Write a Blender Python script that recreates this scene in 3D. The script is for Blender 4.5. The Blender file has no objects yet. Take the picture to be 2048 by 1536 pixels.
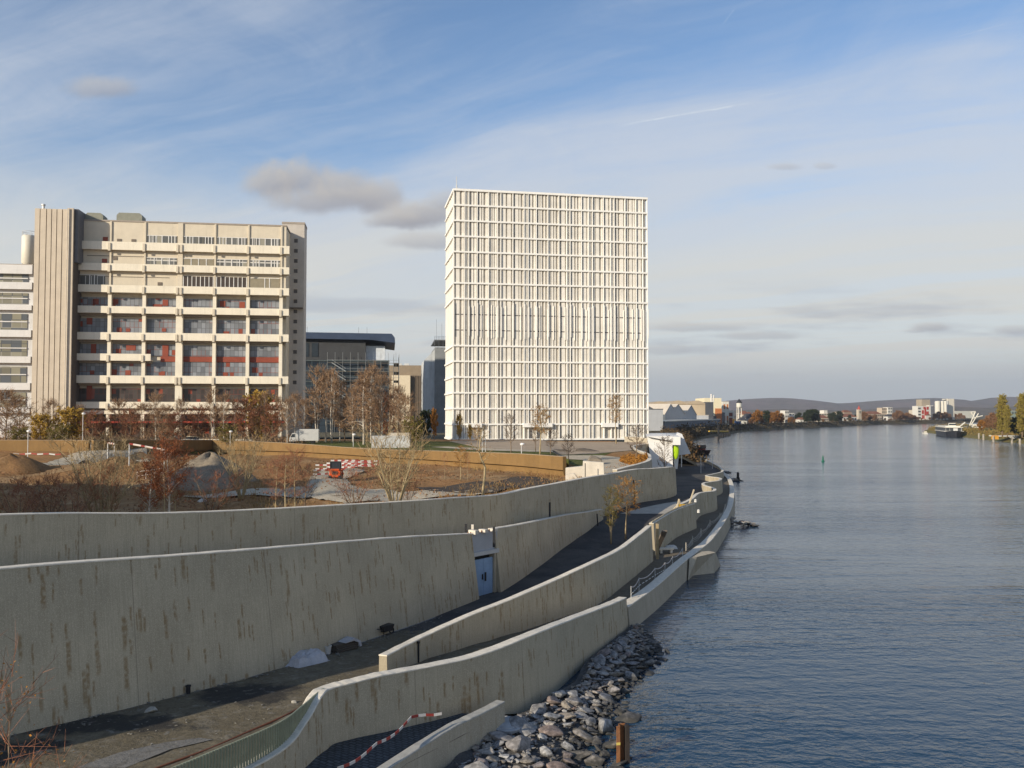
import bpy, bmesh, math, random
import numpy as np
from mathutils import Vector, Matrix

SC = bpy.context.scene
COL = SC.collection
R = math.radians
rnd = random.Random(7)
F, HZ, CH = 1750.0, 830.0, 15.0            # focal length in photo pixels, horizon row, camera height above the river
PITCH = math.atan((HZ - 768) / F)
SUN_AZ, SUN_EL = R(48), R(19)              # behind the camera, to its left

# ---------------------------------------------------------------- measuring
def ray(px, py):
    u, v = (px - 1024) / F, (768 - py) / F
    c, s = math.cos(PITCH), math.sin(PITCH)
    return Vector((u, c - v * s, s + v * c))
def at_z(px, py, z):
    d = ray(px, py); t = (z - CH) / d.z
    return Vector((d.x * t, d.y * t, z))
def at_d(px, py, D):
    d = ray(px, py); t = D / d.y
    return Vector((d.x * t, D, CH + d.z * t))
def X(px, D): return at_d(px, HZ, D).x
def Z(py, D): return at_d(1024, py, D).z

# ---------------------------------------------------------------- mesh building
class MB:
    def __init__(s): s.v = []; s.f = []; s.uv = None; s.mi = None
    def add(s, vs, fs):
        o = len(s.v); s.v += [tuple(p) for p in vs]; s.f += [tuple(i + o for i in f) for f in fs]
        return s
    def box(s, x0, x1, y0, y1, z0, z1):
        return s.add([(x0,y0,z0),(x1,y0,z0),(x1,y1,z0),(x0,y1,z0),(x0,y0,z1),(x1,y0,z1),(x1,y1,z1),(x0,y1,z1)],
                     [(0,3,2,1),(4,5,6,7),(0,1,5,4),(1,2,6,5),(2,3,7,6),(3,0,4,7)])
    def cbox(s, c, d, rz=0, tilt=0):
        m = Matrix.Translation(c) @ Matrix.Rotation(rz, 4, 'Z') @ Matrix.Rotation(tilt, 4, 'X')
        h = [k / 2 for k in d]
        vs = [m @ Vector((sx*h[0], sy*h[1], sz*h[2])) for sz in (-1,1) for sx, sy in ((-1,-1),(1,-1),(1,1),(-1,1))]
        return s.add(vs, [(0,3,2,1),(4,5,6,7),(0,1,5,4),(1,2,6,5),(2,3,7,6),(3,0,4,7)])
    def prism(s, poly, y0, y1):            # an outline in x,z pushed along y
        n = len(poly)
        vs = [(x,y0,z) for x,z in poly] + [(x,y1,z) for x,z in poly]
        fs = [tuple(range(n)), tuple(range(2*n-1, n-1, -1))] + [(i, i+n, (i+1)%n+n, (i+1)%n) for i in range(n)]
        return s.add(vs, fs)
    def slab(s, poly, z0, z1):             # an outline in x,y pushed up
        n = len(poly)
        vs = [(x,y,z0) for x,y in poly] + [(x,y,z1) for x,y in poly]
        fs = [tuple(range(n-1,-1,-1)), tuple(range(n, 2*n))] + [(i, (i+1)%n, (i+1)%n+n, i+n) for i in range(n)]
        return s.add(vs, fs)
    def tube(s, pts, rs, n=6, cap=True):
        pts = [Vector(p) for p in pts]
        if not hasattr(rs, '__len__'): rs = [rs] * len(pts)
        vs = []; a = None
        for i, p in enumerate(pts):
            t = (pts[min(i+1, len(pts)-1)] - pts[max(i-1, 0)]).normalized()
            if a is None: a = t.orthogonal().normalized()
            a = (a - t * a.dot(t)); a = a.normalized() if a.length > 1e-6 else t.orthogonal().normalized()
            b = t.cross(a)
            vs += [p + (a*math.cos(2*math.pi*k/n) + b*math.sin(2*math.pi*k/n)) * rs[i] for k in range(n)]
        fs = [(i*n+k, i*n+(k+1)%n, (i+1)*n+(k+1)%n, (i+1)*n+k) for i in range(len(pts)-1) for k in range(n)]
        if cap: fs += [tuple(range(n-1,-1,-1)), tuple(range((len(pts)-1)*n, len(pts)*n))]
        return s.add(vs, fs)
    def lathe(s, c, prof, n=16, sx=1, sy=1):
        vs = []
        for r, z in prof: vs += [(c[0]+sx*r*math.cos(2*math.pi*k/n), c[1]+sy*r*math.sin(2*math.pi*k/n), c[2]+z) for k in range(n)]
        fs = [(i*n+k, i*n+(k+1)%n, (i+1)*n+(k+1)%n, (i+1)*n+k) for i in range(len(prof)-1) for k in range(n)]
        fs += [tuple(range(n-1,-1,-1)), tuple(range((len(prof)-1)*n, len(prof)*n))]
        return s.add(vs, fs)
    def build(s, name, mat, parent=None, smooth=False, bevel=0):
        me = bpy.data.meshes.new(name)
        me.from_pydata(s.v, [], s.f); me.update()
        if s.uv is not None:
            l = me.uv_layers.new(name='UVMap'); li = np.zeros(len(me.loops), np.int32); me.loops.foreach_get('vertex_index', li)
            l.data.foreach_set('uv', np.array(s.uv, np.float32)[li].ravel())
        o = bpy.data.objects.new(name, me); COL.objects.link(o)
        for k in (mat if isinstance(mat, (list, tuple)) else [mat] if mat else []): me.materials.append(k)
        if s.mi: me.polygons.foreach_set('material_index', s.mi)
        if smooth:
            me.polygons.foreach_set('use_smooth', [True]*len(me.polygons))
            if smooth == 'angle': me.set_sharp_from_angle(angle=R(28))
        if bevel:
            b = o.modifiers.new('bevel', 'BEVEL'); b.width = bevel; b.segments = 2; b.limit_method = 'ANGLE'
        if parent: o.parent = parent
        return o

def tag(o, label, cat, group=None):
    o['label'] = label; o['category'] = cat
    if group: o['group'] = group
    return o
def structure(o, label=None, cat=None, kind='structure'):
    o['kind'] = kind
    if label: o['label'] = label
    if cat: o['category'] = cat
    return o
def empty(name, loc, rz=0, label=None, cat=None, group=None):
    o = bpy.data.objects.new(name, None); COL.objects.link(o); o.empty_display_size = .3
    o.location = loc; o.rotation_euler = (0, 0, rz)
    if label: tag(o, label, cat, group)
    return o
def copy_tree(o, parent=None):
    c = o.copy(); COL.objects.link(c)
    if parent: c.parent = parent
    for ch in KIDS.get(o.name, [k for k in bpy.data.objects if k.parent == o]): copy_tree(ch, c)
    return c
KIDS = {}
def rebase(e, loc):
    e.location = loc
    for o in bpy.data.objects:
        if o.parent == e and o.type == 'MESH': o.data.transform(Matrix.Translation(-Vector(loc)))

# ---------------------------------------------------------------- materials
class N:
    """a small node-graph helper"""
    def __init__(s, tree): s.t = tree
    def n(s, typ, ins=None, **kw):
        x = s.t.nodes.new('ShaderNode' + typ)
        for k, v in kw.items(): setattr(x, k, v)
        for k, v in (ins or {}).items():
            if isinstance(v, bpy.types.NodeSocket): s.t.links.new(v, x.inputs[k])
            else: x.inputs[k].default_value = v
        return x
    def m(s, op, a, b=0.0, c=None, clamp=False):
        d = {0: a, 1: b}
        if c is not None: d[2] = c
        return s.n('Math', d, operation=op, use_clamp=clamp).outputs[0]
    def mix(s, f, a, b, blend='MIX'):
        def c4(q): return q if isinstance(q, bpy.types.NodeSocket) else (*q[:3], 1)
        return s.n('MixRGB', {0: f, 1: c4(a), 2: c4(b)}, blend_type=blend).outputs[0]
    def noise(s, scale, vec=None, detail=4, rough=.55, dist=0):
        d = {'Scale': scale, 'Detail': detail, 'Roughness': rough, 'Distortion': dist}
        if vec is not None: d['Vector'] = vec
        return s.n('TexNoise', d).outputs['Fac']
    def ramp(s, f, lo, hi, smooth=True):
        return s.n('MapRange', {0: f, 1: lo, 2: hi, 3: 0.0, 4: 1.0}, interpolation_type='SMOOTHSTEP' if smooth else 'LINEAR').outputs[0]
    def scale(s, vec, v): return s.n('VectorMath', {0: vec, 1: v}, operation='MULTIPLY').outputs[0]

def mat(name):
    m = bpy.data.materials.new(name); m.use_nodes = True
    m.node_tree.nodes.clear()
    g = N(m.node_tree)
    bsdf = g.n('BsdfPrincipled'); out = g.n('OutputMaterial', {0: bsdf.outputs[0]})
    return m, g, bsdf
MATS = {}
def plain(name, col, rough=.7, var=.12, scale=1.2, bump=0, metal=0, spec=.3, dirt=None):
    """one colour with soft mottling, optional bump and optional vertical weather streaks"""
    if name in MATS: return MATS[name]
    m, g, b = mat(name)
    co = g.n('TexCoord').outputs['Object']
    f = g.noise(scale, co, 6, .6)
    f2 = g.noise(scale * 9, co, 3, .6)
    f = g.m('ADD', g.m('MULTIPLY', f, .7), g.m('MULTIPLY', f2, .3))
    c = g.mix(g.ramp(f, .3, .7), [k*(1-var) for k in col], [min(1, k*(1+var)) for k in col])
    if dirt:
        st = g.noise(1.0, g.scale(co, (1.6, 1.6, .07)), 5, .65)
        c = g.mix(g.m('MULTIPLY', g.ramp(st, .5, .75), dirt), c, [k*.45 for k in col])
    g.t.links.new(c, b.inputs['Base Color'])
    b.inputs['Roughness'].default_value = rough; b.inputs['Metallic'].default_value = metal
    b.inputs['Specular IOR Level'].default_value = spec
    if bump:
        bn = g.n('Bump', {'Strength': bump, 'Distance': .05, 'Height': f2}); g.t.links.new(bn.outputs[0], b.inputs['Normal'])
    MATS[name] = m
    return m
def leafy(name, cols, trans=.25, rough=.8):
    """each little face takes its own shade from a list of colours"""
    if name in MATS: return MATS[name]
    m, g, b = mat(name)
    ri = g.n('NewGeometry').outputs['Random Per Island']
    r = g.n('ValToRGB', {0: ri}); el = r.color_ramp.elements
    el[0].position = 0; el[0].color = (*cols[0], 1); el[1].position = 1; el[1].color = (*cols[-1], 1)
    for i, c in enumerate(cols[1:-1]):
        e = el.new((i+1)/(len(cols)-1)); e.color = (*c, 1)
    g.t.links.new(r.outputs[0], b.inputs['Base Color'])
    b.inputs['Roughness'].default_value = rough; b.inputs['Specular IOR Level'].default_value = .15
    if trans:
        tr = g.n('BsdfTranslucent', {0: r.outputs[0]}); mx = g.n('MixShader', {0: trans, 1: b.outputs[0], 2: tr.outputs[0]})
        o = [k for k in m.node_tree.nodes if k.type == 'OUTPUT_MATERIAL'][0]; g.t.links.new(mx.outputs[0], o.inputs[0])
    MATS[name] = m
    return m
def concrete(name, col=(.36,.34,.30), stain=.9, joints=True):
    """board-marked concrete; the UV map runs along the wall in metres, so rust streaks hang down it"""
    if name in MATS: return MATS[name]
    m, g, b = mat(name)
    uv = g.n('TexCoord').outputs['UV']; co = g.n('TexCoord').outputs['Object']
    big = g.noise(.35, co, 5, .6); fine = g.noise(7, co, 4, .7)
    streak = g.noise(1, g.scale(uv, (5.0, .18, 1)), 4, .6)
    s0 = g.n('SeparateXYZ', {0: uv}); sx0, sz0 = s0.outputs[0], s0.outputs[1]
    c = g.mix(g.ramp(big, .3, .72), [k*.86 for k in col], [k*1.1 for k in col])
    c = g.mix(g.m('MULTIPLY', g.ramp(streak, .5, .8), .42), c, [col[0]*.66, col[1]*.63, col[2]*.58])
    c = g.mix(g.m('MULTIPLY', g.ramp(fine, .5, .7), .3), c, [k*.75 for k in col])
    board = g.noise(1, g.scale(uv, (16, .5, 1)), 5, .7); speck = g.noise(22, co, 3, .7)
    c = g.mix(g.m('MULTIPLY', g.ramp(board, .42, .60), .48), c, [col[0]*.70, col[1]*.69, col[2]*.66])
    c = g.mix(g.m('MULTIPLY', g.ramp(speck, .50, .64), .55), c, [k*1.45 for k in col])
    pn = g.n('TexWhiteNoise', {'Vector': g.n('CombineXYZ', {0: g.m('FLOOR', g.m('DIVIDE', sx0, 2.43)), 1: g.m('FLOOR', g.m('DIVIDE', sz0, 2.7))}).outputs[0]}, noise_dimensions='2D').outputs[0]
    c = g.mix(g.m('MULTIPLY', pn, .16), c, [k*.7 for k in col])
    # rust dashes: tall narrow cells, a few of them stained
    sx = g.n('SeparateXYZ', {0: uv})
    tot = None
    for cw, chh, off, thr in ((.24, 1.25, 0, .962), (.30, 1.7, 3.3, .965), (.17, .8, 7.1, .945), (.13, 1.0, 11.3, .95)):
        wob = g.m('MULTIPLY', g.m('SUBTRACT', g.noise(2.2, uv, 3), .5), .16)
        cx = g.m('FLOOR', g.m('DIVIDE', g.m('ADD', g.m('ADD', sx.outputs[0], off), wob), cw))
        offy = g.n('TexWhiteNoise', {'W': cx}, noise_dimensions='1D').outputs[0]
        fy = g.m('ADD', g.m('DIVIDE', sx.outputs[1], chh), g.m('MULTIPLY', offy, 7))
        cy = g.m('FLOOR', fy)
        wn = g.n('TexWhiteNoise', {'Vector': g.n('CombineXYZ', {0: cx, 1: cy}).outputs[0]}, noise_dimensions='2D').outputs[0]
        on = g.m('GREATER_THAN', wn, thr)
        fr = g.m('FRACT', fy)                                  # fades out downwards
        fx = g.m('FRACT', g.m('DIVIDE', g.m('ADD', g.m('ADD', sx.outputs[0], off), wob), cw))
        edge = g.m('MULTIPLY', g.ramp(fx, .05, .3), g.ramp(fx, .95, .6))
        k = g.m('MULTIPLY', g.m('MULTIPLY', on, edge), g.m('MULTIPLY', g.ramp(fr, .0, .25), g.ramp(fr, 1, .85)))
        tot = k if tot is None else g.m('MAXIMUM', tot, k)
    gr = g.ramp(g.noise(5, uv, 3), .25, .6)
    c = g.mix(g.m('MULTIPLY', g.m('MULTIPLY', tot, gr), stain*.72), c, (.235, .15, .062))
    if joints:
        jx = g.m('FRACT', g.m('DIVIDE', sx.outputs[0], 7.3))
        j = g.m('LESS_THAN', jx, .006)
        c = g.mix(g.m('MULTIPLY', j, .55), c, [k*.45 for k in col])
    g.t.links.new(c, b.inputs['Base Color']); b.inputs['Roughness'].default_value = .88; b.inputs['Specular IOR Level'].default_value = .2
    bn = g.n('Bump', {'Strength': .25, 'Distance': .03, 'Height': g.m('ADD', fine, g.m('MULTIPLY', streak, .6))})
    g.t.links.new(bn.outputs[0], b.inputs['Normal'])
    MATS[name] = m
    return m
def ground_mat(name, cols, scale=.25, bump=.4, fine=6, patch=None):
    """earth, gravel or lawn: broad patches of the listed colours plus grain"""
    if name in MATS: return MATS[name]
    m, g, b = mat(name)
    co = g.n('TexCoord').outputs['Object']
    f = g.noise(scale, co, 8, .65, .6); gr = g.noise(fine, co, 5, .75); g2 = g.noise(fine*.23, co, 4, .6)
    r = g.n('ValToRGB', {0: g.ramp(f, .28, .72, False)}); el = r.color_ramp.elements
    el[0].color = (*cols[0], 1); el[1].color = (*cols[-1], 1)
    for i, c in enumerate(cols[1:-1]):
        e = el.new((i+1)/(len(cols)-1)); e.color = (*c, 1)
    c = g.mix(g.m('MULTIPLY', g.ramp(gr, .4, .7), .55), r.outputs[0], [k*.5 for k in cols[0]])
    c = g.mix(g.m('MULTIPLY', g.ramp(g2, .55, .75), .4), c, [min(1, k*1.35) for k in cols[-1]])
    if patch: c = patch(g, co, c)
    g.t.links.new(c, b.inputs['Base Color']); b.inputs['Roughness'].default_value = .95; b.inputs['Specular IOR Level'].default_value = .15
    bn = g.n('Bump', {'Strength': bump, 'Distance': .12, 'Height': g.m('ADD', gr, g2)})
    g.t.links.new(bn.outputs[0], b.inputs['Normal'])
    MATS[name] = m
    return m

# ---------------------------------------------------------------- camera, sun, sky
cam_d = bpy.data.cameras.new('camera'); cam = bpy.data.objects.new('camera', cam_d); COL.objects.link(cam)
cam.location = (0, 0, CH); cam.rotation_euler = (math.pi/2 + PITCH, 0, 0)
cam_d.sensor_fit = 'HORIZONTAL'; cam_d.sensor_width = 36; cam_d.lens = 36 * F / 2048
cam_d.clip_start = .5; cam_d.clip_end = 40000
SC.camera = cam
sl = bpy.data.lights.new('sun', 'SUN'); sun = bpy.data.objects.new('sun', sl); COL.objects.link(sun)
sl.energy = 5.0; sl.angle = R(.5); sl.color = (1.0, .885, .715)
sdir = Vector((-math.sin(SUN_AZ)*math.cos(SUN_EL), -math.cos(SUN_AZ)*math.cos(SUN_EL), math.sin(SUN_EL)))
sun.rotation_euler = sdir.to_track_quat('Z', 'Y').to_euler(); sun.location = (-60, -40, 90)

def make_world():
    w = bpy.data.worlds.new('World'); SC.world = w; w.use_nodes = True
    t = w.node_tree; t.nodes.clear(); g = N(t)
    sky = g.n('TexSky', sky_type='NISHITA', sun_disc=False)
    sky.sun_elevation = SUN_EL; sky.sun_rotation = math.pi + SUN_AZ
    sky.air_density = 1.0; sky.dust_density = .6; sky.ozone_density = 2.5; sky.altitude = 200
    d = g.n('VectorMath', {0: g.n('TexCoord').outputs['Generated']}, operation='NORMALIZE').outputs[0]
    s = g.n('SeparateXYZ', {0: d}); x, y, z = s.outputs
    S = 10.0                                                    # the background runs at strength 0.1
    c = g.mix(1.0, sky.outputs[0], (1.34, 1.41, 1.48), 'MULTIPLY')
    # a high cloud sheet, seen in perspective
    zz = g.m('ADD', g.m('MAXIMUM', z, 0), .13)
    u = g.m('DIVIDE', x, zz); v = g.m('DIVIDE', y, zz)
    ca, sa = math.cos(R(62)), math.sin(R(62))                   # streaks run towards the left horizon
    p = g.m('ADD', g.m('MULTIPLY', u, -sa), g.m('MULTIPLY', v, ca)); q = g.m('ADD', g.m('MULTIPLY', u, ca), g.m('MULTIPLY', v, sa))
    wob = g.noise(.5, g.n('CombineXYZ', {0: p, 1: q}).outputs[0], 3)
    q2 = g.m('ADD', q, g.m('MULTIPLY', wob, .9))
    st = g.noise(1, g.n('CombineXYZ', {0: g.m('MULTIPLY', p, .22), 1: g.m('MULTIPLY', q2, 1.15), 2: 4.2}).outputs[0], 7, .60, .15)
    br = g.noise(1, g.n('CombineXYZ', {0: g.m('MULTIPLY', p, .33), 1: g.m('MULTIPLY', q, .42), 2: 1.3}).outputs[0], 3, .5)
    el = g.ramp(z, .50, .04)                                    # more veil towards the horizon
    rightish = g.ramp(g.m('DIVIDE', x, g.m('MAXIMUM', y, .05)), -.5, .6)
    cover = g.m('ADD', g.m('MULTIPLY', el, .34), g.m('MULTIPLY', g.m('SUBTRACT', br, .5), .95))
    cover = g.m('ADD', cover, g.m('MULTIPLY', g.m('MULTIPLY', rightish, g.ramp(z, .60, .15)), .22))
    st2 = g.noise(1, g.n('CombineXYZ', {0: g.m('MULTIPLY', p, .55), 1: g.m('MULTIPLY', q2, 3.6), 2: 9.1}).outputs[0], 6, .62, .2)
    st3 = g.noise(1, g.n('CombineXYZ', {0: g.m('MULTIPLY', p, 1.6), 1: g.m('MULTIPLY', q2, 2.2), 2: 3.7}).outputs[0], 6, .7, 1.2)
    tex = g.m('ADD', g.m('MULTIPLY', st, .85), g.m('ADD', g.m('MULTIPLY', g.m('SUBTRACT', st2, .5), .62), g.m('MULTIPLY', g.m('SUBTRACT', st3, .5), .35)))
    ci = g.ramp(g.m('ADD', tex, cover), .22, .84)
    low = g.ramp(z, .30, .10)
    ci = g.m('MULTIPLY', ci, g.ramp(z, 1.25, .42))
    c = g.mix(g.m('MULTIPLY', ci, .82), c, g.mix(low, (.56*S, .60*S, .665*S), (.62*S, .625*S, .61*S)))
    # pale air just above the horizon
    hs = g.noise(1, g.n('CombineXYZ', {0: g.m('MULTIPLY', p, .16), 1: g.m('MULTIPLY', q2, 2.3), 2: 6.6}).outputs[0], 6, .62, .3)
    c = g.mix(g.m('MULTIPLY', g.ramp(z, .30, .10), g.m('ADD', .10, g.m('MULTIPLY', g.ramp(hs, .40, .58), .86))), c, (.645*S, .645*S, .605*S))
    c = g.mix(g.m('MULTIPLY', g.ramp(z, .085, .02), .80), c, (.415*S, .452*S, .465*S))
    # low grey bars near the horizon on the right and between the buildings
    a = g.m('DIVIDE', x, g.m('MAXIMUM', y, .05)); b = g.m('DIVIDE', z, g.m('MAXIMUM', y, .05))
    bar = g.noise(1, g.n('CombineXYZ', {0: g.m('MULTIPLY', a, 3.2), 1: g.m('MULTIPLY', b, 26), 2: 2.2}).outputs[0], 5, .55)
    band = g.m('MULTIPLY', g.ramp(b, .02, .06), g.ramp(b, .17, .10))
    c = g.mix(g.m('MULTIPLY', g.m('MULTIPLY', g.ramp(bar, .50, .66), band), .62), c, (.36*S, .39*S, .45*S))
    # small cumulus, each at its own bearing
    pv = g.n('CombineXYZ', {0: a, 1: b, 2: 0.0}).outputs[0]
    n1 = g.noise(13, pv, 8, .66, .4); n2 = g.noise(38, pv, 6, .65)
    nn = g.m('ADD', g.m('MULTIPLY', g.m('SUBTRACT', n1, .5), 1.9), g.m('MULTIPLY', g.m('SUBTRACT', n2, .5), .7))
    for (px, py, rx, ry, k) in ((190,170,88,32,.55), (545,362,70,56,.85), (600,360,80,60,.8), (680,375,90,52,.82), (745,395,70,52,.82), (640,400,150,40,.8), (840,428,100,38,.85), (790,440,80,26,.8), (850,482,105,24,.55), (900,400,60,30,.5), (1575,330,42,12,.35), (1655,328,26,9,.3), (1862,655,52,13,.6), (2035,660,60,15,.5), (1830,662,30,6,.4),
                                (1390,655,150,14,.45), (1520,672,120,12,.45), (1330,700,120,16,.35)):
        A, B = (px-1024)/F, (HZ-py)/F
        da = g.m('DIVIDE', g.m('SUBTRACT', a, A), rx/F); db = g.m('DIVIDE', g.m('SUBTRACT', b, B), ry/F)
        flat = g.m('MULTIPLY', db, g.m('ADD', 1, g.m('MULTIPLY', g.m('LESS_THAN', db, 0), .35)))
        rr = g.m('ADD', g.m('MULTIPLY', da, da), g.m('MULTIPLY', flat, flat))
        mk = g.ramp(g.m('ADD', g.m('SUBTRACT', 1, g.m('SQRT', rr)), g.m('MULTIPLY', nn, .62)), -.08, .66)
        top = g.ramp(g.m('ADD', g.m('SUBTRACT', db, g.m('MULTIPLY', da, .35)), g.m('MULTIPLY', nn, .5)), -.7, .9)
        cc = g.mix(top, (.295*S, .30*S, .34*S), (.52*S, .495*S, .465*S))
        c = g.mix(g.m('MULTIPLY', g.m('MULTIPLY', mk, k), g.m('GREATER_THAN', y, .05)), c, cc)
    # vapour trails
    for (x0, y0, x1, y1, wd, k) in ((1225,247,1540,193,3.2,.5), (1180,262,1720,142,1.5,.16), (1450,40,1480,0,3,.12), (1900,70,2048,30,2,.14)):
        A0, B0, A1, B1 = (x0-1024)/F, (HZ-y0)/F, (x1-1024)/F, (HZ-y1)/F
        L = math.hypot(A1-A0, B1-B0); tx, ty = (A1-A0)/L, (B1-B0)/L
        ua = g.m('SUBTRACT', a, A0); ub = g.m('SUBTRACT', b, B0)
        al = g.m('ADD', g.m('MULTIPLY', ua, tx), g.m('MULTIPLY', ub, ty))
        ac = g.m('ABSOLUTE', g.m('ADD', g.m('SUBTRACT', g.m('MULTIPLY', ub, tx), g.m('MULTIPLY', ua, ty)), g.m('MULTIPLY', g.m('SUBTRACT', n2, .5), .004)))
        mk = g.m('MULTIPLY', g.ramp(ac, wd/F, 0), g.m('MULTIPLY', g.ramp(al, 0, L*.25), g.ramp(al, L, L*.7)))
        c = g.mix(g.m('MULTIPLY', g.m('MULTIPLY', mk, k), g.m('MULTIPLY', g.ramp(n2, .3, .6), g.m('GREATER_THAN', y, .05))), c, (.70*S, .74*S, .78*S))
    bg = g.n('Background', {0: c, 1: .1}); g.n('OutputWorld', {0: bg.outputs[0]})
make_world()
vs = SC.view_settings
vs.view_transform = 'Standard'; vs.look = 'None'; vs.exposure = .15; vs.gamma = 1
SC.render.engine = 'CYCLES'
SC.cycles.max_bounces = 6; SC.cycles.diffuse_bounces = 3; SC.cycles.glossy_bounces = 3; SC.cycles.transmission_bounces = 3
SC.cycles.volume_bounces = 0; SC.cycles.use_denoising = True
# ================================================================ THE RIVER BANK: lines of the walls (x, y, top z, foot z)
def curve(pts, per=6):
    """Catmull-Rom through the stations"""
    P = [np.array(p, float) for p in pts]; out = []
    for i in range(len(P)-1):
        p0, p1, p2, p3 = P[max(i-1,0)], P[i], P[i+1], P[min(i+2,len(P)-1)]
        for k in range(per):
            t = k/per
            out.append(.5*((2*p1)+(-p0+p2)*t+(2*p0-5*p1+4*p2-p3)*t*t+(-p0+3*p1-3*p2+p3)*t**3))
    out.append(P[-1]); return np.array(out)
def interp(tab):
    a = np.array(tab, float)
    return lambda y: float(np.interp(y, a[:,0], a[:,1]))
def st(px, ytop, z, foot):                 # a station measured on the wall's top edge
    p = at_z(px, ytop, z); return (p.x, p.y, z, foot)

def make_wall(name, line, thick, batter, m, mcap, label, inner_foot=None, cap_h=.07, endcaps=True, per=6, cat='wall'):
    C = curve(line, per); n = len(C)
    T = np.gradient(C[:, :2], axis=0); T /= np.linalg.norm(T, axis=1)[:, None]
    Nn = np.stack([T[:,1], -T[:,0]], 1)
    s = np.concatenate([[0], np.cumsum(np.linalg.norm(np.diff(C[:, :2], axis=0), axis=1))])
    w = MB(); w.uv = []
    rows = []
    for i in range(n):
        p, nv, zt, zf = C[i, :2], Nn[i], C[i,2], C[i,3]
        h = zt - zf; ib = inner_foot if inner_foot is not None else zf
        prof = [(p + nv*batter*h, zf - .5), (p + nv*batter*.1, zt - .10 - cap_h), (p, zt - cap_h), (p - nv*thick, zt - cap_h), (p - nv*(thick + .02), min(ib, zt) - .8)]
        arc = 0
        for q, z in prof:
            w.v.append((q[0], q[1], z)); w.uv.append((s[i], z))
    k = 5
    for i in range(n-1):
        for j in range(k-1): w.f.append((i*k+j, (i+1)*k+j, (i+1)*k+j+1, i*k+j+1))
    if endcaps: w.f += [tuple(range(k)), tuple(range((n-1)*k+k-1, (n-1)*k-1, -1))]
    o = w.build(name, m, smooth='angle'); tag(o, label, cat)
    c = MB(); c.uv = []
    rr = random.Random(len(name))
    for i in range(n):
        p, nv, zt = C[i, :2], Nn[i], C[i,2]
        jz = rr.uniform(-.012, .012)
        for q, z in ((p + nv*.02, zt - cap_h + .003), (p + nv*.02, zt - .02 + jz), (p - nv*.01, zt + jz), (p - nv*(thick-.02), zt + jz), (p - nv*(thick+.03), zt - .02 + jz), (p - nv*(thick+.03), zt - cap_h + .003)):
            c.v.append((q[0], q[1], z)); c.uv.append((s[i], z))
    k = 6
    for i in range(n-1):
        for j in range(k-1): c.f.append((i*k+j, (i+1)*k+j, (i+1)*k+j+1, i*k+j+1))
    c.f += [tuple(range(k)), tuple(range((n-1)*k+k-1, (n-1)*k-1, -1))]
    c.build('coping', mcap, o)
    return o, C

M_CONC = concrete('board_marked_concrete', (.475,.41,.295))
M_CONC_NEAR = concrete('stained_concrete', (.475,.41,.295), 1.0)
M_CONC_CLEAN = concrete('pale_concrete', (.46,.405,.31), .25, False)
M_CAP = plain('sunlit_concrete', (.70,.635,.52), .85, .15, 3, .3)  # paler than the walls: the sunlit look of their tops is in the colour

W1 = [(-13.5,20,2.7,2.0),(-10.8,27.6,2.72,2.0),(-8.4,31.8,2.9,2.0),(-7.85,33.9,3.3,2.0),(-7.6,35.5,3.8,1.9),(-7.4,36.4,3.8,1.9),(-6.7,37.1,3.8,1.8),(-5.6,38.15,3.8,1.7),(-4.3,39.4,3.70,1.6),
      (-1.5,42.2,3.57,1.2),(1.4,46.4,3.6,.2),(4.1,52.8,3.0,0),(6.6,58,2.6,-.1),(7.9,60.9,2.42,-.2)]
W1B = [(8.05,61.2,1.72,-.5),(11.3,68.7,1.72,-.5),(15.3,79,1.74,-.5),(18.2,86,1.75,-.5),(21.6,94.6,1.75,-.5),(27.6,113,1.75,-.5),(33.2,132,1.75,-.5),(39.7,157,1.75,-.5),(44.6,178,1.75,-.5),(46.9,190,1.75,-.5),(50.5,212,1.8,-.5),(53,232,1.9,-.5)]
W2A = [(-6.15,43.4,3.22,2.2),(-4.7,47,3.22,2.0),(-2.4,50.7,3.5,1.8),(.5,54.8,3.8,1.6),(3.25,59.2,4.08,1.5),(5.8,63,4.45,1.4),(8.6,70,4.32,1.4),(11,76.5,4.5,1.4),(13,82,4.72,1.5)]
W2B = [(13.6,84.5,4.62,1.5),(15.2,89.5,4.5,1.5),(18,97,4.5,1.6),(20.6,102.4,4.5,1.6),(21.9,105,4.45,1.6)]
W2C = [(19.7,103.0,4.5,1.6),(22.6,110,4.5,1.6),(25.4,118.5,4.5,1.6),(28.6,124,4.3,1.6),(30.1,130,4.2,1.6),(30.2,137,4.1,1.6),(31.6,143,4.0,1.6),(35.2,149,3.9,1.6),(37.6,158,3.7,1.6),(37.4,168,3.4,1.6),(40.5,176,3.2,1.7),(45,187,3.0,1.7),(47.6,199,3.0,1.7),(49.4,212,3.1,1.7),(51.2,230,3.3,1.7)]
W3A = [(-30,21.5,9.5,2.9),(-20.6,34.4,8.97,2.6),(-15.8,40.5,8.54,2.3),(-12.6,45.2,8.18,2.1),(-8.5,54.0,7.4,1.7),(-5.6,60,6.8,1.5),(-3.0,65.5,6.2,1.4)]
W3B = [(-1.35,67.6,6.3,1.4),(.3,72,6.0,1.6),(2.4,78.5,5.6,1.8),(5.4,88.5,4.95,2.0),(8.2,95,4.55,2.6),(10.4,101,4.2,2.9)]
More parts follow.
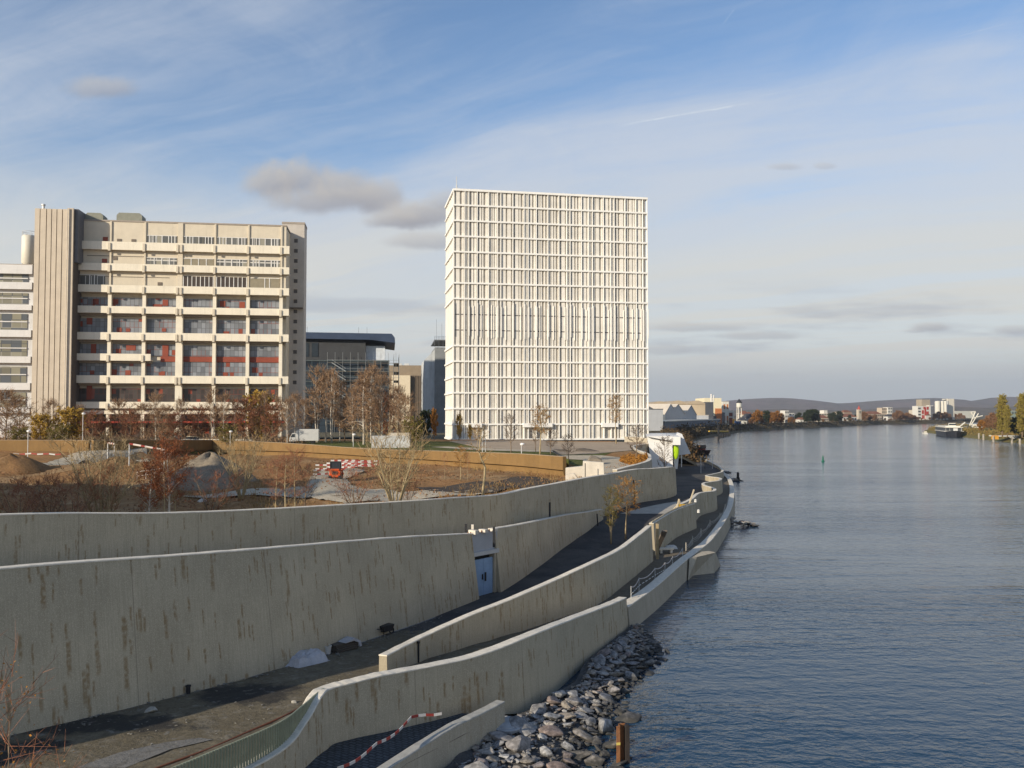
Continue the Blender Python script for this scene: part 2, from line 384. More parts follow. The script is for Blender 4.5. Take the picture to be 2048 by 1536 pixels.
W4 = [(-42,26,10.2,7),(-34.5,36.5,10,7),(-26.9,46,9.8,6.4),(-20.6,53.5,9.07,6),(-15.8,59.5,8.7,5.6),(-8.64,67.5,8.37,5),(-4.4,72.6,8.2,4.6),(-1.06,77,8.05,4.3),(1.7,83,8.1,3.9),(5,91,8.0,3.3),(8.2,98,8.0,3.0),(12.3,107,7.9,3.1),(16.2,115,7.9,3.5),(19.6,119,7.8,3.9),(22.3,122,7.8,4.2),(23.2,124.5,7.6,4.4)]
make_wall('quay_wall', W1, .55, .07, M_CONC_NEAR, M_CAP, 'long curved concrete quay wall rising in front above the riverside boulders')
make_wall('low_quay_wall', W1B, .75, .10, M_CONC_CLEAN, M_CAP, 'low concrete river edge curving away beside the water beyond the boulders', inner_foot=1.0)
make_wall('path_wall', W2A, .42, .06, M_CONC, M_CAP, 'pale free-ended wall dividing the lower path from the asphalt ramp')
make_wall('wavy_path_wall', W2B, .42, .06, M_CONC, M_CAP, 'short wall section with boards on top past the stair gap')
make_wall('winding_wall', W2C, .42, .06, M_CONC, M_CAP, 'winding S-shaped wall beside the lower path toward the white pavilion', per=8)
tall, C3 = make_wall('stained_wall', W3A, .5, .15, M_CONC_NEAR, M_CAP, 'tall rust-stained concrete wall with a blue steel door at its far end', inner_foot=5.5)
make_wall('ramp_wall', W3B, .5, .12, M_CONC, M_CAP, 'concrete wall dwindling up the ramp beyond the blue door', inner_foot=4.0)
make_wall('park_wall', W4, .55, .05, M_CONC, M_CAP, 'long grey retaining wall holding the brown park, with a thin lit top edge', inner_foot=6.3)
W6 = [(13.6,113.5,7.95,6.8),(15.4,118,8.0,6.3),(20.6,132,8.1,4.6),(23.2,146,8.15,4.6),(24.1,156,8.3,4.6),(23.6,166,8.6,4.7),(24.8,176,8.9,4.7),(29.3,185,9.1,4.8),(31.6,194,9.5,5),(29.6,201,9.9,6),(26.5,204,10.0,8)]
make_wall('terrace_wall', W6, .6, .05, M_CONC_CLEAN, M_CAP, 'S-curved pale parapet wall leading up to the white tower', per=8, inner_foot=7.2)

fx = {}
for k, L in (('1', W1+W1B), ('2', W2A+W2B[:-1]+W2C[2:]), ('3', W3A+W3B), ('4', W4)):
    C = curve(L, 6); o = np.argsort(C[:,1]); fx[k] = interp(np.stack([C[o,1], C[o,0]], 1))
c6 = curve(W6, 8); o6 = np.argsort(c6[:,1]); x6 = interp(np.stack([c6[o6,1], c6[o6,0]], 1))
zl = interp([(10,3.0),(33,2.6),(43,2.22),(50,1.82),(57,1.5),(65,1.35),(80,1.42),(100,1.5),(150,1.5),(240,1.6)])
zr = interp([(10,3.0),(33,2.6),(43,2.22),(50,1.82),(57,1.5),(66,1.4),(75,1.7),(89,2.0),(98,2.9),(110,3.4),(122,3.55),(135,3.15),(150,2.85),(165,2.55),(180,2.35),(240,2.5)])

def sheet(name, ys, xl, xr, zf, m, nx=14, seed=0, amp=.05, pad=.3):
    """a strip of ground between two wall lines"""
    g = MB(); rr = np.random.RandomState(seed)
    for y in ys:
        a, b = xl(y) - pad, xr(y) - .2
        for i in range(nx+1):
            x = a + (b-a)*i/nx
            g.v.append((x, y, zf(x, y) + rr.uniform(-amp, amp) * (0 < i < nx)))
    n = nx+1
    g.f = [(j*n+i, j*n+i+1, (j+1)*n+i+1, (j+1)*n+i) for j in range(len(ys)-1) for i in range(nx)]
    return structure(g.build(name, m, smooth=True))

def dirt_patch(g, co, c):
    s = g.n('SeparateXYZ', {0: co})
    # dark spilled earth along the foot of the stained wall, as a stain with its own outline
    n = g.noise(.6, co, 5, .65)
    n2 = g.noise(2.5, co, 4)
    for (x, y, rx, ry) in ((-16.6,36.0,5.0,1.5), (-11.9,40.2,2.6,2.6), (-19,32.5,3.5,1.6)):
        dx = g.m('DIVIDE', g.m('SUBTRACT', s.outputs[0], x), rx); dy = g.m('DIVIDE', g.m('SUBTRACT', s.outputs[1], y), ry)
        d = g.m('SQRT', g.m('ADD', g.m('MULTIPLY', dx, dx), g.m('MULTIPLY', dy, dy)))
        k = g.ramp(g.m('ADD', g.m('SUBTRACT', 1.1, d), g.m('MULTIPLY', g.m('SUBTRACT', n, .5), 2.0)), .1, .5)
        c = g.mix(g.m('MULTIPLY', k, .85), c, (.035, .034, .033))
    c = g.mix(g.m('MULTIPLY', g.ramp(n2, .58, .72), .5), c, (.30, .28, .24))
    return c
M_DIRT = ground_mat('trodden_earth', [(.115,.095,.064),(.19,.16,.108),(.15,.125,.082),(.24,.215,.17)], .35, .5, 5, dirt_patch)
M_ASPH = ground_mat('fresh_asphalt', [(.048,.047,.049),(.070,.068,.066),(.11,.102,.092),(.062,.061,.061)], .2, .3, 9)
M_PATH = ground_mat('sandy_path', [(.135,.11,.078),(.19,.158,.115),(.155,.125,.088)], .3, .4, 6)
ys = list(np.arange(12, 56, 1.0))
sheet('earth_path', ys, fx['3'], fx['1'], lambda x, y: zl(y), M_DIRT, 30, 1, .04)
sheet('lower_path', list(np.arange(54.5, 235, 2)), fx['2'], fx['1'], lambda x, y: zl(y) + .004, M_PATH, 8, 2, .02)
def ramp_left(y):
    if y < 101: return fx['3'](y)
    if y < 123: return fx['4'](y)
    return min(x6(y), 23.5 + (y-123)*.06) - 1
sheet('asphalt_ramp', list(np.arange(54, 236, 1.5)), ramp_left, fx['2'], lambda x, y: zr(y), M_ASPH, 10, 3, .01)
# earth shelf with the young trees beside the ramp
M_SOIL = ground_mat('brown_soil', [(.15,.085,.04),(.25,.145,.065),(.20,.11,.05),(.30,.19,.10)], .16, .6, 4)
sh = MB()
ysh = np.linspace(66, 100, 24)
for y in ysh:
    b = fx['2'](y) - .5; wd = 2.6 * math.sin(math.pi*(y-64)/38) + .25 * math.sin(y*2.1)
    for i in range(6):
        x = b - max(wd, .3)*(1-i/5); sh.v.append((x, y, zr(y) + .006 + .38*(i/5)**.6 + .05*math.sin(x*5+y*3)))
sh.f = [(j*6+i, j*6+i+1, (j+1)*6+i+1, (j+1)*6+i) for j in range(23) for i in range(5)]
structure(sh.build('planting_bed', M_SOIL, smooth=True))
# concrete crossing on the ramp
M_SLAB = plain('paving_concrete', (.42,.39,.33), .9, .15, 1, .2)
cr = MB()
for i in range(7):
    y = 105 + i*2; a = ramp_left(y) + 1.5 + i*.5; b = fx['2'](y) - .6
    cr.v += [(a, y, zr(y) + .03), (b, y, zr(y) + .03)]
cr.f = [(2*i, 2*i+1, 2*i+3, 2*i+2) for i in range(6)]
structure(cr.build('concrete_path', M_SLAB))
# narrow walk between the stained wall and the park wall
M_GRAV = ground_mat('grey_gravel', [(.17,.16,.14),(.25,.24,.21),(.21,.195,.165)], .3, .5, 7)
zt3 = interp([(p[1], p[2]) for p in W3A + W3B])
sheet('upper_walk', list(np.arange(20, 103, 2)), fx['4'], fx['3'], lambda x, y: max(zt3(y) - 1.15, zr(y)+.02) , M_GRAV, 5, 5, .03, -.05)

# ---------------------------------------------------------------- the park behind the long wall
def bump(x, y, cx, cy, rx, ry, h):
    d = ((x-cx)/rx)**2 + ((y-cy)/ry)**2
    return h*math.exp(-d*1.4)
W5 = [(6.9,111.5,9.75,6.6),(2.5,119.5,9.7,7.0),(-1.7,125,9.64,7.0),(-12,137,9.45,6.9),(-24.4,150,9.26,6.8),(-38,165,9.5,6.8),(-50,173,9.8,6.8),(-60.4,178,9.95,6.8)]
W5L = [(-61,178.3,9.95,6.8),(-66,166,10.3,7.2),(-72,150,10.7,8)]
W5M = [(-72.4,150.5,10.7,8.2),(-88,152,10.7,8.6),(-120,150,10.8,8.6)]
c5 = np.concatenate([curve(W5, 5), curve(W5L, 4), curve(W5M, 3)])
def behind5(x, y):
    """how far a spot lies behind the brown wall (metres, negative in front)"""
    if x > 6.9: return min(y - (111.5 + (x-6.9)*2.4), 30) if x < 26 else -1
    i = int(np.argmin((c5[:,0]-x)**2 + (c5[:,1]-y)**2))
    o = np.argsort(c5[:,0]); yy = float(np.interp(x, c5[o,0], c5[o,1]))
    return y - yy
def park_h(x, y):
    b = behind5(x, y)
    low = 7.15 + bump(x,y,-78,112,14,10,2.6) + bump(x,y,-52,118,20,10,1.2) + bump(x,y,-24,100,12,9,.5) + .15*math.sin(x*.7+y*.3) + .1*math.sin(x*1.9-y*1.3)
    low += bump(x,y,-60,74,24,10,-.7)
    if x < -66: low += np.clip((y-118)/34, 0, 1)*1.6
    if y > 95: low -= 0.0
    up = 9.0 + np.clip((y-150)/60, 0, 1)*.1
    if x > 6.9:
        t = np.clip((y - (112 + (x-6.9)*.3))/58, 0, 1); t = t*t*(3-2*t)
        return 7.25 + t*(8.75-7.25)
    if b > 3.6: return up
    return low
def edge4(y):
    if y < 123: return fx['4'](y) - .3
    return x6(y) - .35
M_PARK = ground_mat('park_soil', [(.22,.115,.045),(.36,.195,.08),(.28,.15,.06),(.40,.26,.13),(.31,.17,.068)], .09, .7, 2.6)
g = MB(); ss = np.concatenate([np.arange(0, 60, 1.4), np.arange(60, 130, 3), np.arange(130, 420, 16)])
yy = np.concatenate([np.arange(24, 212, 1.5)])
for y in yy:
    e = edge4(y)
    for s in ss:
        x = e - s
        g.v.append((x, y, park_h(x, y) if s > .1 else min(park_h(x, y), 7.3)))
n = len(ss)
g.f = [(j*n+i+1, j*n+i, (j+1)*n+i, (j+1)*n+i+1) for j in range(len(yy)-1) for i in range(n-1)]
structure(g.build('park_ground', M_PARK, smooth=True))
# lawns, gravel beds and paths: thin sheets draped on the park
def drape(name, poly, m, dz=.006, step=1.5):
    g = MB(); P = [Vector((*p, 0)) for p in poly]
    bm = bmesh.new(); vs = [bm.verts.new((p.x, p.y, 0)) for p in P]; bm.faces.new(vs)
    xs = [p.x for p in P]; yv = [p.y for p in P]
    for axis, lo, hi in ((0, min(xs), max(xs)), (1, min(yv), max(yv))):
        k = lo + step
        while k < hi:
            co = Vector((k,0,0)) if axis == 0 else Vector((0,k,0)); no = Vector((1,0,0)) if axis == 0 else Vector((0,1,0))
            bmesh.ops.bisect_plane(bm, geom=bm.verts[:]+bm.edges[:]+bm.faces[:], plane_co=co, plane_no=no); k += step
    for v in bm.verts: v.co.z = max(park_h(v.co.x+a, v.co.y+b) for a, b in ((0,0),(.8,0),(-.8,0),(0,.8),(0,-.8))) + dz
    bmesh.ops.recalc_face_normals(bm, faces=bm.faces[:])
    me = bpy.data.meshes.new(name); bm.to_mesh(me); bm.free()
    for p in me.polygons: p.use_smooth = True
    o = bpy.data.objects.new(name, me); COL.objects.link(o); me.materials.append(m)
    return structure(o)
M_LAWN = ground_mat('lawn_grass', [(.075,.088,.020),(.115,.13,.03),(.095,.10,.026),(.17,.15,.045)], .2, .6, 6)
M_PAVE = ground_mat('sandy_gravel', [(.42,.355,.26),(.52,.45,.335),(.46,.39,.28)], .2, .3, 5)
def zpoly(L, z): return [tuple(at_z(px, py, z)[:2]) for px, py in L]
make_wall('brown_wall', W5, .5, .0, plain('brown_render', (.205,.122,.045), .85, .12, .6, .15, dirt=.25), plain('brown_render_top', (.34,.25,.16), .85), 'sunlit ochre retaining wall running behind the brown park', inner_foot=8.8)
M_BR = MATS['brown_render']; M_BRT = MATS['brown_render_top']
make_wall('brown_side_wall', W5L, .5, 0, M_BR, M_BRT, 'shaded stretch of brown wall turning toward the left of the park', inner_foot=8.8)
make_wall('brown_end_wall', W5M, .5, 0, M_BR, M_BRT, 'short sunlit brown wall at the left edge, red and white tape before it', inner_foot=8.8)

# lawns and paths of the park
drape('lawn', [(-70,168),(-52,180),(-38,171),(-24,157),(-10,141),(0,133),(6,128),(9,126),(30,196),(24,203),(-16,196),(-44,197),(-80,196)], M_LAWN, .02, 2)
drape('tower_forecourt', [(-14,196),(-4,150),(4,146),(14,150),(22,160),(22.6,168),(24,178),(28.5,186),(30.5,195),(28,201),(10,204),(-12,203)], ground_mat('brown_forecourt', [(.36,.28,.20),(.44,.35,.255),(.33,.255,.18)], .15, .3, 5), .05, 1.5)
drape('garden_path', [(11.5,110),(14.5,116),(17,124),(19.5,135),(18.5,142),(15,147),(8,146),(-2,152),(-12,164),(-15,162),(-6,148),(4,141),(11,138),(12,128),(8.2,114.5)], M_PAVE, .09, 1.2)
drape('garden_lawn', [(7.8,116),(11.5,119),(12.6,133),(10,137),(4,140),(3,136),(6.8,128)], M_LAWN, .06, 1.2)
drape('gravel_track', zpoly([(330,992),(520,980),(600,975),(640,985),(760,976),(800,984),(985,976),(985,983),(800,1000),(690,1006),(620,992),(500,992)], 7.3), M_PAVE, .03, 1.0)
drape('gravel_yard', zpoly([(612,975),(640,938),(690,932),(735,940),(690,958),(705,972),(790,978),(760,990),(640,990)], 7.4), ground_mat('yard_gravel', [(.38,.325,.235),(.48,.42,.315),(.42,.36,.26)], .3, .4, 5), .05, 1.0)
drape('sand_track', zpoly([(0,935),(90,930),(175,912),(290,908),(300,922),(170,926),(90,940),(0,948)], 7.6), M_PAVE, .03, 1.5)
drape('sand_path', zpoly([(30,898),(120,893),(250,896),(290,904),(120,911),(60,905)], 8.0), M_PAVE, .05, 2)
drape('asphalt_strip', zpoly([(1075,951),(1128,966),(1160,962),(1050,972),(990,985),(860,984),(820,977),(930,968)], 7.3), ground_mat('dark_strip', [(.07,.055,.045),(.10,.08,.06)], .3, .3, 6), .05, 1.0)

# ================================================================ WHITE TOWER
def grid_frame(name, loc, ang, label, cat): return empty(name, loc, ang, label, cat)
ANG = R(8)
M_WHITE = plain('white_concrete', (.86,.835,.775), .7, .05, .5, .05)
M_WHITE2 = plain('white_panel', (.77,.725,.64), .7, .12, .3, .05)
M_BACK = plain('recess_panel', (.50,.46,.40), .6, .10, .3)
M_DARKGL = plain('dark_glass', (.035,.045,.055), .12, .2, .3, spec=.6)
M_BROWND = plain('brown_timber', (.20,.095,.05), .6, .15, .8)
TW = empty('white_tower', (X(905,217), 217, 8.75), R(10.5), 'tall white office tower wrapped in thin vertical fins', 'tower')
W, DP, NF = 51.0, 19.6, 16
fl = 62.75 / NF
M_CORE = plain('tower_core', (.52,.48,.415), .5, .12, .25)
MB().box(.72, W-.72, .72, DP-.72, 0, 62.4).build('core_wall', M_CORE, TW)
MB().box(.3, W-.3, .3, DP-.3, 62.4, 62.75).build('roof', plain('roof_gravel', (.36,.31,.26)), TW)
MB().box(0, W, 0, .32, 62.42, 62.95).box(0, W, DP-.32, DP, 62.42, 62.95).box(0, .32, .33, DP-.33, 62.42, 62.95).box(W-.32, W, .33, DP-.33, 62.42, 62.95).build('parapet', M_WHITE, TW)
fr = [(p-205)/1675 for p in (205,300,333,403,500,573,603,705,800,835,905,1005,1100,1168,1197,1297,1360,1393,1490,1553,1585,1683,1780,1840,1880)]
pairs = {300,333,573,603,800,835,1168,1197,1360,1393,1553,1585}
# floor rings: 13 bands (none through the three-storey louvre zone)
levels = [k for k in range(0, NF) if k not in (7, 8)]
for k in levels:
    z = k*fl + (.12 if k == 0 else 0)
    b = MB(); h = .36
    b.box(.02, W-.02,  .04, .74, z-.20, z+.20); b.box(.04, .74, .75, DP-.04, z-.20, z+.20); b.box(W-.74, W-.04, .75, DP-.04, z-.21, z+.21)
    b.build('floor_band', M_WHITE, TW)
# mullions
mull = [f*(W-.3) + .15 for f in fr]
for i, x in enumerate(mull):
    m = MB().box(x-.085, x+.085, .08, .73, 0, 62.9)
    m.build('mullion', M_WHITE, TW)
side = [.3, 2.9, 4.7, 7.2, 9.6, 11.2, 13.7, 15.4, 17.6, DP-.3]
for y in side[1:]:
    MB().box(.30, .73, y-.11, y+.11, 0, 62.9).build('mullion', M_WHITE, TW)
    MB().box(W-.73, W-.30, y-.11, y+.11, 0, 62.9).build('mullion', M_WHITE, TW)
# panels between them: a repeating family of narrow upright slabs with open slots
rt = random.Random(11)
cells = []
for a, b in zip(mull[:-1], mull[1:]):
    wdt = b - a - .28; x = a + .14; pat = []
    if wdt < 1.3: pat = [(x + .1, x + wdt - .18)] if rt.random() < .7 else []
    else:
        while x < b - .5:
            s = rt.choice((.22,.30,.42,.55)); p = rt.choice((.34,.5,.7,.9))
            pat.append((x + s, min(x + s + p, b - .2))); x += s + p
    cells.append(pat)
def doors_at(x):                           # bays left open for the entrances at street level
    return any(lo < x < hi for lo, hi in ((3.6,7.3),(17.8,25.3),(38.3,42.6)))
for k in range(NF):
    if k in (7, 8): continue
    z0, z1 = k*fl + .18, (k+1)*fl - .18
    if k == 6: z1 = 9*fl - .18
    b = MB()
    for pat in cells:
        for (xa, xb) in pat:
            if k == 0 and doors_at((xa+xb)/2): continue
            b.box(xa, xb, .40, .715, z0, z1)
    for y0, y1 in zip(side[:-1], side[1:]):
        yy0 = y0 + .13; w_ = y1 - y0 - .26
        for c0, c1 in ((.10,.34),(.46,.60),(.74,.90)):
            b.box(.46, .715, yy0 + c0*w_, yy0 + c1*w_, z0, z1); b.box(W-.715, W-.46, yy0 + c0*w_, yy0 + c1*w_, z0, z1)
    b.build('panel_row', M_WHITE2, TW)
# three-storey zone: long louvres hung in front, with thin dark joints behind
lv = MB(); rl = random.Random(5)
for x in mull:
    if rl.random() < .8: lv.box(x+.13, x+.21, .0, .36, 6*fl + 2.3 + rl.uniform(-.5,.3), 9*fl - 1.6 + rl.uniform(-.3,.9))
for pat in cells:
    for (xa, xb) in pat:
        if rl.random() < .5: lv.box(xb+.02, xb+.09, .2, .6, 6*fl + 1.9 + rl.uniform(-.4,.3), 9*fl - 1.8 + rl.uniform(-.4,.5))
lv.build('louvre', M_WHITE, TW)
jn = MB()
for k in (7, 8):
    for pat in cells:
        for (xa, xb) in pat: jn.box(xa-.16, xb-.12, .36, .415, k*fl-.11, k*fl+.11)
jn.build('joint_strip', plain('joint_dark', (.10,.09,.085)), TW)
for (x0, x1, dr) in ((3.6,7.3,M_BROWND),(17.8,25.3,M_BROWND),(38.3,42.6,M_DARKGL)):
    e = MB().box(x0, x1, -.5, .9, fl-.75, fl+.28).build('entrance_canopy', M_WHITE, TW)
    d = MB().box(x0+.2, x1-.2, .84, .9, 0, fl-.76).build('entrance_door', dr, TW)
    p = MB()
    for i in range(5): p.box(x0+.25+(x1-x0-.6)*i/4, x0+.35+(x1-x0-.6)*i/4, .78, .84, .1, fl-1)
    p.build('door_frame', M_WHITE if dr is M_DARKGL else plain('bronze_frame', (.13,.07,.04), .4), d)
MB().tube([(1.6,6,62.4),(1.6,6,65.4)], .16).tube([(1.6,6,65.4),(1.6,6,67.6)], .09).box(1.5,1.9,5.9,6.1,64.2,64.8).build('roof_antenna', plain('grey_paint', (.55,.55,.53)), TW)
for x in (29.4, 38, 45):
    MB().tube([(x,4,62.4),(x,4,64.4)], .03).build('roof_antenna', MATS['grey_paint'], TW)

# ================================================================ CREAM LABORATORY BLOCK
M_CREAM = plain('cream_panel', (.625,.55,.425), .75, .06, .5, .05, dirt=.18)
M_CREAML = plain('cream_band', (.77,.70,.56), .7, .06, .4, .05, dirt=.22)
M_PINK = plain('ribbed_concrete', (.58,.495,.385), .8, .08, .4, .1, dirt=.25)
def glass_wall(name, base, red, cw, chh, mull_c, seed, dens=.93):
    """glazing grid: every pane its own random tint, a few panes red, thin bars between"""
    if name in MATS: return MATS[name]
    m, g, b = mat(name)
    s = g.n('SeparateXYZ', {0: g.n('TexCoord').outputs['Object']})
    fxx = g.m('DIVIDE', s.outputs[0], cw); fz = g.m('DIVIDE', g.m('ADD', s.outputs[2], .3*chh), chh)
    cell = g.n('CombineXYZ', {0: g.m('FLOOR', fxx), 1: g.m('FLOOR', fz), 2: float(seed)}).outputs[0]
    wn = g.n('TexWhiteNoise', {'Vector': cell}, noise_dimensions='3D').outputs[0]
    big = g.noise(.12, g.n('TexCoord').outputs['Object'], 2)
    c = g.mix(g.m('ADD', g.m('MULTIPLY', wn, .6), g.m('MULTIPLY', big, .5)), [k*.45 for k in base], [k*1.6 for k in base])
    c = g.mix(g.m('GREATER_THAN', wn, dens), c, red)
    bars = g.m('MAXIMUM', g.m('LESS_THAN', g.m('FRACT', fxx), .10), g.m('LESS_THAN', g.m('FRACT', fz), .07))
    cc = g.n('TexWhiteNoise', {'Vector': g.n('CombineXYZ', {0: g.m('FLOOR', g.m('MULTIPLY', fxx, .25)), 1: g.m('FLOOR', fz), 2: seed+3.0}).outputs[0]}, noise_dimensions='3D').outputs[0]
    barc = g.mix(g.m('GREATER_THAN', cc, .74), mull_c, [k*.8 for k in red])
    c = g.mix(g.m('MULTIPLY', bars, .9), c, barc)
    g.t.links.new(c, b.inputs['Base Color']); b.inputs['Roughness'].default_value = .3
    b.inputs['Specular IOR Level'].default_value = .35
    MATS[name] = m; return m
RED = (.25,.058,.032)
M_GW = glass_wall('curtain_glazing', (.19,.20,.215), RED, .98, 1.35, (.09,.09,.095), 1, .965)
M_GL = glass_wall('lower_glazing', (.06,.05,.045), RED, .98, 1.2, (.10,.06,.05), 4, .88)
M_STRIP = glass_wall('strip_glazing', (.12,.12,.11), (.30,.28,.22), 1.35, 4.0, (.65,.62,.56), 2, .85)
M_REDP = plain('red_panel', RED, .6, .12, .6)
LB = empty('laboratory_block', (X(140,208), 208, 9.6), ANG, 'cream laboratory block with projecting white balcony bands and red panels', 'building')
LW = 49.6
def lz(y): return CH + (830-y)*.11886 - 9.6
ROOF = lz(437)
# the body stands back from the balcony line
MB().box(0, LW, 2.0, 26, 0, ROOF-.3).build('core_wall', M_CREAM, LB)
up = MB().box(0, LW, .7, 1.98, lz(566), ROOF)
up.build('attic_wall', M_CREAM, LB)
MB().box(-.1, LW+.1, .55, 26.2, ROOF+.004, ROOF+.35).build('roof', plain('roof_edge', (.34,.29,.24)), LB)
colx = [(-.2,.7),(8.0,8.8),(15.9,16.7),(23.7,25.3),(32.3,33.1),(40.2,41.0),(48.1,48.9)]
for a, b in colx: MB().box(a, b, .4, 2.6, 0, lz(582)).build('column', M_CREAML, LB)
for a, b in colx[1:]:
    MB().box(a+.2, b-.2, .42, .695, lz(582)+.01, ROOF).build('pilaster', M_CREAM, LB)
bandz = [(479.5,496,0,50.5),(524,538.5,0,50.5),(567.5,582.5,0,50.5),(610.5,624.5,0,50.5),(663.5,678.5,0,50.5),(706.5,720.5,0,18.2),(750.5,766,0,50.5),(803.5,816.5,0,50.5)]
for (yt, yb, a, b) in bandz:
    bd = MB().box(a-.3, b, -.45, -.2, lz(yb), lz(yt)).box(a-.3, b, -.199, 1.9, lz(yb), lz(yb)+.3)
    bo = bd.build('balcony', M_CREAML, LB)
    for q, (ca, cb) in enumerate(colx):
        if ca < b:
            for u0, u1 in (((ca+.1, ca+.6), (cb-.6, cb-.1)) if q == 3 else ((ca+.12, cb-.12),)):
                MB().box(u0, u1, -.72, -.455, lz(yb)-.3, lz(yt)-.35).build('bracket', M_CREAM, bo)
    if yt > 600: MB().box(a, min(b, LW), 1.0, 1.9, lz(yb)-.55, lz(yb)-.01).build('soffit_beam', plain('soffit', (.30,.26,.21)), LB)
MB().box(0, LW, .2, 1.8, lz(828), lz(821)).build('lower_beam', M_CREAML, LB)
MB().box(0, LW, -1.4, 1.9, lz(846), lz(842.5)).build('awning', plain('red_awning', (.40,.05,.03), .7), LB)
bays = [(colx[i][1], colx[i+1][0]) for i in range(6)]
def glaze(name, a, b, yt, yb, m, y=1.6, par=None):
    return MB().box(a, b, y, y+.1, lz(yb), lz(yt)).build(name, m, par or LB)
M_FR = plain('window_frame_white', (.72,.70,.66), .5)
def strip_window(i, a, b, yt, yb, bars, y=.59):
    w_ = glaze('window', a, b, yt, yb, M_STRIP if i % 3 else plain('tan_blind', (.27,.235,.165), .8, .1), y)
    f = MB()
    for t in bars: f.box(a+(b-a)*t-.09, a+(b-a)*t+.09, y-.08, y-.005, lz(yb), lz(yt))
    f.box(a, b, y-.07, y-.006, lz(yt)-.12, lz(yt)); f.build('window_frame', M_FR, w_)
    return w_
rb = random.Random(3)
for i in range(2, 6): strip_window(rb.randint(0,5), *bays[i], 463, 478.8, (.08,.2,.3,.5,.72,.82,.93))
for i in range(2, 6): strip_window(i, *bays[i], 508.5, 523.4, (.25,.5,.76) if i < 5 else (.1,.2,.3,.5,.72,.82,.93))
for i in (3, 4):
    w_ = glaze('window', *bays[i], 545.5, 566.9, plain('dark_pane', (.07,.055,.045), .3), .59); f = MB(); a, b = bays[i]
    for k in range(8): f.box(a+(b-a)*k/7-.08, a+(b-a)*k/7+.08, .5, .585, lz(566.9), lz(545.5))
    f.build('window_frame', M_FR, w_)
strip_window(3, *bays[5], 546, 566.9, (.5,.66))
strip_window(1, 1.2, 7.2, 546, 567, (.42,.6))
for (x, y) in ((8.0-.9,473),(8.0-1.0,517.5)): MB().box(x-.55, x+.55, .55, .695, lz(y+4), lz(y-4)).build('red_hatch', M_REDP, LB)
for (x, y) in ((10.3,475),(13.6,475),(9.4,512),(19.8,562)): MB().box(x-.5, x+.5, .57, .695, lz(y+3.4), lz(y-3.0)).build('vent_grille', plain('vent', (.16,.13,.10)), LB)
MB().box(3, 16, .6, .695, lz(507)-.12, lz(507)).box(2, 22, .6, .695, lz(549)-.1, lz(549)).build('wall_joint', plain('vent', (.16,.13,.10)), LB)
for yt, yb in ((591,611),(634,664),(686,708),(722,751)):
    for i, (a, b) in enumerate(bays):
        if (yt, yb) == (686,708) and i >= 3: glaze('window', a, b, 687, 709.5, M_GW)
        elif (yt, yb) == (686,708) and i == 2: glaze('window', a, b, 686, 709.5, M_GW)
        else: glaze('window', a, b, yt, yb, M_GW)
for i, (a, b) in enumerate(bays):
    glaze('window', a, b, 776, 803, M_GL)
    MB().box(a, b, 1.9, 1.98, 0, lz(829)).build('ground_glazing', M_GL, LB)
for i in (3, 4, 5):
    a, b = bays[i]; sp = MB().box(a, b, 1.45, 1.7, lz(721), lz(710)).build('red_spandrel', M_REDP, LB)
MB().box(20, bays[2][1], 1.45, 1.7, lz(721), lz(710)).box(20.4, 21.8, 1.44, 1.59, lz(710), lz(687)).build('red_spandrel', M_REDP, LB)
for (px, py, w_, h) in ((158,599,1.2,.9),(190,600,1.3,1.4),(186,604,.5,2),(230,599,1.2,1),(226,606,.9,.9),(330,600,1.3,1.5),(314,607,2.2,.9),(290,601,.9,.7),(445,600,1.3,1.4),(484,602,1.3,1.5),(455,610,.8,.9),
                     (178,640,1.3,1.6),(145,648,1.2,2.2),(238,657,1.2,.9),(256,657,1,.8),(328,656,1,.8),(453,661,1.4,.9),(187,697,1.2,2.6),(262,693,2.2,1.3),(237,700,1.1,1.1),(153,744,1.2,1.2),(185,744,1,1),(228,743,1.5,1.3),(257,744,1.2,1.2),(327,745,1,1),(511,737,1.3,1.3),(452,746,1.2,.9),(180,778,1.2,5)):
    a = (X(px,209.5+max(0,px-140)*.0165) - LB.location.x)/math.cos(ANG); z = lz(py)
    MB().box(a-w_/2, a+w_/2, 1.50, 1.58, z-h/2, z+h/2).build('red_panel', M_REDP, LB)
# stair tower at the right end, a little behind the front
ST = MB().box(LW-2, 53.2, 9, 15.5, 0, 54.6).build('stair_tower_wall', plain('stair_concrete', (.50,.455,.40), .8, .08, .4, .1, dirt=.2), LB)
MB().box(LW-2.1, 53.3, 8.9, 15.6, 54.603, 55.1).build('stair_tower_roof', MATS['roof_edge'], LB)
for k in range(15):
    y = 479 + k*20.4
    a = LW + 1.5; y = 830-(830-y)*1.075
    w_ = MB().box(a-.45, a+.45, 8.9, 8.99, lz(y+4), lz(y-4)).build('stair_window', plain('stair_pane', (.09,.08,.075), .3), LB)
    MB().box(a-.55, a+.55, 8.8, 8.89, lz(y-4)+.003, lz(y-4)+.16).build('window_hood', M_PINK, w_)
MB().box(LW+.2, 53, 8.0, 8.99, lz(601), lz(598)).build('dark_ledge', plain('vent', (.16,.13,.10)), LB)
# roof plant
for (x0, x1, y1_) in ((2.0,6.2,421),(9.3,15.2,419)):
    MB().prism([(x0,ROOF+.36),(x1,ROOF+.36),(x1,lz(y1_)-.3),(x1-.6,lz(y1_)+.3),(x0+.6,lz(y1_)+.3),(x0,lz(y1_)-.3)], 1.6, 5).build('roof_unit', plain('green_plant', (.24,.24,.19), .6), LB)
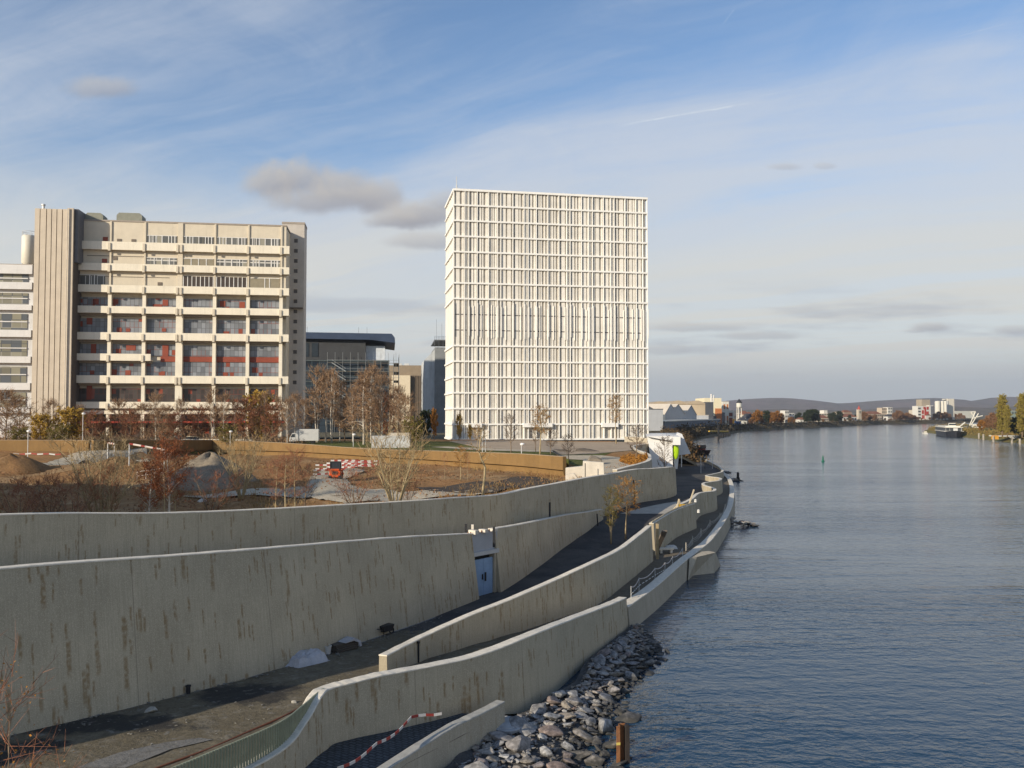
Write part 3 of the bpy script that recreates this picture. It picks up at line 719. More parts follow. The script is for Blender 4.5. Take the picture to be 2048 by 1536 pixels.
# ribbed service tower
RT = empty('ribbed_service_tower', (X(62,203), 203, 9.6), ANG, 'tall beige windowless tower with deep vertical grooves left of the balconies', 'tower')
def rz_(y): return CH + (830-y)*203/F - 9.6
RTW = 8.6
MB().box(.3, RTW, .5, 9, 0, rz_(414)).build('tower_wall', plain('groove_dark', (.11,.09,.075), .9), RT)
edges = [(0,1.05),(1.22,2.45),(2.64,3.6),(3.78,4.75),(4.93,5.95),(6.15,7.1),(7.2,8.5)]
for a, b in edges: MB().box(a, b, 0, 1.2, 0, rz_(413.5 if a < 7 else 411)).build('rib', M_PINK, RT)
pp = MB()
for x in (7.28,7.62): pp.tube([(x,-.25,0),(x,-.25,rz_(412))], .10)
pp.build('pipe', plain('cream_pipe', (.60,.54,.45)), RT)
MB().box(8.52, 9.3, .8, 6, rz_(520), rz_(411)).build('dark_return', plain('dark_metal', (.13,.13,.14), .5), RT)  # narrow return in dark grey metal
MB().tube([(1.1,2,rz_(414)),(1.1,2,rz_(404))], .35).tube([(1.1,2,rz_(404)),(1.1,2,rz_(401))], .5).build('flue', plain('flue_metal', (.62,.60,.56), .4), RT)
# white wing at the left edge
WG = empty('white_wing', (X(-190,203)+.3, 203, 9.6), ANG, 'lower white wing with ribbon windows at the left edge', 'building')
WL = (X(60,207.5) - X(-190,203))/math.cos(ANG)
M_WGW = plain('wing_white', (.66,.645,.62), .7, .06, .4, .05, dirt=.2)
def wz(y): return CH + (830-y)*207/F - 9.6
MB().box(0, WL, 1, 20, 0, wz(530)).build('wall', M_WGW, WG)
for (yt, yb) in ((529,547),(564,578),(610,620),(660,674),(713,726),(766,780),(815,826)):
    MB().box(-.1, WL, .0, .99, wz(yb), wz(yt)).build('spandrel_band', M_WGW, WG)
MB().box(-.1, WL, .4, 20.1, wz(529)+.003, wz(527)).build('roof', MATS['roof_edge'], WG)
for (yt, yb) in ((547,564),(585,607),(627,659),(680,712),(733,765),(785,814)):
    w_ = MB().box(0, WL-1.2, .84, .99, wz(yb), wz(yt)).build('window', glass_wall('wing_glazing', (.22,.205,.15), (.10,.11,.12), 2.2, 1.9, (.30,.28,.24), 9, .75), WG)
    MB().box(0, WL-1.2, .7, .835, (wz(yt)+wz(yb))/2-.12, (wz(yt)+wz(yb))/2+.12).build('window_frame', M_WGW, w_)
SL = empty('storage_silo', (X(51,216), 216, wz(530)+9.6), 0, 'pale cylindrical silo standing on the white wing roof', 'silo')
MB().lathe((0,0,0), [(.6,1.0),(1.6,2.2),(1.6,8.7),(1.3,9.1),(0.3,9.3)], 20).build('tank', plain('silo_cream', (.66,.61,.50), .5, .06), SL, True)
f = MB()
for k in range(4): f.tube([(1.3*math.cos(k*1.57+.7),1.3*math.sin(k*1.57+.7),0),(1.3*math.cos(k*1.57+.7),1.3*math.sin(k*1.57+.7),2.4)], .12)
f.tube([(1.5,0,0),(1.75,0,5)],.1).build('leg_frame', plain('dark_steel', (.12,.10,.09), .5), SL)
f = MB().tube([(1.5*math.cos(a*.4),1.5*math.sin(a*.4),10.0) for a in range(17)], .05)
for a in range(8): f.tube([(1.45*math.cos(a*.785),1.45*math.sin(a*.785),8.8),(1.5*math.cos(a*.785),1.5*math.sin(a*.785),10.0)], .05)
f.build('top_railing', MATS['grey_paint'], SL)

# ================================================================ THE BUILDINGS BETWEEN
def boxed(name, px0, px1, ytop, D, depth, zb, label, m, cat='building', ang=ANG):
    """a building whose front runs between two bearings at a distance; returns its Empty, width and height"""
    x0, x1 = X(px0, D), X(px1, D + (X(px1,D)-X(px0,D))*math.tan(ang))
    e = empty(name, (x0, D, zb), ang, label, cat)
    w = (x1-x0)/math.cos(ang); h = Z(ytop, D) - zb
    return e, w, h
M_NAVY = plain('navy_sheet', (.045,.065,.11), .5, .15, .4)
M_NAVYG = glass_wall('blue_dark_glazing', (.030,.042,.055), (.018,.025,.035), 2.6, 3.4, (.06,.085,.09), 21, .8)
SB, sw, sh_ = boxed('dark_glass_building', 560, 778, 664, 300, 30, 9, 'dark blue glass building with an overhanging navy roof between the blocks', None)
MB().box(0, sw, 0, 34, 0, sh_-9.5).build('wall', M_NAVYG, SB)
MB().box(0, sw-8.2, .6, 34, sh_-9.5, sh_-2.2).build('attic_wall', plain('dark_cladding', (.055,.057,.06), .7, .12, .3), SB)
MB().box(sw-8.15, sw-1.5, 3, 33, sh_-9.4, sh_-4.2).build('end_glazing', plain('pale_glazing', (.62,.66,.70), .3), SB)
MB().prism([(-1,sh_-2.2),(sw-6,sh_-2.4),(sw+2.0,sh_-3.4),(sw+1.9,sh_-1.6),(sw+.8,sh_-.2),(-1,sh_)], -1.2, 35).build('roof', M_NAVY, SB)
for z in (sh_-9.6, sh_-13.2, sh_-16.8, sh_-20.4, sh_-24.0):
    MB().box(-.2, sw+.1, -.25, -.02, z-.3, z).build('floor_band', plain('dark_band', (.10,.12,.12), .6), SB)
MB().box(7, 9.4, .45, .58, sh_-8.4, sh_-3.6).box(10.4, 12.6, .45, .58, sh_-8.4, sh_-3.6).build('louvre', M_DARKGL, SB)
sf = empty('scaffolding', (SB.location.x, SB.location.y, 9), ANG, 'steel pipe scaffolding with stair flights on the dark glass building', 'scaffolding')
def poles():
    b = MB(); y0 = -1.9
    for x in list(np.arange(sw*.43, sw+3.6, 2.6)): b.tube([(x,y0,0),(x,y0,sh_-6.9)], .07, 4)
    for x in (sw+1.6, sw+3.4):
        for y in np.arange(-1.9, 20, 3.4): b.tube([(x,y,0),(x,y,sh_-7.4)], .07, 4)
    return b
poles().build('standard', plain('scaffold_steel', (.30,.31,.31), .45, metal=.3), sf)
b = MB(); dk = MB()
for k in range(9):
    z = 3 + k*3.0
    if z > sh_-8: break
    b.tube([(sw*.43,-1.9,z+1),(sw+3.5,-1.9,z+1)], .06, 4); b.tube([(sw+3.4,-1.9,z+1),(sw+3.4,20,z+1)], .06, 4)
    dk.box(sw*.43, sw+3.5, -1.9, -1.0, z-.06, z+.06); dk.box(sw+1.6, sw+3.5, -.98, 20, z-.06, z+.06)
b.build('ledger', MATS['scaffold_steel'], sf); dk.build('deck', plain('scaffold_board', (.20,.17,.13)), sf)
b = MB()
for k in range(6):
    z = 6 + k*3.0; b.tube([(sw*.47,-2.3,z+3),(sw*.60,-2.3,z)], .16, 4); b.tube([(sw*.47,-2.3,z+4),(sw*.60,-2.3,z+1)], .06, 4)
b.build('stair_flight', plain('stair_steel', (.36,.38,.38), .5), sf)
for x in (8, 26, 29): MB().tube([(x, 10, sh_-.2),(x, 10, sh_+3)], .05, 4).build('roof_antenna', M_DARKGL, SB)
# brown office behind
M_BRK = plain('brown_facade', (.27,.21,.145), .8, .1, .4, dirt=.3)
BO, bw, bh = boxed('brown_office', 772, 851, 730, 425, 30, 9, 'low brown office with a pale sunlit end wall behind the birches', None, ang=R(4))
MB().box(0, bw, 2, 26, 0, bh).build('wall', M_BRK, BO)
MB().box(bw*.14, bw*.61, 0, 1.98, 0, bh-5).build('end_wall', plain('pale_render', (.66,.56,.40), .8, .06), BO)
b = MB()
for i in range(9): b.box(bw*(.63+i*.041), bw*(.645+i*.041), 1.7, 1.99, 0, bh-5)
b.build('fins', plain('fin_brown', (.15,.115,.08)), BO)
for x in (bw*.25, bw*.44): MB().box(x, x+2.4, 6, 9, bh+.002, bh+1.1).build('roof_unit', MATS['grey_paint'], BO)
# grey glass building beside the tower
GB, gw, gh = boxed('grey_glass_building', 848, 890, 702, 290, 30, 9, 'narrow grey glazed building with a railed roof terrace beside the white tower', None)
MB().box(0, 3.6, 2.4, 26, 0, gh-3).prism([(0,gh-3.0),(3.6,gh-3.0),(3.6,gh+.6)], 2.4, 26).build('wall', plain('grey_glazing', (.56,.58,.58), .6, .12, .15, dirt=.4), GB)
MB().box(3.62, gw+3, 1.6, 26, 0, gh+1.4).build('side_wall', plain('grey_clad', (.24,.25,.25), .6, .15, .3, dirt=.3), GB)
b = MB().box(3.4, gw+3, .8, 26, gh+3.6, gh+3.9)
for x in np.arange(3.5, gw+3, 1.4): b.tube([(x,.9,gh+1.4),(x,.9,gh+5.0)], .06, 4)
for z in (gh+4.5, gh+5.0): b.tube([(3.5,.9,z),(gw+3,.9,z)], .05, 4)
b.tube([(4.2,3,gh+3.9),(4.2,3,gh+11)], .05, 4).tube([(6,3,gh+3.9),(6,3,gh+9.5)], .05, 4)
b.build('roof_terrace', plain('dark_railing', (.15,.16,.17), .5), GB)

# ================================================================ WHITE PAVILION past the ramp
PV = empty('river_pavilion', (0, 0, 0), 0, 'angular white pavilion with a slanting wall at the end of the ramp', 'pavilion')
M_PW = plain('pavilion_white', (.78,.76,.72), .6, .04, .4, .04)
def pquad(pts, D0, D1, dep=None):
    return [at_d(px, py, D0) for px, py in pts]
def solid(mb, pts, D, depth):
    a = [at_d(px, py, D) for px, py in pts]; n = len(a)
    b = [p + Vector((depth*.14, depth, 0)) for p in a]
    mb.add(a+b, [tuple(range(n)), tuple(range(2*n-1,n-1,-1))] + [(i, i+n, (i+1)%n+n, (i+1)%n) for i in range(n)])
    return mb
solid(MB(), [(1296,874),(1345,882.5),(1345,902),(1346,945),(1303,945)], 182, 22).build('front_wall', M_PW, PV)
solid(MB(), [(1294,873.2),(1331,871.8),(1361,874),(1361,890),(1345.2,890),(1345.2,882.4)], 181, 25).build('roof_fascia', M_PW, PV)
solid(MB(), [(1346,890.1),(1361.1,870),(1364,868),(1381.5,907.5),(1357,910.5),(1357,890.1)], 187, 20).build('slanted_wall', plain('pavilion_grey', (.66,.66,.66), .6, .04), PV)
solid(MB(), [(1346.4,912),(1358,911),(1355,938),(1350,938)], 184, 1.2).build('pillar', M_PW, PV)
solid(MB(), [(1362.4,909),(1364,909),(1364,934),(1362.4,934)], 186, .3).build('post', M_PW, PV)
solid(MB(), [(1300,868),(1358,867.4),(1361,869),(1330,871.6),(1298,872.8)], 204, 10).build('roof', plain('pavilion_roof', (.42,.44,.46), .6), PV)
rebase(PV, Vector((X(1330,182), 182, 4.6)))
p = at_d(1351, 901, 182.6)
sg = empty('oval_sign', p, 0, 'glossy lime green oval hanging in the pavilion opening', 'sign')
o = MB().lathe((0,0,0), [(max(.02,.72*math.sin(math.pi*k/16)), -1.85*math.cos(math.pi*k/16)) for k in range(17)], 20, 1, .5).build('lime_oval', plain('lime_plastic', (.40,.62,.015), .25, .06), sg, True)
MB().tube([(0,0,1.7),(0,0,2.2)], .03).build('hanger', MATS['dark_steel'], sg)

# plain hall added out of view on the left, only to shade the park
CHL = empty('added_shade_hall', (-92, 24, 7), 0, 'plain grey hall added out of view to shade the left of the park', 'building')
MB().box(0, 39, 0, 45, 0, 15).build('wall', M_WGW, CHL); MB().box(-.4, 39.4, -.4, 45.4, 15.003, 15.5).build('roof', MATS['roof_edge'], CHL)
for k in range(4): MB().box(39.01, 39.12, 2, 43, 1.2+k*3.7, 3.2+k*3.7).build('window', MATS['wing_glazing'], CHL)
# ================================================================ TREES
def arr_mesh(name, V, Fq, m, tri=False):
    """mesh from numpy arrays of vertices and quads"""
    me = bpy.data.meshes.new(name); nv, nf = len(V), len(Fq)
    me.vertices.add(nv); me.vertices.foreach_set('co', np.asarray(V, np.float32).ravel())
    k = Fq.shape[1]
    me.loops.add(nf*k); me.loops.foreach_set('vertex_index', np.asarray(Fq, np.int32).ravel())
    me.polygons.add(nf); me.polygons.foreach_set('loop_start', np.arange(0, nf*k, k, dtype=np.int32))
    try: me.polygons.foreach_set('loop_total', np.full(nf, k, np.int32))
    except Exception: pass
    me.update(calc_edges=True); me.materials.append(m)
    return me
def blades(P0, P1, w, rng):
    """thin tapering quads from P0 to P1"""
    n = len(P0); d = P1 - P0; r = rng.normal(size=(n,3)); s = np.cross(d, r); s /= np.linalg.norm(s, axis=1)[:,None] + 1e-9
    w = np.broadcast_to(w, n)[:,None]
    V = np.stack([P0 - s*w, P0 + s*w, P1 + s*w*.35, P1 - s*w*.35], 1).reshape(-1,3)
    return V, np.arange(4*n).reshape(n,4)
def leaves_at(P, size, rng):
    n = len(P); a = rng.normal(size=(n,3)); a /= np.linalg.norm(a,axis=1)[:,None]
    b = np.cross(a, rng.normal(size=(n,3))); b /= np.linalg.norm(b,axis=1)[:,None]
    sz = size*rng.uniform(.55, 1.3, n)[:,None]
    V = np.stack([P - a*sz, P - b*sz*.6, P + a*sz, P + b*sz*.6], 1).reshape(-1,3)
    return V, np.arange(4*n).reshape(n,4)
def tree_parts(seed, h, spread, stems=1, r=.12, clear=.3, up=.55, limbs=22, twigs=14, tw=.02, tl=.7, leaf=0, leafn=0, lean=0, shape='oval', fan=.5, drop=.0, wob=.05):
    """skeleton of a tree -> (tube builder for trunk and limbs, twig blades, leaf positions)"""
    rng = np.random.default_rng(seed); tb = MB(); T0 = []; T1 = []; TW_ = []
    L0 = []
    for sidx in range(stems):
        az = 2*math.pi*(sidx + rng.uniform(-.3,.3))/max(stems,1)
        k = 0 if stems == 1 else fan*rng.uniform(.45,1.0)
        hh = h*(1 if stems == 1 else rng.uniform(.78,1.0)); n = 7; P = []
        ph, ph2 = rng.uniform(0,6.28,2)
        for i in range(n):
            t = i/(n-1)
            off = k*spread*(t**1.15) + .0
            P.append(np.array([math.cos(az)*off + wob*h*t*math.sin(4*t+ph)*.6 + lean*t*h, math.sin(az)*off + wob*h*t*math.cos(3.3*t+ph2)*.6, hh*t]) + (0 if stems == 1 else np.array([math.cos(az), math.sin(az), 0])*r*.9))
        P = np.array(P); rr = [r*(1-.93*(i/(n-1)))**.9 + .004 for i in range(n)]
        if stems > 1: rr = [q*.75 for q in rr]
        rr[0] *= 1.25
        tb.tube(P, rr, 6)
        nl = max(3, limbs // stems)
        for j in range(nl):
            t = clear + (1-clear)*((j+rng.uniform(0,.8))/nl)
            t = min(t, .985); i = int(t*(n-1)); f = t*(n-1)-i; p = P[i]*(1-f) + P[min(i+1,n-1)]*f
            u = (t-clear)/(1-clear)
            prof = {'oval': math.sin(math.pi*(.18+.77*u))**.8, 'cone': (1-u)*.95+.08, 'column': .35+.5*math.sin(math.pi*min(1,u*.9+.1)), 'fan': .5+.5*u, 'birch': (math.sin(math.pi*(.12+.80*u))**.9)}[shape]
            a = j*2.399 + rng.uniform(-.5,.5) + sidx
            ln = spread*prof*rng.uniform(.65,1.1)*(1 if stems == 1 else .6)
            e = up + rng.uniform(-.2,.2)
            d = np.array([math.cos(a), math.sin(a), math.tan(e)]); d /= np.linalg.norm(d[:2])
            q = [p]
            for m_ in range(1,5):
                s_ = m_/4; q.append(p + d*np.array([1,1,0])*ln*s_ + np.array([0,0,1])*(d[2]*ln*s_*(1-.25*s_) - drop*ln*s_*s_) + rng.normal(size=3)*.035*ln)
            q = np.array(q); r0 = max(.008, rr[i]*.5*(1-f*.3)); rl_ = [r0*(1-.85*m_/4) for m_ in range(5)]
            tb.tube(q, rl_, 4, False)
            # twigs along the limb
            nt = max(3, int(twigs*(.5+ln/spread*.7)))
            for _ in range(nt):
                s_ = rng.uniform(.15,1)**.8*4; ii = min(3,int(s_)); ff = s_-ii; b0 = q[ii]*(1-ff)+q[ii+1]*ff
                dv = d/np.linalg.norm(d) + rng.normal(size=3)*.6 + np.array([0,0,.35-drop*1.6]); dv /= np.linalg.norm(dv)
                l2 = tl*rng.uniform(.5,1.2); e1 = b0 + dv*l2
                T0.append(b0); T1.append(e1); TW_.append(tw)
                for _k in range(3):
                    f2 = rng.uniform(.25,.95); dv2 = dv + rng.normal(size=3)*.65 + np.array([0,0,.15-drop]); dv2 /= np.linalg.norm(dv2)
                    T0.append(b0+dv*l2*f2); T1.append(T0[-1]+dv2*l2*rng.uniform(.35,.7)); TW_.append(tw*.6)
        for _ in range(twigs):
            b0 = P[-1]*rng.uniform(.9,1); dv = np.array([0,0,1.0]) + rng.normal(size=3)*.5; dv /= np.linalg.norm(dv)
            T0.append(b0); T1.append(b0+dv*tl*.8); TW_.append(tw)
    T0, T1, TW_ = np.array(T0), np.array(T1), np.array(TW_)
    LP = None
    if leafn:
        i = rng.integers(0, len(T0), leafn); f = rng.uniform(.2,1.1,leafn)[:,None]
        LP = T0[i]*(1-f) + T1[i]*f + rng.normal(size=(leafn,3))*.06
    return tb, (T0, T1, TW_), LP, rng
def tree_proto(name, label, cat, group, mtrunk, mtwig, mleaf=None, leaf=.08, **kw):
    tb, tw, LP, rng = tree_parts(**kw)
    e = empty(name, (0,0,-500), 0, label, cat, group)
    a = tb.build('trunk', mtrunk, e, True)
    V, Q = blades(*tw, rng)
    c = bpy.data.objects.new('crown', arr_mesh('crown', V, Q, mtwig)); COL.objects.link(c); c.parent = e
    kids = [a, c]
    if LP is not None:
        V, Q = leaves_at(LP, leaf, rng)
        l = bpy.data.objects.new('foliage', arr_mesh('foliage', V, Q, mleaf)); COL.objects.link(l); l.parent = e; kids.append(l)
    PROTO[name] = [e, kids, False]; return e
PROTO = {}
def plant(name, loc, s=1, rz=0, label=None, group=None, sz=None, base=None):
    """the first call moves the original, later ones copy it with its parts"""
    e, kids, used = PROTO[name]
    if used:
        c = e.copy(); COL.objects.link(c)
        for k in kids:
            q = k.copy(); COL.objects.link(q); q.parent = c
        e = c
        if 'group' in e: del e['group']
        if base: e.name = base
    else: PROTO[name][2] = True
    e.location = loc; e.rotation_euler = (0,0,rz); e.scale = (s, s, sz if sz else s)
    if label: e['label'] = label
    if group: e['group'] = group
    return e
M_BARKW = plain('birch_bark', (.60,.545,.46), .85, .25, 3)
M_BARKB = plain('brown_bark', (.21,.15,.095), .9, .25, 4)
M_BARKY = plain('pale_bark', (.37,.29,.165), .9, .2, 4)
M_TWB = leafy('twig_brown', [(.19,.115,.065),(.28,.175,.10),(.36,.24,.14),(.23,.135,.08)], 0)
M_TWR = leafy('twig_russet', [(.19,.08,.048),(.30,.13,.07),(.24,.105,.06)], 0)
M_TWT = leafy('twig_tan', [(.27,.195,.105),(.36,.27,.15),(.31,.225,.115),(.22,.16,.085)], 0)
M_TWD = leafy('twig_dark', [(.09,.065,.045),(.14,.095,.065),(.12,.08,.05)], 0)
M_LFY = leafy('leaf_yellow', [(.42,.27,.04),(.52,.34,.06),(.34,.22,.04),(.38,.22,.035)])
M_LFO = leafy('leaf_orange', [(.34,.145,.03),(.42,.20,.04),(.27,.12,.03)])
M_LFR = leafy('leaf_red', [(.30,.095,.04),(.40,.14,.05),(.24,.075,.035),(.36,.15,.06)])
M_LFG = leafy('leaf_olive', [(.15,.14,.03),(.22,.185,.04),(.19,.15,.035),(.11,.11,.03)])
M_LFE = leafy('leaf_evergreen', [(.018,.030,.016),(.03,.048,.022),(.045,.06,.028)], .1)
M_LFP = leafy('leaf_poplar', [(.31,.25,.05),(.24,.21,.045),(.39,.295,.06),(.20,.18,.05)])
M_LFB = leafy('leaf_brown', [(.22,.115,.055),(.31,.165,.08),(.17,.09,.045),(.26,.15,.08)], .1)

tree_proto('bare_birch', None, 'tree', None, M_BARKW, M_TWB, seed=1, h=14, spread=2.9, r=.17, clear=.28, up=.95, limbs=34, twigs=17, tw=.045, tl=1.3, shape='birch', wob=.04)
tree_proto('forked_birch', None, 'tree', None, M_BARKW, M_TWB, seed=2, h=14, spread=2.6, stems=2, r=.17, clear=.3, up=1.0, limbs=36, twigs=17, tw=.045, tl=1.3, shape='birch', fan=.35)
tree_proto('drooping_birch', None, 'tree', None, M_BARKW, M_TWB, seed=3, h=13, spread=3.9, r=.18, clear=.2, up=.55, limbs=42, twigs=24, tw=.045, tl=1.3, shape='cone', drop=.5, leafn=2600, leaf=.08, mleaf=M_LFB)
tree_proto('bare_brown_tree', None, 'tree', None, M_BARKB, M_TWB, seed=4, h=11, spread=3.4, r=.15, clear=.2, up=.7, limbs=36, twigs=19, tw=.045, tl=1.25, shape='oval')
tree_proto('russet_tree', None, 'tree', None, M_BARKB, M_TWR, seed=5, h=9, spread=3.6, r=.14, clear=.12, up=.6, limbs=36, twigs=20, tw=.045, tl=1.15, shape='oval', leafn=2800, leaf=.10, mleaf=M_LFB)
tree_proto('yellow_shrub_tree', None, 'tree', None, M_BARKB, M_TWB, seed=6, h=6.5, spread=2.9, stems=4, r=.10, clear=.1, up=.6, limbs=40, twigs=16, tw=.026, tl=.9, shape='oval', leafn=4200, leaf=.15, mleaf=M_LFY, fan=.5)
tree_proto('olive_shrub', None, 'shrub', None, M_BARKB, M_TWB, seed=7, h=4.5, spread=2.4, stems=4, r=.08, clear=.08, up=.5, limbs=36, twigs=14, tw=.026, tl=.8, shape='oval', leafn=3200, leaf=.13, mleaf=M_LFG, fan=.5)
tree_proto('willow_stool', None, 'tree', None, M_BARKY, M_TWT, seed=8, h=6.0, spread=3.2, stems=10, r=.125, clear=.3, up=.85, limbs=90, twigs=10, tw=.017, tl=.85, shape='fan', fan=.85, wob=.05)
tree_proto('bare_thicket', None, 'shrub', None, M_BARKB, M_TWR, seed=9, h=3.9, spread=2.3, stems=6, r=.05, clear=.18, up=.75, limbs=40, twigs=9, tw=.012, tl=.7, shape='oval', fan=.7)
tree_proto('red_birch', None, 'tree', None, M_BARKW, M_TWR, seed=10, h=6.0, spread=1.75, r=.10, clear=.26, up=.7, limbs=30, twigs=14, tw=.012, tl=.7, shape='oval', leafn=4200, leaf=.055, mleaf=M_LFR)
tree_proto('slim_sapling', None, 'tree', None, M_BARKY, M_TWR, seed=11, h=5.2, spread=1.15, r=.055, clear=.34, up=.75, limbs=20, twigs=12, tw=.011, tl=.6, shape='oval', wob=.03)
tree_proto('yellow_sapling', None, 'tree', None, M_BARKY, M_TWT, seed=12, h=5.6, spread=1.2, r=.06, clear=.38, up=.75, limbs=20, twigs=10, tw=.012, tl=.55, shape='oval', leafn=1700, leaf=.055, mleaf=M_LFO)
tree_proto('garden_tree', None, 'tree', None, M_BARKY, M_TWT, seed=13, h=8, spread=1.9, r=.13, clear=.4, up=.75, limbs=26, twigs=11, tw=.024, tl=.8, shape='oval', leafn=1100, leaf=.085, mleaf=M_LFO)
tree_proto('bare_garden_tree', None, 'tree', None, M_BARKB, M_TWD, seed=14, h=6, spread=1.7, r=.10, clear=.25, up=.7, limbs=26, twigs=11, tw=.022, tl=.7, shape='oval')
tree_proto('conifer', None, 'tree', None, M_BARKB, M_TWD, seed=15, h=9, spread=2.6, r=.16, clear=.06, up=.1, limbs=60, twigs=12, tw=.03, tl=.8, shape='cone', leafn=7000, leaf=.22, mleaf=M_LFE)
tree_proto('poplar', None, 'tree', None, M_BARKB, M_TWT, seed=16, h=22, spread=3.0, r=.35, clear=.06, up=1.15, limbs=70, twigs=16, tw=.05, tl=1.6, shape='column', leafn=9000, leaf=.36, mleaf=M_LFP)
tree_proto('round_tree', None, 'tree', None, M_BARKB, M_TWB, seed=17, h=10, spread=4.4, r=.2, clear=.12, up=.6, limbs=44, twigs=14, tw=.06, tl=1.6, shape='oval', leafn=5000, leaf=.34, mleaf=M_LFB)
tree_proto('orange_tree', None, 'tree', None, M_BARKB, M_TWB, seed=18, h=10, spread=4.2, r=.2, clear=.12, up=.6, limbs=40, twigs=12, tw=.06, tl=1.4, shape='oval', leafn=5000, leaf=.34, mleaf=M_LFO)
tree_proto('dark_tree', None, 'tree', None, M_BARKB, M_TWD, seed=19, h=11, spread=4.0, r=.2, clear=.1, up=.5, limbs=44, twigs=12, tw=.06, tl=1.4, shape='oval', leafn=6500, leaf=.36, mleaf=M_LFE)

def on_park(px, D, sink=.1):
    x = X(px, D); return Vector((x, D, park_h(x, D) - sink))
def scale_to(name, px, ytop, D, z0):
    return (Z(ytop, D) - z0) / PH[name]
PH = dict(bare_birch=14.6, forked_birch=14.4, drooping_birch=13.5, bare_brown_tree=11.6, russet_tree=9.6, yellow_shrub_tree=6.9, olive_shrub=4.8, willow_stool=6.5, bare_thicket=4.3, red_birch=6.4, slim_sapling=5.6, yellow_sapling=6, garden_tree=8.4, bare_garden_tree=6.4, conifer=9.5, poplar=23, round_tree=10.9, orange_tree=10.9, dark_tree=11.8)
def tree_at(name, px, ytop, D, label, wide=1.0, base=None, z=None, group=None):
    p = on_park(px, D) if z is None else Vector((X(px, D), D, z))
    s = scale_to(name, px, ytop, D, p.z)
    return plant(name, p, s*wide, rnd.uniform(0, 6.28), label, group, s, base)

# the first row: just behind the long park wall
tree_at('willow_stool', 208, 888, 59, 'fan of bare pale stems rising left of the red-leaved birch', 1.0)
tree_at('willow_stool', 792, 868, 69.5, 'largest bare multi-stemmed tree, in the middle of the long park wall', 1.0)
tree_at('willow_stool', 484, 878, 80, 'bare tan multi-stemmed tree standing by the grey mound', .9)
tree_at('red_birch', 340, 882, 61, 'white-trunked birch full of dark red leaves', 1.0)
tree_at('red_birch', 302, 925, 60.5, 'small round-headed red-leaved tree left of the white-trunked birch', 1.0, 'red_tree')
tree_at('slim_sapling', 331, 900, 60.3, 'thin straight sapling between the two red-leaved trees', 1)
tree_at('slim_sapling', 353, 888, 61.5, 'slim brown stem touching the right side of the red birch', 1)
tree_at('bare_thicket', 40, 950, 56, 'russet bare thicket nearest the left edge behind the park wall', 1.25)
tree_at('bare_thicket', 105, 938, 60, 'wide russet thicket with several stems left of the fan of stems', 1.3)
tree_at('bare_thicket', 148, 950, 57, 'tangled brown thicket touching the left of the stem fan', 1.0)
tree_at('slim_sapling', 42, 968, 54.5, 'short pale sapling behind the wall near the left edge', 1.1)
tree_at('slim_sapling', 222, 925, 58, 'upright pale stem growing at the foot of the stem fan', .8)
tree_at('bare_thicket', 425, 938, 66, 'dark bare bush in the shade below the grey mound', 1.3)
tree_at('slim_sapling', 553, 915, 64, 'leftmost of four slim pale saplings left of the orange machine', 1.1)
tree_at('slim_sapling', 573, 905, 63, 'second slim sapling from the left by the orange machine', 1.2)
tree_at('slim_sapling', 592, 893, 63.5, 'tallest slim russet sapling left of the orange machine', 1.3)
tree_at('bare_garden_tree', 611, 930, 70, 'small dark bare tree closest to the left of the orange machine', 1.0)
tree_at('bare_thicket', 712, 930, 70, 'low bare bush on the gravel right of the orange machine', 1.25)
tree_at('bare_thicket', 815, 950, 71.5, 'twiggy growth at the foot of the largest multi-stemmed tree', .9)
# a crooked young tree further right
def crooked():
    e = empty('crooked_tree', on_park(965, 77), 0, 'crooked young tree with an S-bent trunk before the brown wall', 'tree')
    h = Z(862,77) - e.location.z
    pts = [(0,0,0),(.05,0,h*.2),(.2,0,h*.38),(.22,0,h*.5),(-.12,.1,h*.62),(-.3,0,h*.72),(-.2,0,h*.85),(-.1,0,h)]
    b = MB().tube(pts, [.13,.11,.10,.09,.08,.06,.04,.02], 7); rng = np.random.default_rng(4); T0=[];T1=[]
    for k in range(16):
        t = rng.uniform(.45,.98); i = int(t*7); f = t*7-i; p = np.array(pts[i])*(1-f)+np.array(pts[min(7,i+1)])*f
        a = rng.uniform(0,6.28); L = rng.uniform(.4,.95); d = np.array([math.cos(a),math.sin(a),rng.uniform(.3,1.2)])
        b.tube([p, p+d*L*.5+rng.normal(size=3)*.04, p+d*L], [.03,.018,.008], 4, False)
        for _ in range(14):
            q = p+d*L*rng.uniform(.2,1); T0.append(q); T1.append(q+(d+rng.normal(size=3)*.7)*.3)
    b.tube([(.9,.2,-.05),(.12,0,.85)], .035, 5)
    b.build('trunk', M_BARKY, e, True)
    T0,T1=np.array(T0),np.array(T1); V,Q = blades(T0,T1,.012,rng); c = bpy.data.objects.new('crown', arr_mesh('crown',V,Q,M_TWT)); COL.objects.link(c); c.parent=e
    V,Q = leaves_at(T1[rng.integers(0,len(T1),260)],.05,rng); c = bpy.data.objects.new('foliage', arr_mesh('foliage',V,Q,M_LFO)); COL.objects.link(c); c.parent=e
crooked()
tree_at('yellow_sapling', 922, 893, 104, 'sparse yellow sapling in front of the brown wall left of the crooked tree', 1.3)
tree_at('slim_sapling', 890, 905, 105, 'thin reddish stem left of the sparse yellow sapling', .6)
tree_at('slim_sapling', 935, 905, 103, 'bare leaning stem right of the sparse yellow sapling', .5)
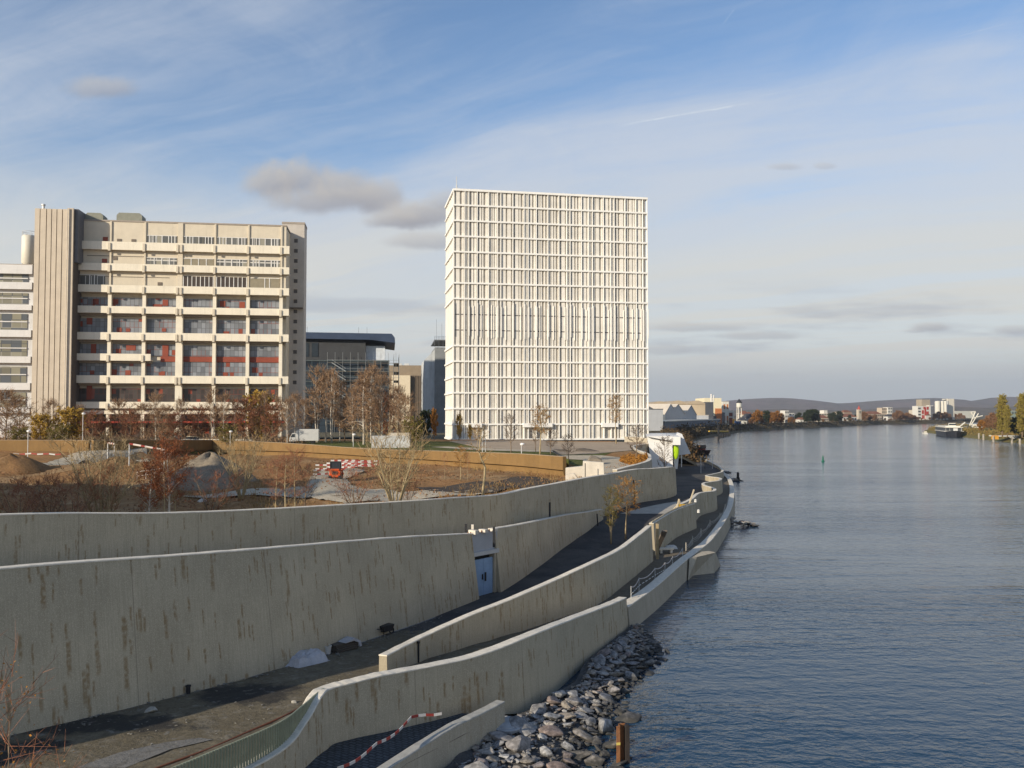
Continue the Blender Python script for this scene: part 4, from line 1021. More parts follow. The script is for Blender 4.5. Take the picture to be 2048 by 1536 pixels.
# garden before the white tower
for (nm, px, yt, D, lb, wd) in (
    ('garden_tree',1080,813,131,'golden tree in front of the middle entrance of the white tower',1.0),
    ('garden_tree',1232,793,190,'tall golden tree by the glass door of the white tower',.75),
    ('garden_tree',955,850,140,'thin tree with orange tip before the tower left entrance',.7),
    ('bare_garden_tree',1022,828,138,'dark bare tree left of the white garden lamp',.8),
    ('bare_garden_tree',1071,838,142,'dark bare tree just left of the golden tree',.8),
    ('bare_garden_tree',1101,858,133,'low russet bush right of the golden tree',1.2),
    ('bare_garden_tree',1137,868,135,'small dark bush before the tower, right of the middle entrance',1.1),
    ('bare_garden_tree',1272,850,138,'bare tree standing in the curved planter by the terrace wall',1.1),
    ('yellow_shrub_tree',918,822,200,'slender yellow-green tree at the left corner of the white tower',.35),
    ('yellow_shrub_tree',940,845,200,'small yellow tree along the foot of the white tower',.4)):
    tree_at(nm, px, yt, D, lb, wd)
tree_at('orange_tree', 869, 822, 205, 'narrow orange tree left of the white tower', .32, 'orange_garden_tree')
tree_at('dark_tree', 851, 822, 212, 'dark evergreen bush in the gap beside the white tower', .75, 'evergreen_bush')
tree_at('dark_tree', 838, 848, 214, 'low dark evergreen mass at the foot of the brown office', .8, 'evergreen_bush')
# the two young trees beside the ramp
tree_at('yellow_sapling', 1250, 955, 90, 'orange-yellow young birch beside the asphalt ramp', 1.15, z=zr(90)+.2)
tree_proto('green_sapling', None, 'tree', None, M_BARKY, M_TWD, M_LFG, .055, seed=31, h=5.4, spread=1.3, stems=2, r=.06, clear=.3, up=.75, limbs=26, twigs=11, tw=.012, tl=.55, shape='oval', leafn=1900, fan=.18)
PH['green_sapling'] = 5.7
tree_at('green_sapling', 1221, 972, 87.5, 'greenish twin-stemmed sapling left of the orange-yellow birch', 1.0, z=zr(87.5)+.2)
tree_at('bare_garden_tree', 1328, 872, 168, 'dark leafless tree before the white pavilion wall', .9, z=zr(168)-.05)
# belt of trees before the laboratory block and the gap
belt = [('bare_birch',590,790,186,'bare birch hugging the right edge of the cream block',.8),
 ('bare_birch',575,800,178,'slender bare tree before the stair tower of the cream block',.8),
 ('forked_birch',634,732,190,'tallest forked birch before the dark glass building',1.0),
 ('bare_birch',608,800,183,'white-trunked birch beside the parked box truck',.9),
 ('bare_birch',652,742,192,'straight white birch second from the tallest one',.9),
 ('forked_birch',664,738,186,'forked white birch with a pale twin top',.85),
 ('drooping_birch',728,742,176,'broad drooping brown birch in the middle of the gap',1.0),
 ('bare_birch',706,775,186,'thin birch left of the broad drooping one',.8),
 ('bare_birch',742,735,184,'high bare top rising behind the drooping birch',.75),
 ('bare_birch',764,752,180,'bare birch right of the drooping one',.9),
 ('russet_tree',780,790,190,'dark russet tree beside the brown office',1.0),
 ('bare_brown_tree',808,790,178,'loose grey-brown tree before the pale end wall',1.0),
 ('olive_shrub',826,835,172,'olive-yellow shrub under the brown office',.9),
 ('bare_brown_tree',690,800,195,'dense brown tree behind the birches',1.1),
 ('bare_brown_tree',622,815,197,'low brown tree behind the box truck',1.1),
 ('bare_birch',312,790,182,'white birch before the third balcony bay',.9),
 ('forked_birch',425,775,184,'forked pale birch before the fifth balcony bay',.9),
 ('bare_birch',448,790,180,'bare birch right of the forked pale one',.8),
 ('bare_birch',362,800,190,'thin bare tree before the double column',.8),
 ('bare_brown_tree',240,800,186,'brown bare tree before the second balcony bay',1.0),
 ('bare_brown_tree',285,808,192,'wide brown tree under the second balcony bay',1.1),
 ('russet_tree',398,815,186,'russet tree behind the pale car',1.0),
 ('russet_tree',490,800,183,'large russet tree under the red awning',1.1),
 ('yellow_shrub_tree',520,772,190,'yellow-topped tree before the last balcony bay',.9),
 ('russet_tree',545,812,180,'russet tree at the right foot of the cream block',.9),
 ('bare_birch',530,785,186,'bare tree with white trunk near the last balcony bay',.7),
 ('yellow_shrub_tree',82,822,176,'round yellow-green shrub before the grooved tower',1.0),
 ('yellow_shrub_tree',142,808,180,'large golden shrub at the corner of the grooved tower',1.25),
 ('olive_shrub',118,850,172,'low olive shrub between the two golden shrubs',1.2),
 ('olive_shrub',40,855,170,'low olive shrub right of the left wing trees',1.3),
 ('bare_brown_tree',12,782,178,'brown tree at the left picture edge before the white wing',1.2),
 ('bare_brown_tree',38,795,184,'second brown tree before the white wing',1.1),
 ('russet_tree',185,825,178,'russet tree beside the tall lamp post',1.0),
 ('russet_tree',212,835,184,'low russet tree behind the barrier boom',1.1),
 ('bare_brown_tree',335,812,188,'brown twiggy tree before the fourth column',1.0),
 ('olive_shrub',455,850,176,'low olive shrub below the red awning',1.2)]
for (nm, px, yt, D, lb, wd) in belt: tree_at(nm, px, yt, D, lb, wd, z=8.9)
belt2 = [('bare_brown_tree',102,800,182,'thin brown tree between the golden shrubs and the tower foot',.8),('bare_birch',160,812,186,'slender white stem behind the tall lamp post',.8),('russet_tree',262,822,181,'round russet tree under the third balcony bay',1.0),('bare_brown_tree',318,820,178,'low twiggy tree left of the white birch',.9),('russet_tree',348,828,181,'russet thicket before the double column',1.0),('bare_brown_tree',438,815,189,'loose brown tree behind the forked pale birch',1.0),('bare_birch',468,800,187,'pale thin birch left of the large russet tree',.8),('bare_brown_tree',515,815,184,'brown tree before the last balcony bay',1.0),('bare_birch',558,795,181,'leaning pale stem at the right foot of the cream block',.8),('bare_birch',680,765,196,'thin white stem behind the forked birches',.8),('bare_brown_tree',752,800,196,'brown crown right behind the drooping birch',1.0),('bare_birch',795,775,186,'tall thin tree before the brown office',.8)]
for (nm, px, yt, D, lb, wd) in belt2: tree_at(nm, px, yt, D, lb, wd, z=8.9)
# blurred bare bush close by, at the lower left
e = empty('near_bush', (-9.6, 15.2, 2.8), 0, 'bare orange-tipped twigs poking in at the lower left edge', 'shrub')
tb, tw, LP, rng = tree_parts(seed=41, h=8.6, spread=2.0, stems=6, r=.05, clear=.25, up=1.0, limbs=46, twigs=10, tw=.006, tl=.8, shape='oval', fan=.5, leafn=420)
tb.build('trunk', M_BARKB, e, True); V, Q = blades(*tw, rng)
c = bpy.data.objects.new('crown', arr_mesh('crown', V, Q, M_TWR)); COL.objects.link(c); c.parent = e
V, Q = leaves_at(LP, .03, rng); c = bpy.data.objects.new('foliage', arr_mesh('foliage', V, Q, M_LFO)); COL.objects.link(c); c.parent = e
# ================================================================ WATER, BANKS, HILLS
def water_mat():
    m, g, b = mat('river_water')
    co = g.n('TexCoord').outputs['Object']
    d = g.n('VectorMath', {0: co}, operation='LENGTH').outputs['Value']
    h = None
    for sc, st, amp, rot in ((2.5,(.75,1.0,1),.075,.25),(1.05,(.65,1.0,1),.15,-.2),(.26,(.6,1.0,1),.15,.1),(6.0,(.85,1,1),.025,.5)):
        mp = g.n('Mapping', {'Vector': co, 'Rotation': (0,0,rot), 'Scale': st})
        n = g.m('MULTIPLY', g.noise(sc, mp.outputs[0], 2, .5, .4), amp)
        h = n if h is None else g.m('ADD', h, n)
    calm = g.noise(.018, g.scale(co, (.6,2.4,1)), 4, .6)          # smoother and rougher reaches of the current
    streak = g.noise(.05, g.scale(co, (.25,2.2,1)), 4, .65)
    wind = g.noise(.011, g.scale(co, (.30,3.6,1)), 5, .62, .6)
    k = g.m('ADD', .34, g.m('ADD', g.m('MULTIPLY', g.ramp(calm, .35, .65), .45), g.m('ADD', g.m('MULTIPLY', g.ramp(streak, .5, .7), .4), g.m('MULTIPLY', g.ramp(wind, .48, .66), .22))))
    bn = g.n('Bump', {'Strength': .9, 'Distance': 1.0, 'Height': g.m('MULTIPLY', h, k)})
    b.inputs['Base Color'].default_value = (.012, .040, .072, 1)
    b.inputs['Roughness'].default_value = .10; b.inputs['IOR'].default_value = 1.333; b.inputs['Specular IOR Level'].default_value = .5
    g.t.links.new(bn.outputs[0], b.inputs['Normal'])
    return m
M_WATER = water_mat()
def wgrid():
    g = MB(); g.v = [(-400,-60,0),(4200,-60,0),(4200,5200,0),(-400,5200,0)]; g.f = [(0,1,2,3)]
    return structure(g.build('river', M_WATER))
wgrid()
g = MB(); g.v = [(-14000,-300,-3.2),(14000,-300,-3.2),(14000,16000,-3.2),(-14000,16000,-3.2)]; g.f = [(0,1,2,3)]
structure(g.build('ground', ground_mat('river_bed', [(.10,.09,.06),(.14,.12,.08)], .01)))
def px_shore(L): return [tuple(at_z(px, py, 0)[:2]) for px, py in L]
LB_S = [(50,214),(52.5,228),(58,262),(66,305),(75,350),(82,400),(90,452),(108,515),(131,583),(172,690),(214,795),(292,937),(428,1141),(585,1381),(753,1544),(1000,1800),(1500,2150),(2600,2600),(4300,3000)]
RB_S = [(140,120),(200,250),(240,380),(265,452),(281,515),(302,583),(330,680),(390,830),(520,1040),(680,1260),(850,1420),(1100,1580),(1600,1850),(2700,2250),(4300,2600)]
M_BANK = ground_mat('bank_earth', [(.085,.068,.04),(.13,.10,.055),(.10,.085,.045),(.15,.125,.075)], .05, .6, .8)
M_FIELD = ground_mat('far_ground', [(.10,.09,.05),(.14,.115,.065),(.09,.085,.045)], .006, .3, .08)
M_BANKG = ground_mat('bank_grass', [(.14,.115,.035),(.20,.155,.05),(.13,.125,.04),(.19,.13,.055)], .05, .6, .8)
def bank(name, L, side, prof, m):
    C = curve([(*p,) for p in L], 5); T = np.gradient(C, axis=0); T /= np.linalg.norm(T,axis=1)[:,None]
    nv = np.stack([-T[:,1], T[:,0]], 1)*side
    b = MB(); k = len(prof)
    for i in range(len(C)):
        for j, (o, z) in enumerate(prof):
            p = C[i] + nv[i]*o if o < 60 else np.array([C[i][0]-side*(o-20), C[i][1]+ (o*.12 if side>0 else -o*.3)])
            b.v.append((p[0], p[1], z))
    b.f = [((i)*k+j, i*k+j+1, (i+1)*k+j+1, (i+1)*k+j) if side < 0 else (i*k+j, (i+1)*k+j, (i+1)*k+j+1, i*k+j+1) for i in range(len(C)-1) for j in range(k-1)]
    return structure(b.build(name, m, smooth=True)), C, nv
lbank, CL, NL = bank('left_bank', LB_S, 1, [(-3,-1.5),(0,-.1),(3,1.6),(8,4.2),(14,5.6),(30,6.0),(58,6.2)], M_BANK)
g = MB()
yy = list(np.arange(206, 460, 30)) + [500,600,700,800,950,1150,1400,1560,1800,2200,2700,3200,4500,7000,9000]
sx = interp([(p[1], p[0]) for p in LB_S])
for y in yy:
    e = sx(min(y, 3000)) - 22
    for s in (0, 40, 120, 300, 700, 1500, 3500, 7000): g.v.append((e - s, y, (5.9 if s == 0 else 6.3) + (0 if y < 3200 else (y-3200)*.004)))
g.f = [(j*8+i, j*8+i+1, (j+1)*8+i+1, (j+1)*8+i) for j in range(len(yy)-1) for i in range(7)]
structure(g.build('left_land', M_FIELD))
rbank, CR, NR = bank('right_bank', RB_S, -1, [(-4,-1.5),(0,-.1),(4,1.5),(10,3.0),(20,3.6),(55,4.0)], M_BANKG)
g = MB()
sx2 = interp([(p[1], p[0]) for p in RB_S])
for y in [120,200,300,450,600,700,850,1050,1300,1450,1600]:
    e = sx2(y) + 30
    for s in (0, 60, 200, 600, 1600, 5000): g.v.append((e+s, y, 4.1 if s else 3.7))
g.f = [(j*6+i, j*6+i+1, (j+1)*6+i+1, (j+1)*6+i) for j in range(10) for i in range(5)]
structure(g.build('right_land', M_BANKG))
g = MB()
for y in [1750,2400,3300,4600,7000,9500]:
    for x in (700,1000,1500,2400,4000,6500): g.v.append((x + (y-1750)*.1, y + (x-700)*.28 + (80 if y < 1800 else 0), 5.5 + (y-1750)*.003))
g.f = [(j*6+i, j*6+i+1, (j+1)*6+i+1, (j+1)*6+i) for j in range(5) for i in range(5)]
structure(g.build('far_land', M_FIELD))
# hills: two wooded ridges
def ridge(name, prof, D, wdt, m, seed, foot):
    rr = np.random.RandomState(seed); xs = np.linspace(-900, 3100, 160); b = MB()
    pts = np.array(prof, float); ph = rr.uniform(0, 6.28, 8)
    for j, (t, hf) in enumerate(((-1,0),(-.75,.10),(-.55,.30),(-.35,.62),(-.15,.90),(0,1),(.3,.8),(1,0))):
        for px in xs:
            h = Z(np.interp(px, pts[:,0], pts[:,1]), D) - foot
            y = D + t*wdt
            x = X(px, D)*(1 + .0*t)
            wob = sum(math.sin(px*.013*(k+1) + ph[k] + j*.8)/(k+1.5) for k in range(6))
            b.v.append((x, y + wob*wdt*.06, foot + max(0, h*hf*(1 + .07*wob*(1 if 0 < j < 5 else 0)))))
    n = len(xs)
    b.f = [(j*n+i, j*n+i+1, (j+1)*n+i+1, (j+1)*n+i) for j in range(7) for i in range(n-1)]
    return structure(b.build(name, m, smooth=True))
M_WOOD = ground_mat('hill_woods', [(.13,.105,.10),(.19,.15,.135),(.15,.135,.11),(.165,.13,.125)], .0012, .9, .02)
ridge('hills', [(-900,806),(600,808),(1300,806),(1400,805),(1440,803),(1500,797.5),(1550,795.5),(1600,797.5),(1640,803),(1665,807),(1700,806),(1740,802),(1800,799),(1850,796.5),(1885,795.5),(1905,798),(1925,803.5),(1960,801.5),(1990,795.5),(2015,793.5),(2048,795),(2120,790),(2300,795),(3100,806)], 6200, 1500, M_WOOD, 3, 6)
ridge('low_hills', [(-900,824),(1300,823),(1450,821),(1560,818),(1700,821),(1800,815),(1900,812),(1960,816),(2048,812),(2200,812),(3100,820)], 4300, 700, ground_mat('low_hill_fields', [(.10,.085,.065),(.15,.12,.085),(.11,.10,.06),(.17,.14,.10)], .002, .6, .02), 8, 6)

# ================================================================ ROCKS
def rock_mesh(name, seed, m, flat=.6):
    r = random.Random(seed); bm = bmesh.new()
    for _ in range(15):
        v = Vector((r.gauss(0,1), r.gauss(0,1), r.gauss(0,1))).normalized()
        bm.verts.new((v.x*r.uniform(.75,1.05), v.y*r.uniform(.6,.95), v.z*flat*r.uniform(.75,1.05)))
    res = bmesh.ops.convex_hull(bm, input=bm.verts[:])
    bmesh.ops.delete(bm, geom=[g_ for g_ in res['geom_interior'] if isinstance(g_, bmesh.types.BMVert)], context='VERTS')
    bmesh.ops.bevel(bm, geom=bm.edges[:], offset=.05, segments=1, affect='EDGES')
    me = bpy.data.meshes.new(name); bm.to_mesh(me); bm.free(); me.materials.append(m); return me
def rock_mat(name, cols, wet=False):
    m, g, b = mat(name)
    co = g.n('TexCoord').outputs['Object']; ri = g.n('ObjectInfo').outputs['Random']; isl = g.n('NewGeometry').outputs['Random Per Island']
    k = g.m('FRACT', g.m('ADD', ri, isl))
    r = g.n('ValToRGB', {0: k}); el = r.color_ramp.elements; el[0].color = (*cols[0],1); el[1].color = (*cols[-1],1)
    for i, c in enumerate(cols[1:-1]): el.new((i+1)/(len(cols)-1)).color = (*c,1)
    n = g.noise(3, co, 6, .65)
    c = g.mix(g.ramp(n, .35, .7), [q for q in (.5,.5,.5)], (1.15,1.15,1.15)); c = g.mix(1, r.outputs[0], c, 'MULTIPLY')
    # wet and mossy below the splash line
    z = g.n('SeparateXYZ', {0: g.n('NewGeometry').outputs['Position']}).outputs[2]
    w = g.ramp(g.m('ADD', z, g.m('MULTIPLY', n, .25)), .55, .26)
    c = g.mix(g.m('MULTIPLY', w, .85), c, (.022,.022,.018))
    g.t.links.new(c, b.inputs['Base Color']); b.inputs['Roughness'].default_value = .85
    bn = g.n('Bump', {'Strength': .5, 'Distance': .05, 'Height': n}); g.t.links.new(bn.outputs[0], b.inputs['Normal'])
    return m
M_ROCK = rock_mat('rubble_stone', [(.235,.23,.23),(.30,.295,.29),(.42,.41,.39),(.28,.245,.20),(.34,.305,.265),(.25,.24,.245),(.29,.205,.16)])
xa = interp([(24,-7.6),(26,-7.0),(32.8,-4.0),(35.9,-2.9),(37.4,-2.2),(40.7,-1.3),(43,.5),(45.4,2.0),(48,3.7),(52.3,4.6),(56,6.3),(61,8.6)])
xb = interp([(24,3.2),(26,3.4),(37.2,4.7),(40.7,5.3),(43.7,5.7),(46.9,6.0),(51.5,8.1),(55.9,9.7),(58.5,9.6),(61.5,9.0)])
za = lambda y, t: .55*(1-t)**.8 - .12*t + .0
g = MB(); ny = 60; nx = 16; rr = np.random.RandomState(2)
for j in range(ny):
    y = 24 + 37.6*j/(ny-1)
    for i in range(nx):
        t = i/(nx-1); x = xa(y)-.3 + (xb(y)-xa(y)+.6)*t
        g.v.append((x, y, za(y,t) - .10 + rr.uniform(-.08,.08)))
g.f = [(j*nx+i, j*nx+i+1, (j+1)*nx+i+1, (j+1)*nx+i) for j in range(ny-1) for i in range(nx-1)]
structure(g.build('gravel_shore', ground_mat('shore_gravel', [(.085,.082,.078),(.135,.13,.125),(.11,.104,.096)], .8, .9, 9)))
protos = [rock_mesh('boulder', 100+i, M_ROCK, f) for i, f in enumerate((.45,.6,.5,.75,.4,.65,.55,.5))]
rk = random.Random(21); placed = []
LAB_ROCK = 'angular grey boulder in the rubble slope at the foot of the quay wall'
nb = 0
for tries in range(9000):
    if nb >= 290: break
    y = 25 + 36.4*rk.random(); t = rk.random()
    x = xa(y)+.25 + (xb(y)-xa(y)-.1)*t; s = rk.choice((.28,.34,.42,.5,.62,.8))*(.85 if y > 45 else 1)
    if any((x-a)**2+(y-b)**2 < (.56*(s+c))**2 for a, b, c in placed): continue
    placed.append((x,y,s)); nb += 1
    o = bpy.data.objects.new('boulder', rk.choice(protos)); COL.objects.link(o)
    o.location = (x, y, za(y,t) + s*.12); o.scale = (s*1.1, s*rk.uniform(.7,1.1), s*rk.uniform(.5,.85)); o.rotation_euler = (rk.uniform(-.35,.35), rk.uniform(-.35,.35), rk.uniform(0,6.28))
    tag(o, LAB_ROCK, 'boulder', 'boulders of the rubble slope')
V = []; Fc = []
hulls = []
for i in range(6):
    me = rock_mesh('tmp', 300+i, M_ROCK, .6); vs_ = np.array([v.co[:] for v in me.vertices]); hulls.append((vs_, [tuple(p.vertices) for p in me.polygons])); bpy.data.meshes.remove(me)
sm = MB()
for _ in range(2600):
    y = 24.5 + 37*rk.random(); t = rk.random(); x = xa(y)+.05 + (xb(y)-xa(y)+.1)*t; s = rk.uniform(.06,.24)
    vs_, fs_ = rk.choice(hulls); a = rk.uniform(0,6.28); ca, sa = math.cos(a), math.sin(a)
    q = vs_*s*np.array([1,rk.uniform(.7,1.1),rk.uniform(.7,1)]); q = np.stack([q[:,0]*ca-q[:,1]*sa, q[:,0]*sa+q[:,1]*ca, q[:,2]],1) + np.array([x,y,za(y,t)+s*.1-.03])
    sm.add(q.tolist(), fs_)
structure(sm.build('rubble', M_ROCK), 'small broken stones filling the slope between the boulders', 'rubble', 'stuff')
# round concrete slab, rusty sheet pile
p = at_z(1012, 1455, .5)
o = MB().lathe((0,0,0), [(.0,-.05),(.78,-.05),(.80,.06),(.74,.10),(.60,.08),(.57,.12),(.1,.14)], 28).build('round_slab', plain('pale_slab', (.34,.35,.36), .9, .2, 2, .3)); o.location = (p.x, p.y, .62); o.rotation_euler = (.1,.06,0)
tag(o, 'flat round pale concrete slab lying among the boulders', 'slab')
p = at_z(1243, 1536, -.2)
sp = empty('sheet_pile', (p.x, p.y, -.6), .25, 'rusty steel sheet pile standing at the water line at the bottom edge', 'sheet pile')
MB().slab([(-.28,-.16),(-.12,-.16),(-.06,.12),(.22,.12),(.22,.15),(-.08,.15),(-.14,-.13),(-.28,-.13)], 0, 2.25).build('steel_web', plain('rust', (.24,.105,.045), .85, .35, 2, .3), sp)
MB().box(.16,.34,-.1,.11,0,2.2).build('dark_flange', plain('dark_rust', (.035,.028,.024), .8, .3, 2), sp)
MB().box(-.29,-.115,-.175,-.161,1.45,1.56).build('yellow_mark', plain('yellow_band', (.62,.48,.12)), sp)
# stone groins running into the river
def groin(px0, px1, py, wd, h, label):
    a, b_ = at_z(px0, py, 0), at_z(px1, py, 0); e = MB(); r = random.Random(px0); n = 46
    d = b_ - a
    for k in range(n):
        t = r.random(); s = r.uniform(.3,.8)*wd*.36*(1-.5*t)
        vs_, fs_ = r.choice(hulls); c = a + d*t + Vector((r.uniform(-.3,.3), r.uniform(-1,1)*wd*(1-.6*t), h*(1-t)**.7*r.uniform(.2,.9)))
        e.add([(v[0]*s+c.x, v[1]*s+c.y, v[2]*s*.8+c.z) for v in vs_], fs_)
    return tag(e.build('stone_groin', M_ROCK), label, 'groin', 'stone groins along the quay')
groin(1461, 1512, 1051, 3.0, 1.3, 'largest dark stone groin running out from the quay wall')
groin(1448, 1479, 961, 4.5, .9, 'stone groin with a dark stake at its tip')
groin(1428, 1460, 945, 4.5, .8, 'small stone groin farthest along the quay wall')
p = at_z(1476, 962, 0)
o = MB().lathe((0,0,-.5), [(.42,0),(.42,1.3),(.30,1.32),(.30,2.4),(.2,2.5)], 10).build('stake', plain('black_timber', (.02,.02,.02), .8)); o.location = p; tag(o, 'stout dark stake at the tip of the middle groin', 'stake')

# bastion of the quay
bs = [tuple(at_z(px, py, 0)[:2]) for px, py in ((1376,1161),(1386,1151),(1428,1146.5),(1441,1131),(1436,1118),(1415,1116))]
tp = [tuple(at_z(px, py, 1.75)[:2]) for px, py in ((1379,1118),(1394,1115.5),(1429,1107),(1431,1106),(1418,1103.5),(1404,1104.5))]
b = MB(); n = 6
b.v = [(x,y,-1.2) for x,y in bs] + [(x,y,.05) for x,y in bs] + [(x,y,1.82) for x,y in tp]
b.f = [(i, (i+1)%n, (i+1)%n+n, i+n) for i in range(n)] + [(i+n, (i+1)%n+n, (i+1)%n+2*n, i+2*n) for i in range(n)] + [(12,13,14,15,16,17)]
b.uv = [(x, z) for x, y, z in b.v]
o = b.build('concrete_bastion', M_CONC_CLEAN); tag(o, 'faceted concrete bastion jutting into the river from the low quay edge', 'bastion')

# small lower parapet and the cobbled slope in front of the quay wall
LP_ = [(-9.0,24,1.8,.5),(-4.9,32.8,1.75,.5),(-2.65,37.4,1.75,.5),(-1.4,39.4,1.72,.5),(-.35,41.2,1.70,.4)]
make_wall('low_parapet', LP_, .42, .04, M_CONC_CLEAN, plain('parapet_cap', (.40,.385,.34), .9, .15, 3, .3), 'small slanting parapet between the dark cobbled slope and the boulders')
def cobble():
    m, g, b = mat('blue_cobble')
    co = g.n('TexCoord').outputs['Object']
    mp = g.n('Mapping', {'Vector': co, 'Rotation': (0,0,.5)})
    br = g.n('TexBrick', {'Vector': mp.outputs[0], 'Color1': (.050,.062,.072,1), 'Color2': (.085,.10,.112,1), 'Mortar': (.025,.028,.032,1), 'Scale': 1.0, 'Mortar Size': .035, 'Brick Width': .34, 'Row Height': .22})
    n = g.noise(8, co, 4); c = g.mix(g.ramp(n, .3, .7), (.6,.6,.6), (1.15,1.15,1.15)); c = g.mix(1, br.outputs[0], c, 'MULTIPLY')
    g.t.links.new(c, b.inputs['Base Color']); b.inputs['Roughness'].default_value = .8
    bn = g.n('Bump', {'Strength': .7, 'Distance': .05, 'Height': g.m('SUBTRACT', 1, br.outputs['Fac'])}); g.t.links.new(bn.outputs[0], b.inputs['Normal'])
    return m
g = MB(); lp = interp([(p[1], p[0]) for p in LP_])
ysc = np.linspace(24, 41.1, 14)
for y in ysc:
    a = fx['1'](y) - .35; b_ = max(lp(y), a + .05)
    for i in range(6):
        t = i/5; zz = 1.55 + .45*np.clip((36.5-y)/6, -1, .3)
        g.v.append((a + (b_-a)*t, y, zz - .25*t + .04*math.sin(y*1.7+i)))
g.f = [(j*6+i, j*6+i+1, (j+1)*6+i+1, (j+1)*6+i) for j in range(13) for i in range(5)]
structure(g.build('cobbled_slope', cobble(), smooth=True))

# ================================================================ THINGS ON THE LOWER PATHS
M_TAPEW = plain('tape_white', (.55,.53,.50), .6); M_TAPER = plain('tape_red', (.30,.045,.035), .6)
def tape(name, pts, w, seg, label, red=True, cat='barrier tape'):
    """a sagging ribbon of red and white blocks"""
    e = empty(name, pts[0], 0, label, cat); P = [Vector(p) - Vector(pts[0]) for p in pts]
    L = [0]
    for a, b in zip(P[:-1], P[1:]): L.append(L[-1] + (b-a).length)
    def at(s):
        i = max(k for k in range(len(L)) if L[k] <= s + 1e-9); i = min(i, len(P)-2)
        t = (s-L[i])/(L[i+1]-L[i]); p = P[i].lerp(P[i+1], t); p.z -= .25*math.sin(math.pi*t)*min(1,(L[i+1]-L[i])/4); return p
    n = max(2, int(L[-1]/seg)); m = MB(); m.mi = []
    for k in range(n+1):
        a = at(min(k*seg, L[-1]-1e-4)); d = (at(min(k*seg+.05, L[-1]-1e-5))-at(max(k*seg-.05, 0))).normalized().cross(Vector((0,0,1))).normalized()*.012
        m.v += [tuple(q) for q in (a-d, a-d+Vector((0,0,w)), a+d+Vector((0,0,w)), a+d)]
    for k in range(n):
        for j in range(4): m.f.append((4*k+j, 4*k+4+j, 4*k+4+(j+1)%4, 4*k+(j+1)%4)); m.mi.append(k % 2)
    m.build('ribbon', [M_TAPEW, M_TAPER if red else plain('tape_faded', (.50,.40,.36), .5)], e); return e
tape('barrier_tape', [at_z(675,1540,2.4), at_z(752,1490,2.45), at_z(822,1437,2.5), at_z(842,1431,2.5), at_z(890,1428,2.4)], .11, .36, 'red and white tape slung over the dark cobbled slope')
# slatted screen on the quay wall at the bottom
def screen():
    e = empty('slatted_screen', (-10.8,27.6,2.7), 0, 'pale greenish slatted screen running up onto the quay wall at the bottom', 'railing')
    C = curve(W1[1:6], 30); m = MB(); ns = 0
    s = np.concatenate([[0], np.cumsum(np.linalg.norm(np.diff(C[:,:2],axis=0),axis=1))])
    tot = s[-1]; k = 0
    rl = MB(); top = []
    for q in np.arange(0, tot-.3, .13):
        x, y = np.interp(q, s, C[:,0]) - .25, np.interp(q, s, C[:,1]) + .12; zb = np.interp(q, s, C[:,2])
        m.box(x-.028-(-10.8), x+.028+10.8, y-.05-27.6, y+.05-27.6, zb-2.7, 3.82-2.7); top.append((x+10.8, y-27.6, 3.8-2.7))
    m.build('slats', plain('slat_green', (.30,.31,.21), .7, .15, 2), e); rl.tube(top, .035, 5).build('top_rail', plain('slat_green', (.30,.31,.21)), e)
screen()
# construction clutter
b = MB()
yg = np.arange(30, 64.5, .8)
for y in yg:
    x0 = fx['3'](y) + .15*(zt3(y)-zl(y))*.83 - .12
    b.v += [(x0, y, zl(y)+.02), (x0+.42, y, zl(y)+.015)]
b.f = [(2*i, 2*i+1, 2*i+3, 2*i+2) for i in range(len(yg)-1)]
structure(b.build('gutter', plain('gutter_concrete', (.24,.235,.225), .9, .25, 2, .3)))
hp = [at_z(px, py, zl(at_z(px, py, 2.3).y)+.05) for px, py in ((250,1560),(330,1530),(420,1497),(500,1462),(560,1436),(610,1410),(640,1394))]
tag(MB().tube(curve([tuple(p) for p in hp], 5), .045, 6).build('cable', plain('rusty_cable', (.22,.085,.045), .7)), 'rusty brown cable lying along the foot of the slatted screen', 'cable')
b = MB(); pl = [at_z(px, py, 2.5) for px, py in ((150,1545),(240,1512),(330,1490),(400,1480),(425,1484),(340,1506),(250,1545))]
b.v = [(p.x, p.y, zl(p.y)+.03) for p in pl]; b.f = [tuple(range(len(pl)))]
structure(b.build('pavement_strip', ground_mat('pale_strip', [(.13,.12,.10),(.22,.21,.19),(.17,.16,.14)], .8, .4, 7)))
rg = random.Random(12); lt = MB()
for _ in range(520):
    y = rg.uniform(27, 62); x = rg.uniform(fx['3'](y)+.9, fx['1'](y)-.8); s = rg.uniform(.02,.075)
    if rg.random() < .35: x = fx['3'](y) + 1.0 + abs(rg.gauss(0,.5)); s *= 1.3
    vs_, fs_ = rg.choice(hulls); lt.add([(v[0]*s+x, v[1]*s+y, v[2]*s+zl(y)+s*.25) for v in vs_], fs_)
structure(lt.build('litter', plain('crumb_stone', (.19,.18,.155), .9, .3, 5)), 'small stones and crumbs scattered over the earth path', 'litter', 'stuff')
def tarp(name, p, sx, sy, sz, label, m, seed, cat, rz=0):
    r = np.random.RandomState(seed); b = MB(); nx, ny = 12, 9
    for j in range(ny):
        for i in range(nx):
            u, v = i/(nx-1)*2-1, j/(ny-1)*2-1
            d = max(abs(u), abs(v)); h = np.clip((1-d)/.28, 0, 1)**.6
            b.v.append((u*sx*(1+.1*(1-h)), v*sy*(1+.1*(1-h)), sz*h*(.85+.15*math.sin(3*u+2*v)) + r.uniform(-.05,.05)*(h > 0)))
    b.f = [(j*nx+i, j*nx+i+1, (j+1)*nx+i+1, (j+1)*nx+i) for j in range(ny-1) for i in range(nx-1)]
    o = b.build(name, m); o.location = p; o.rotation_euler = (0,0,rz); return tag(o, label, cat)
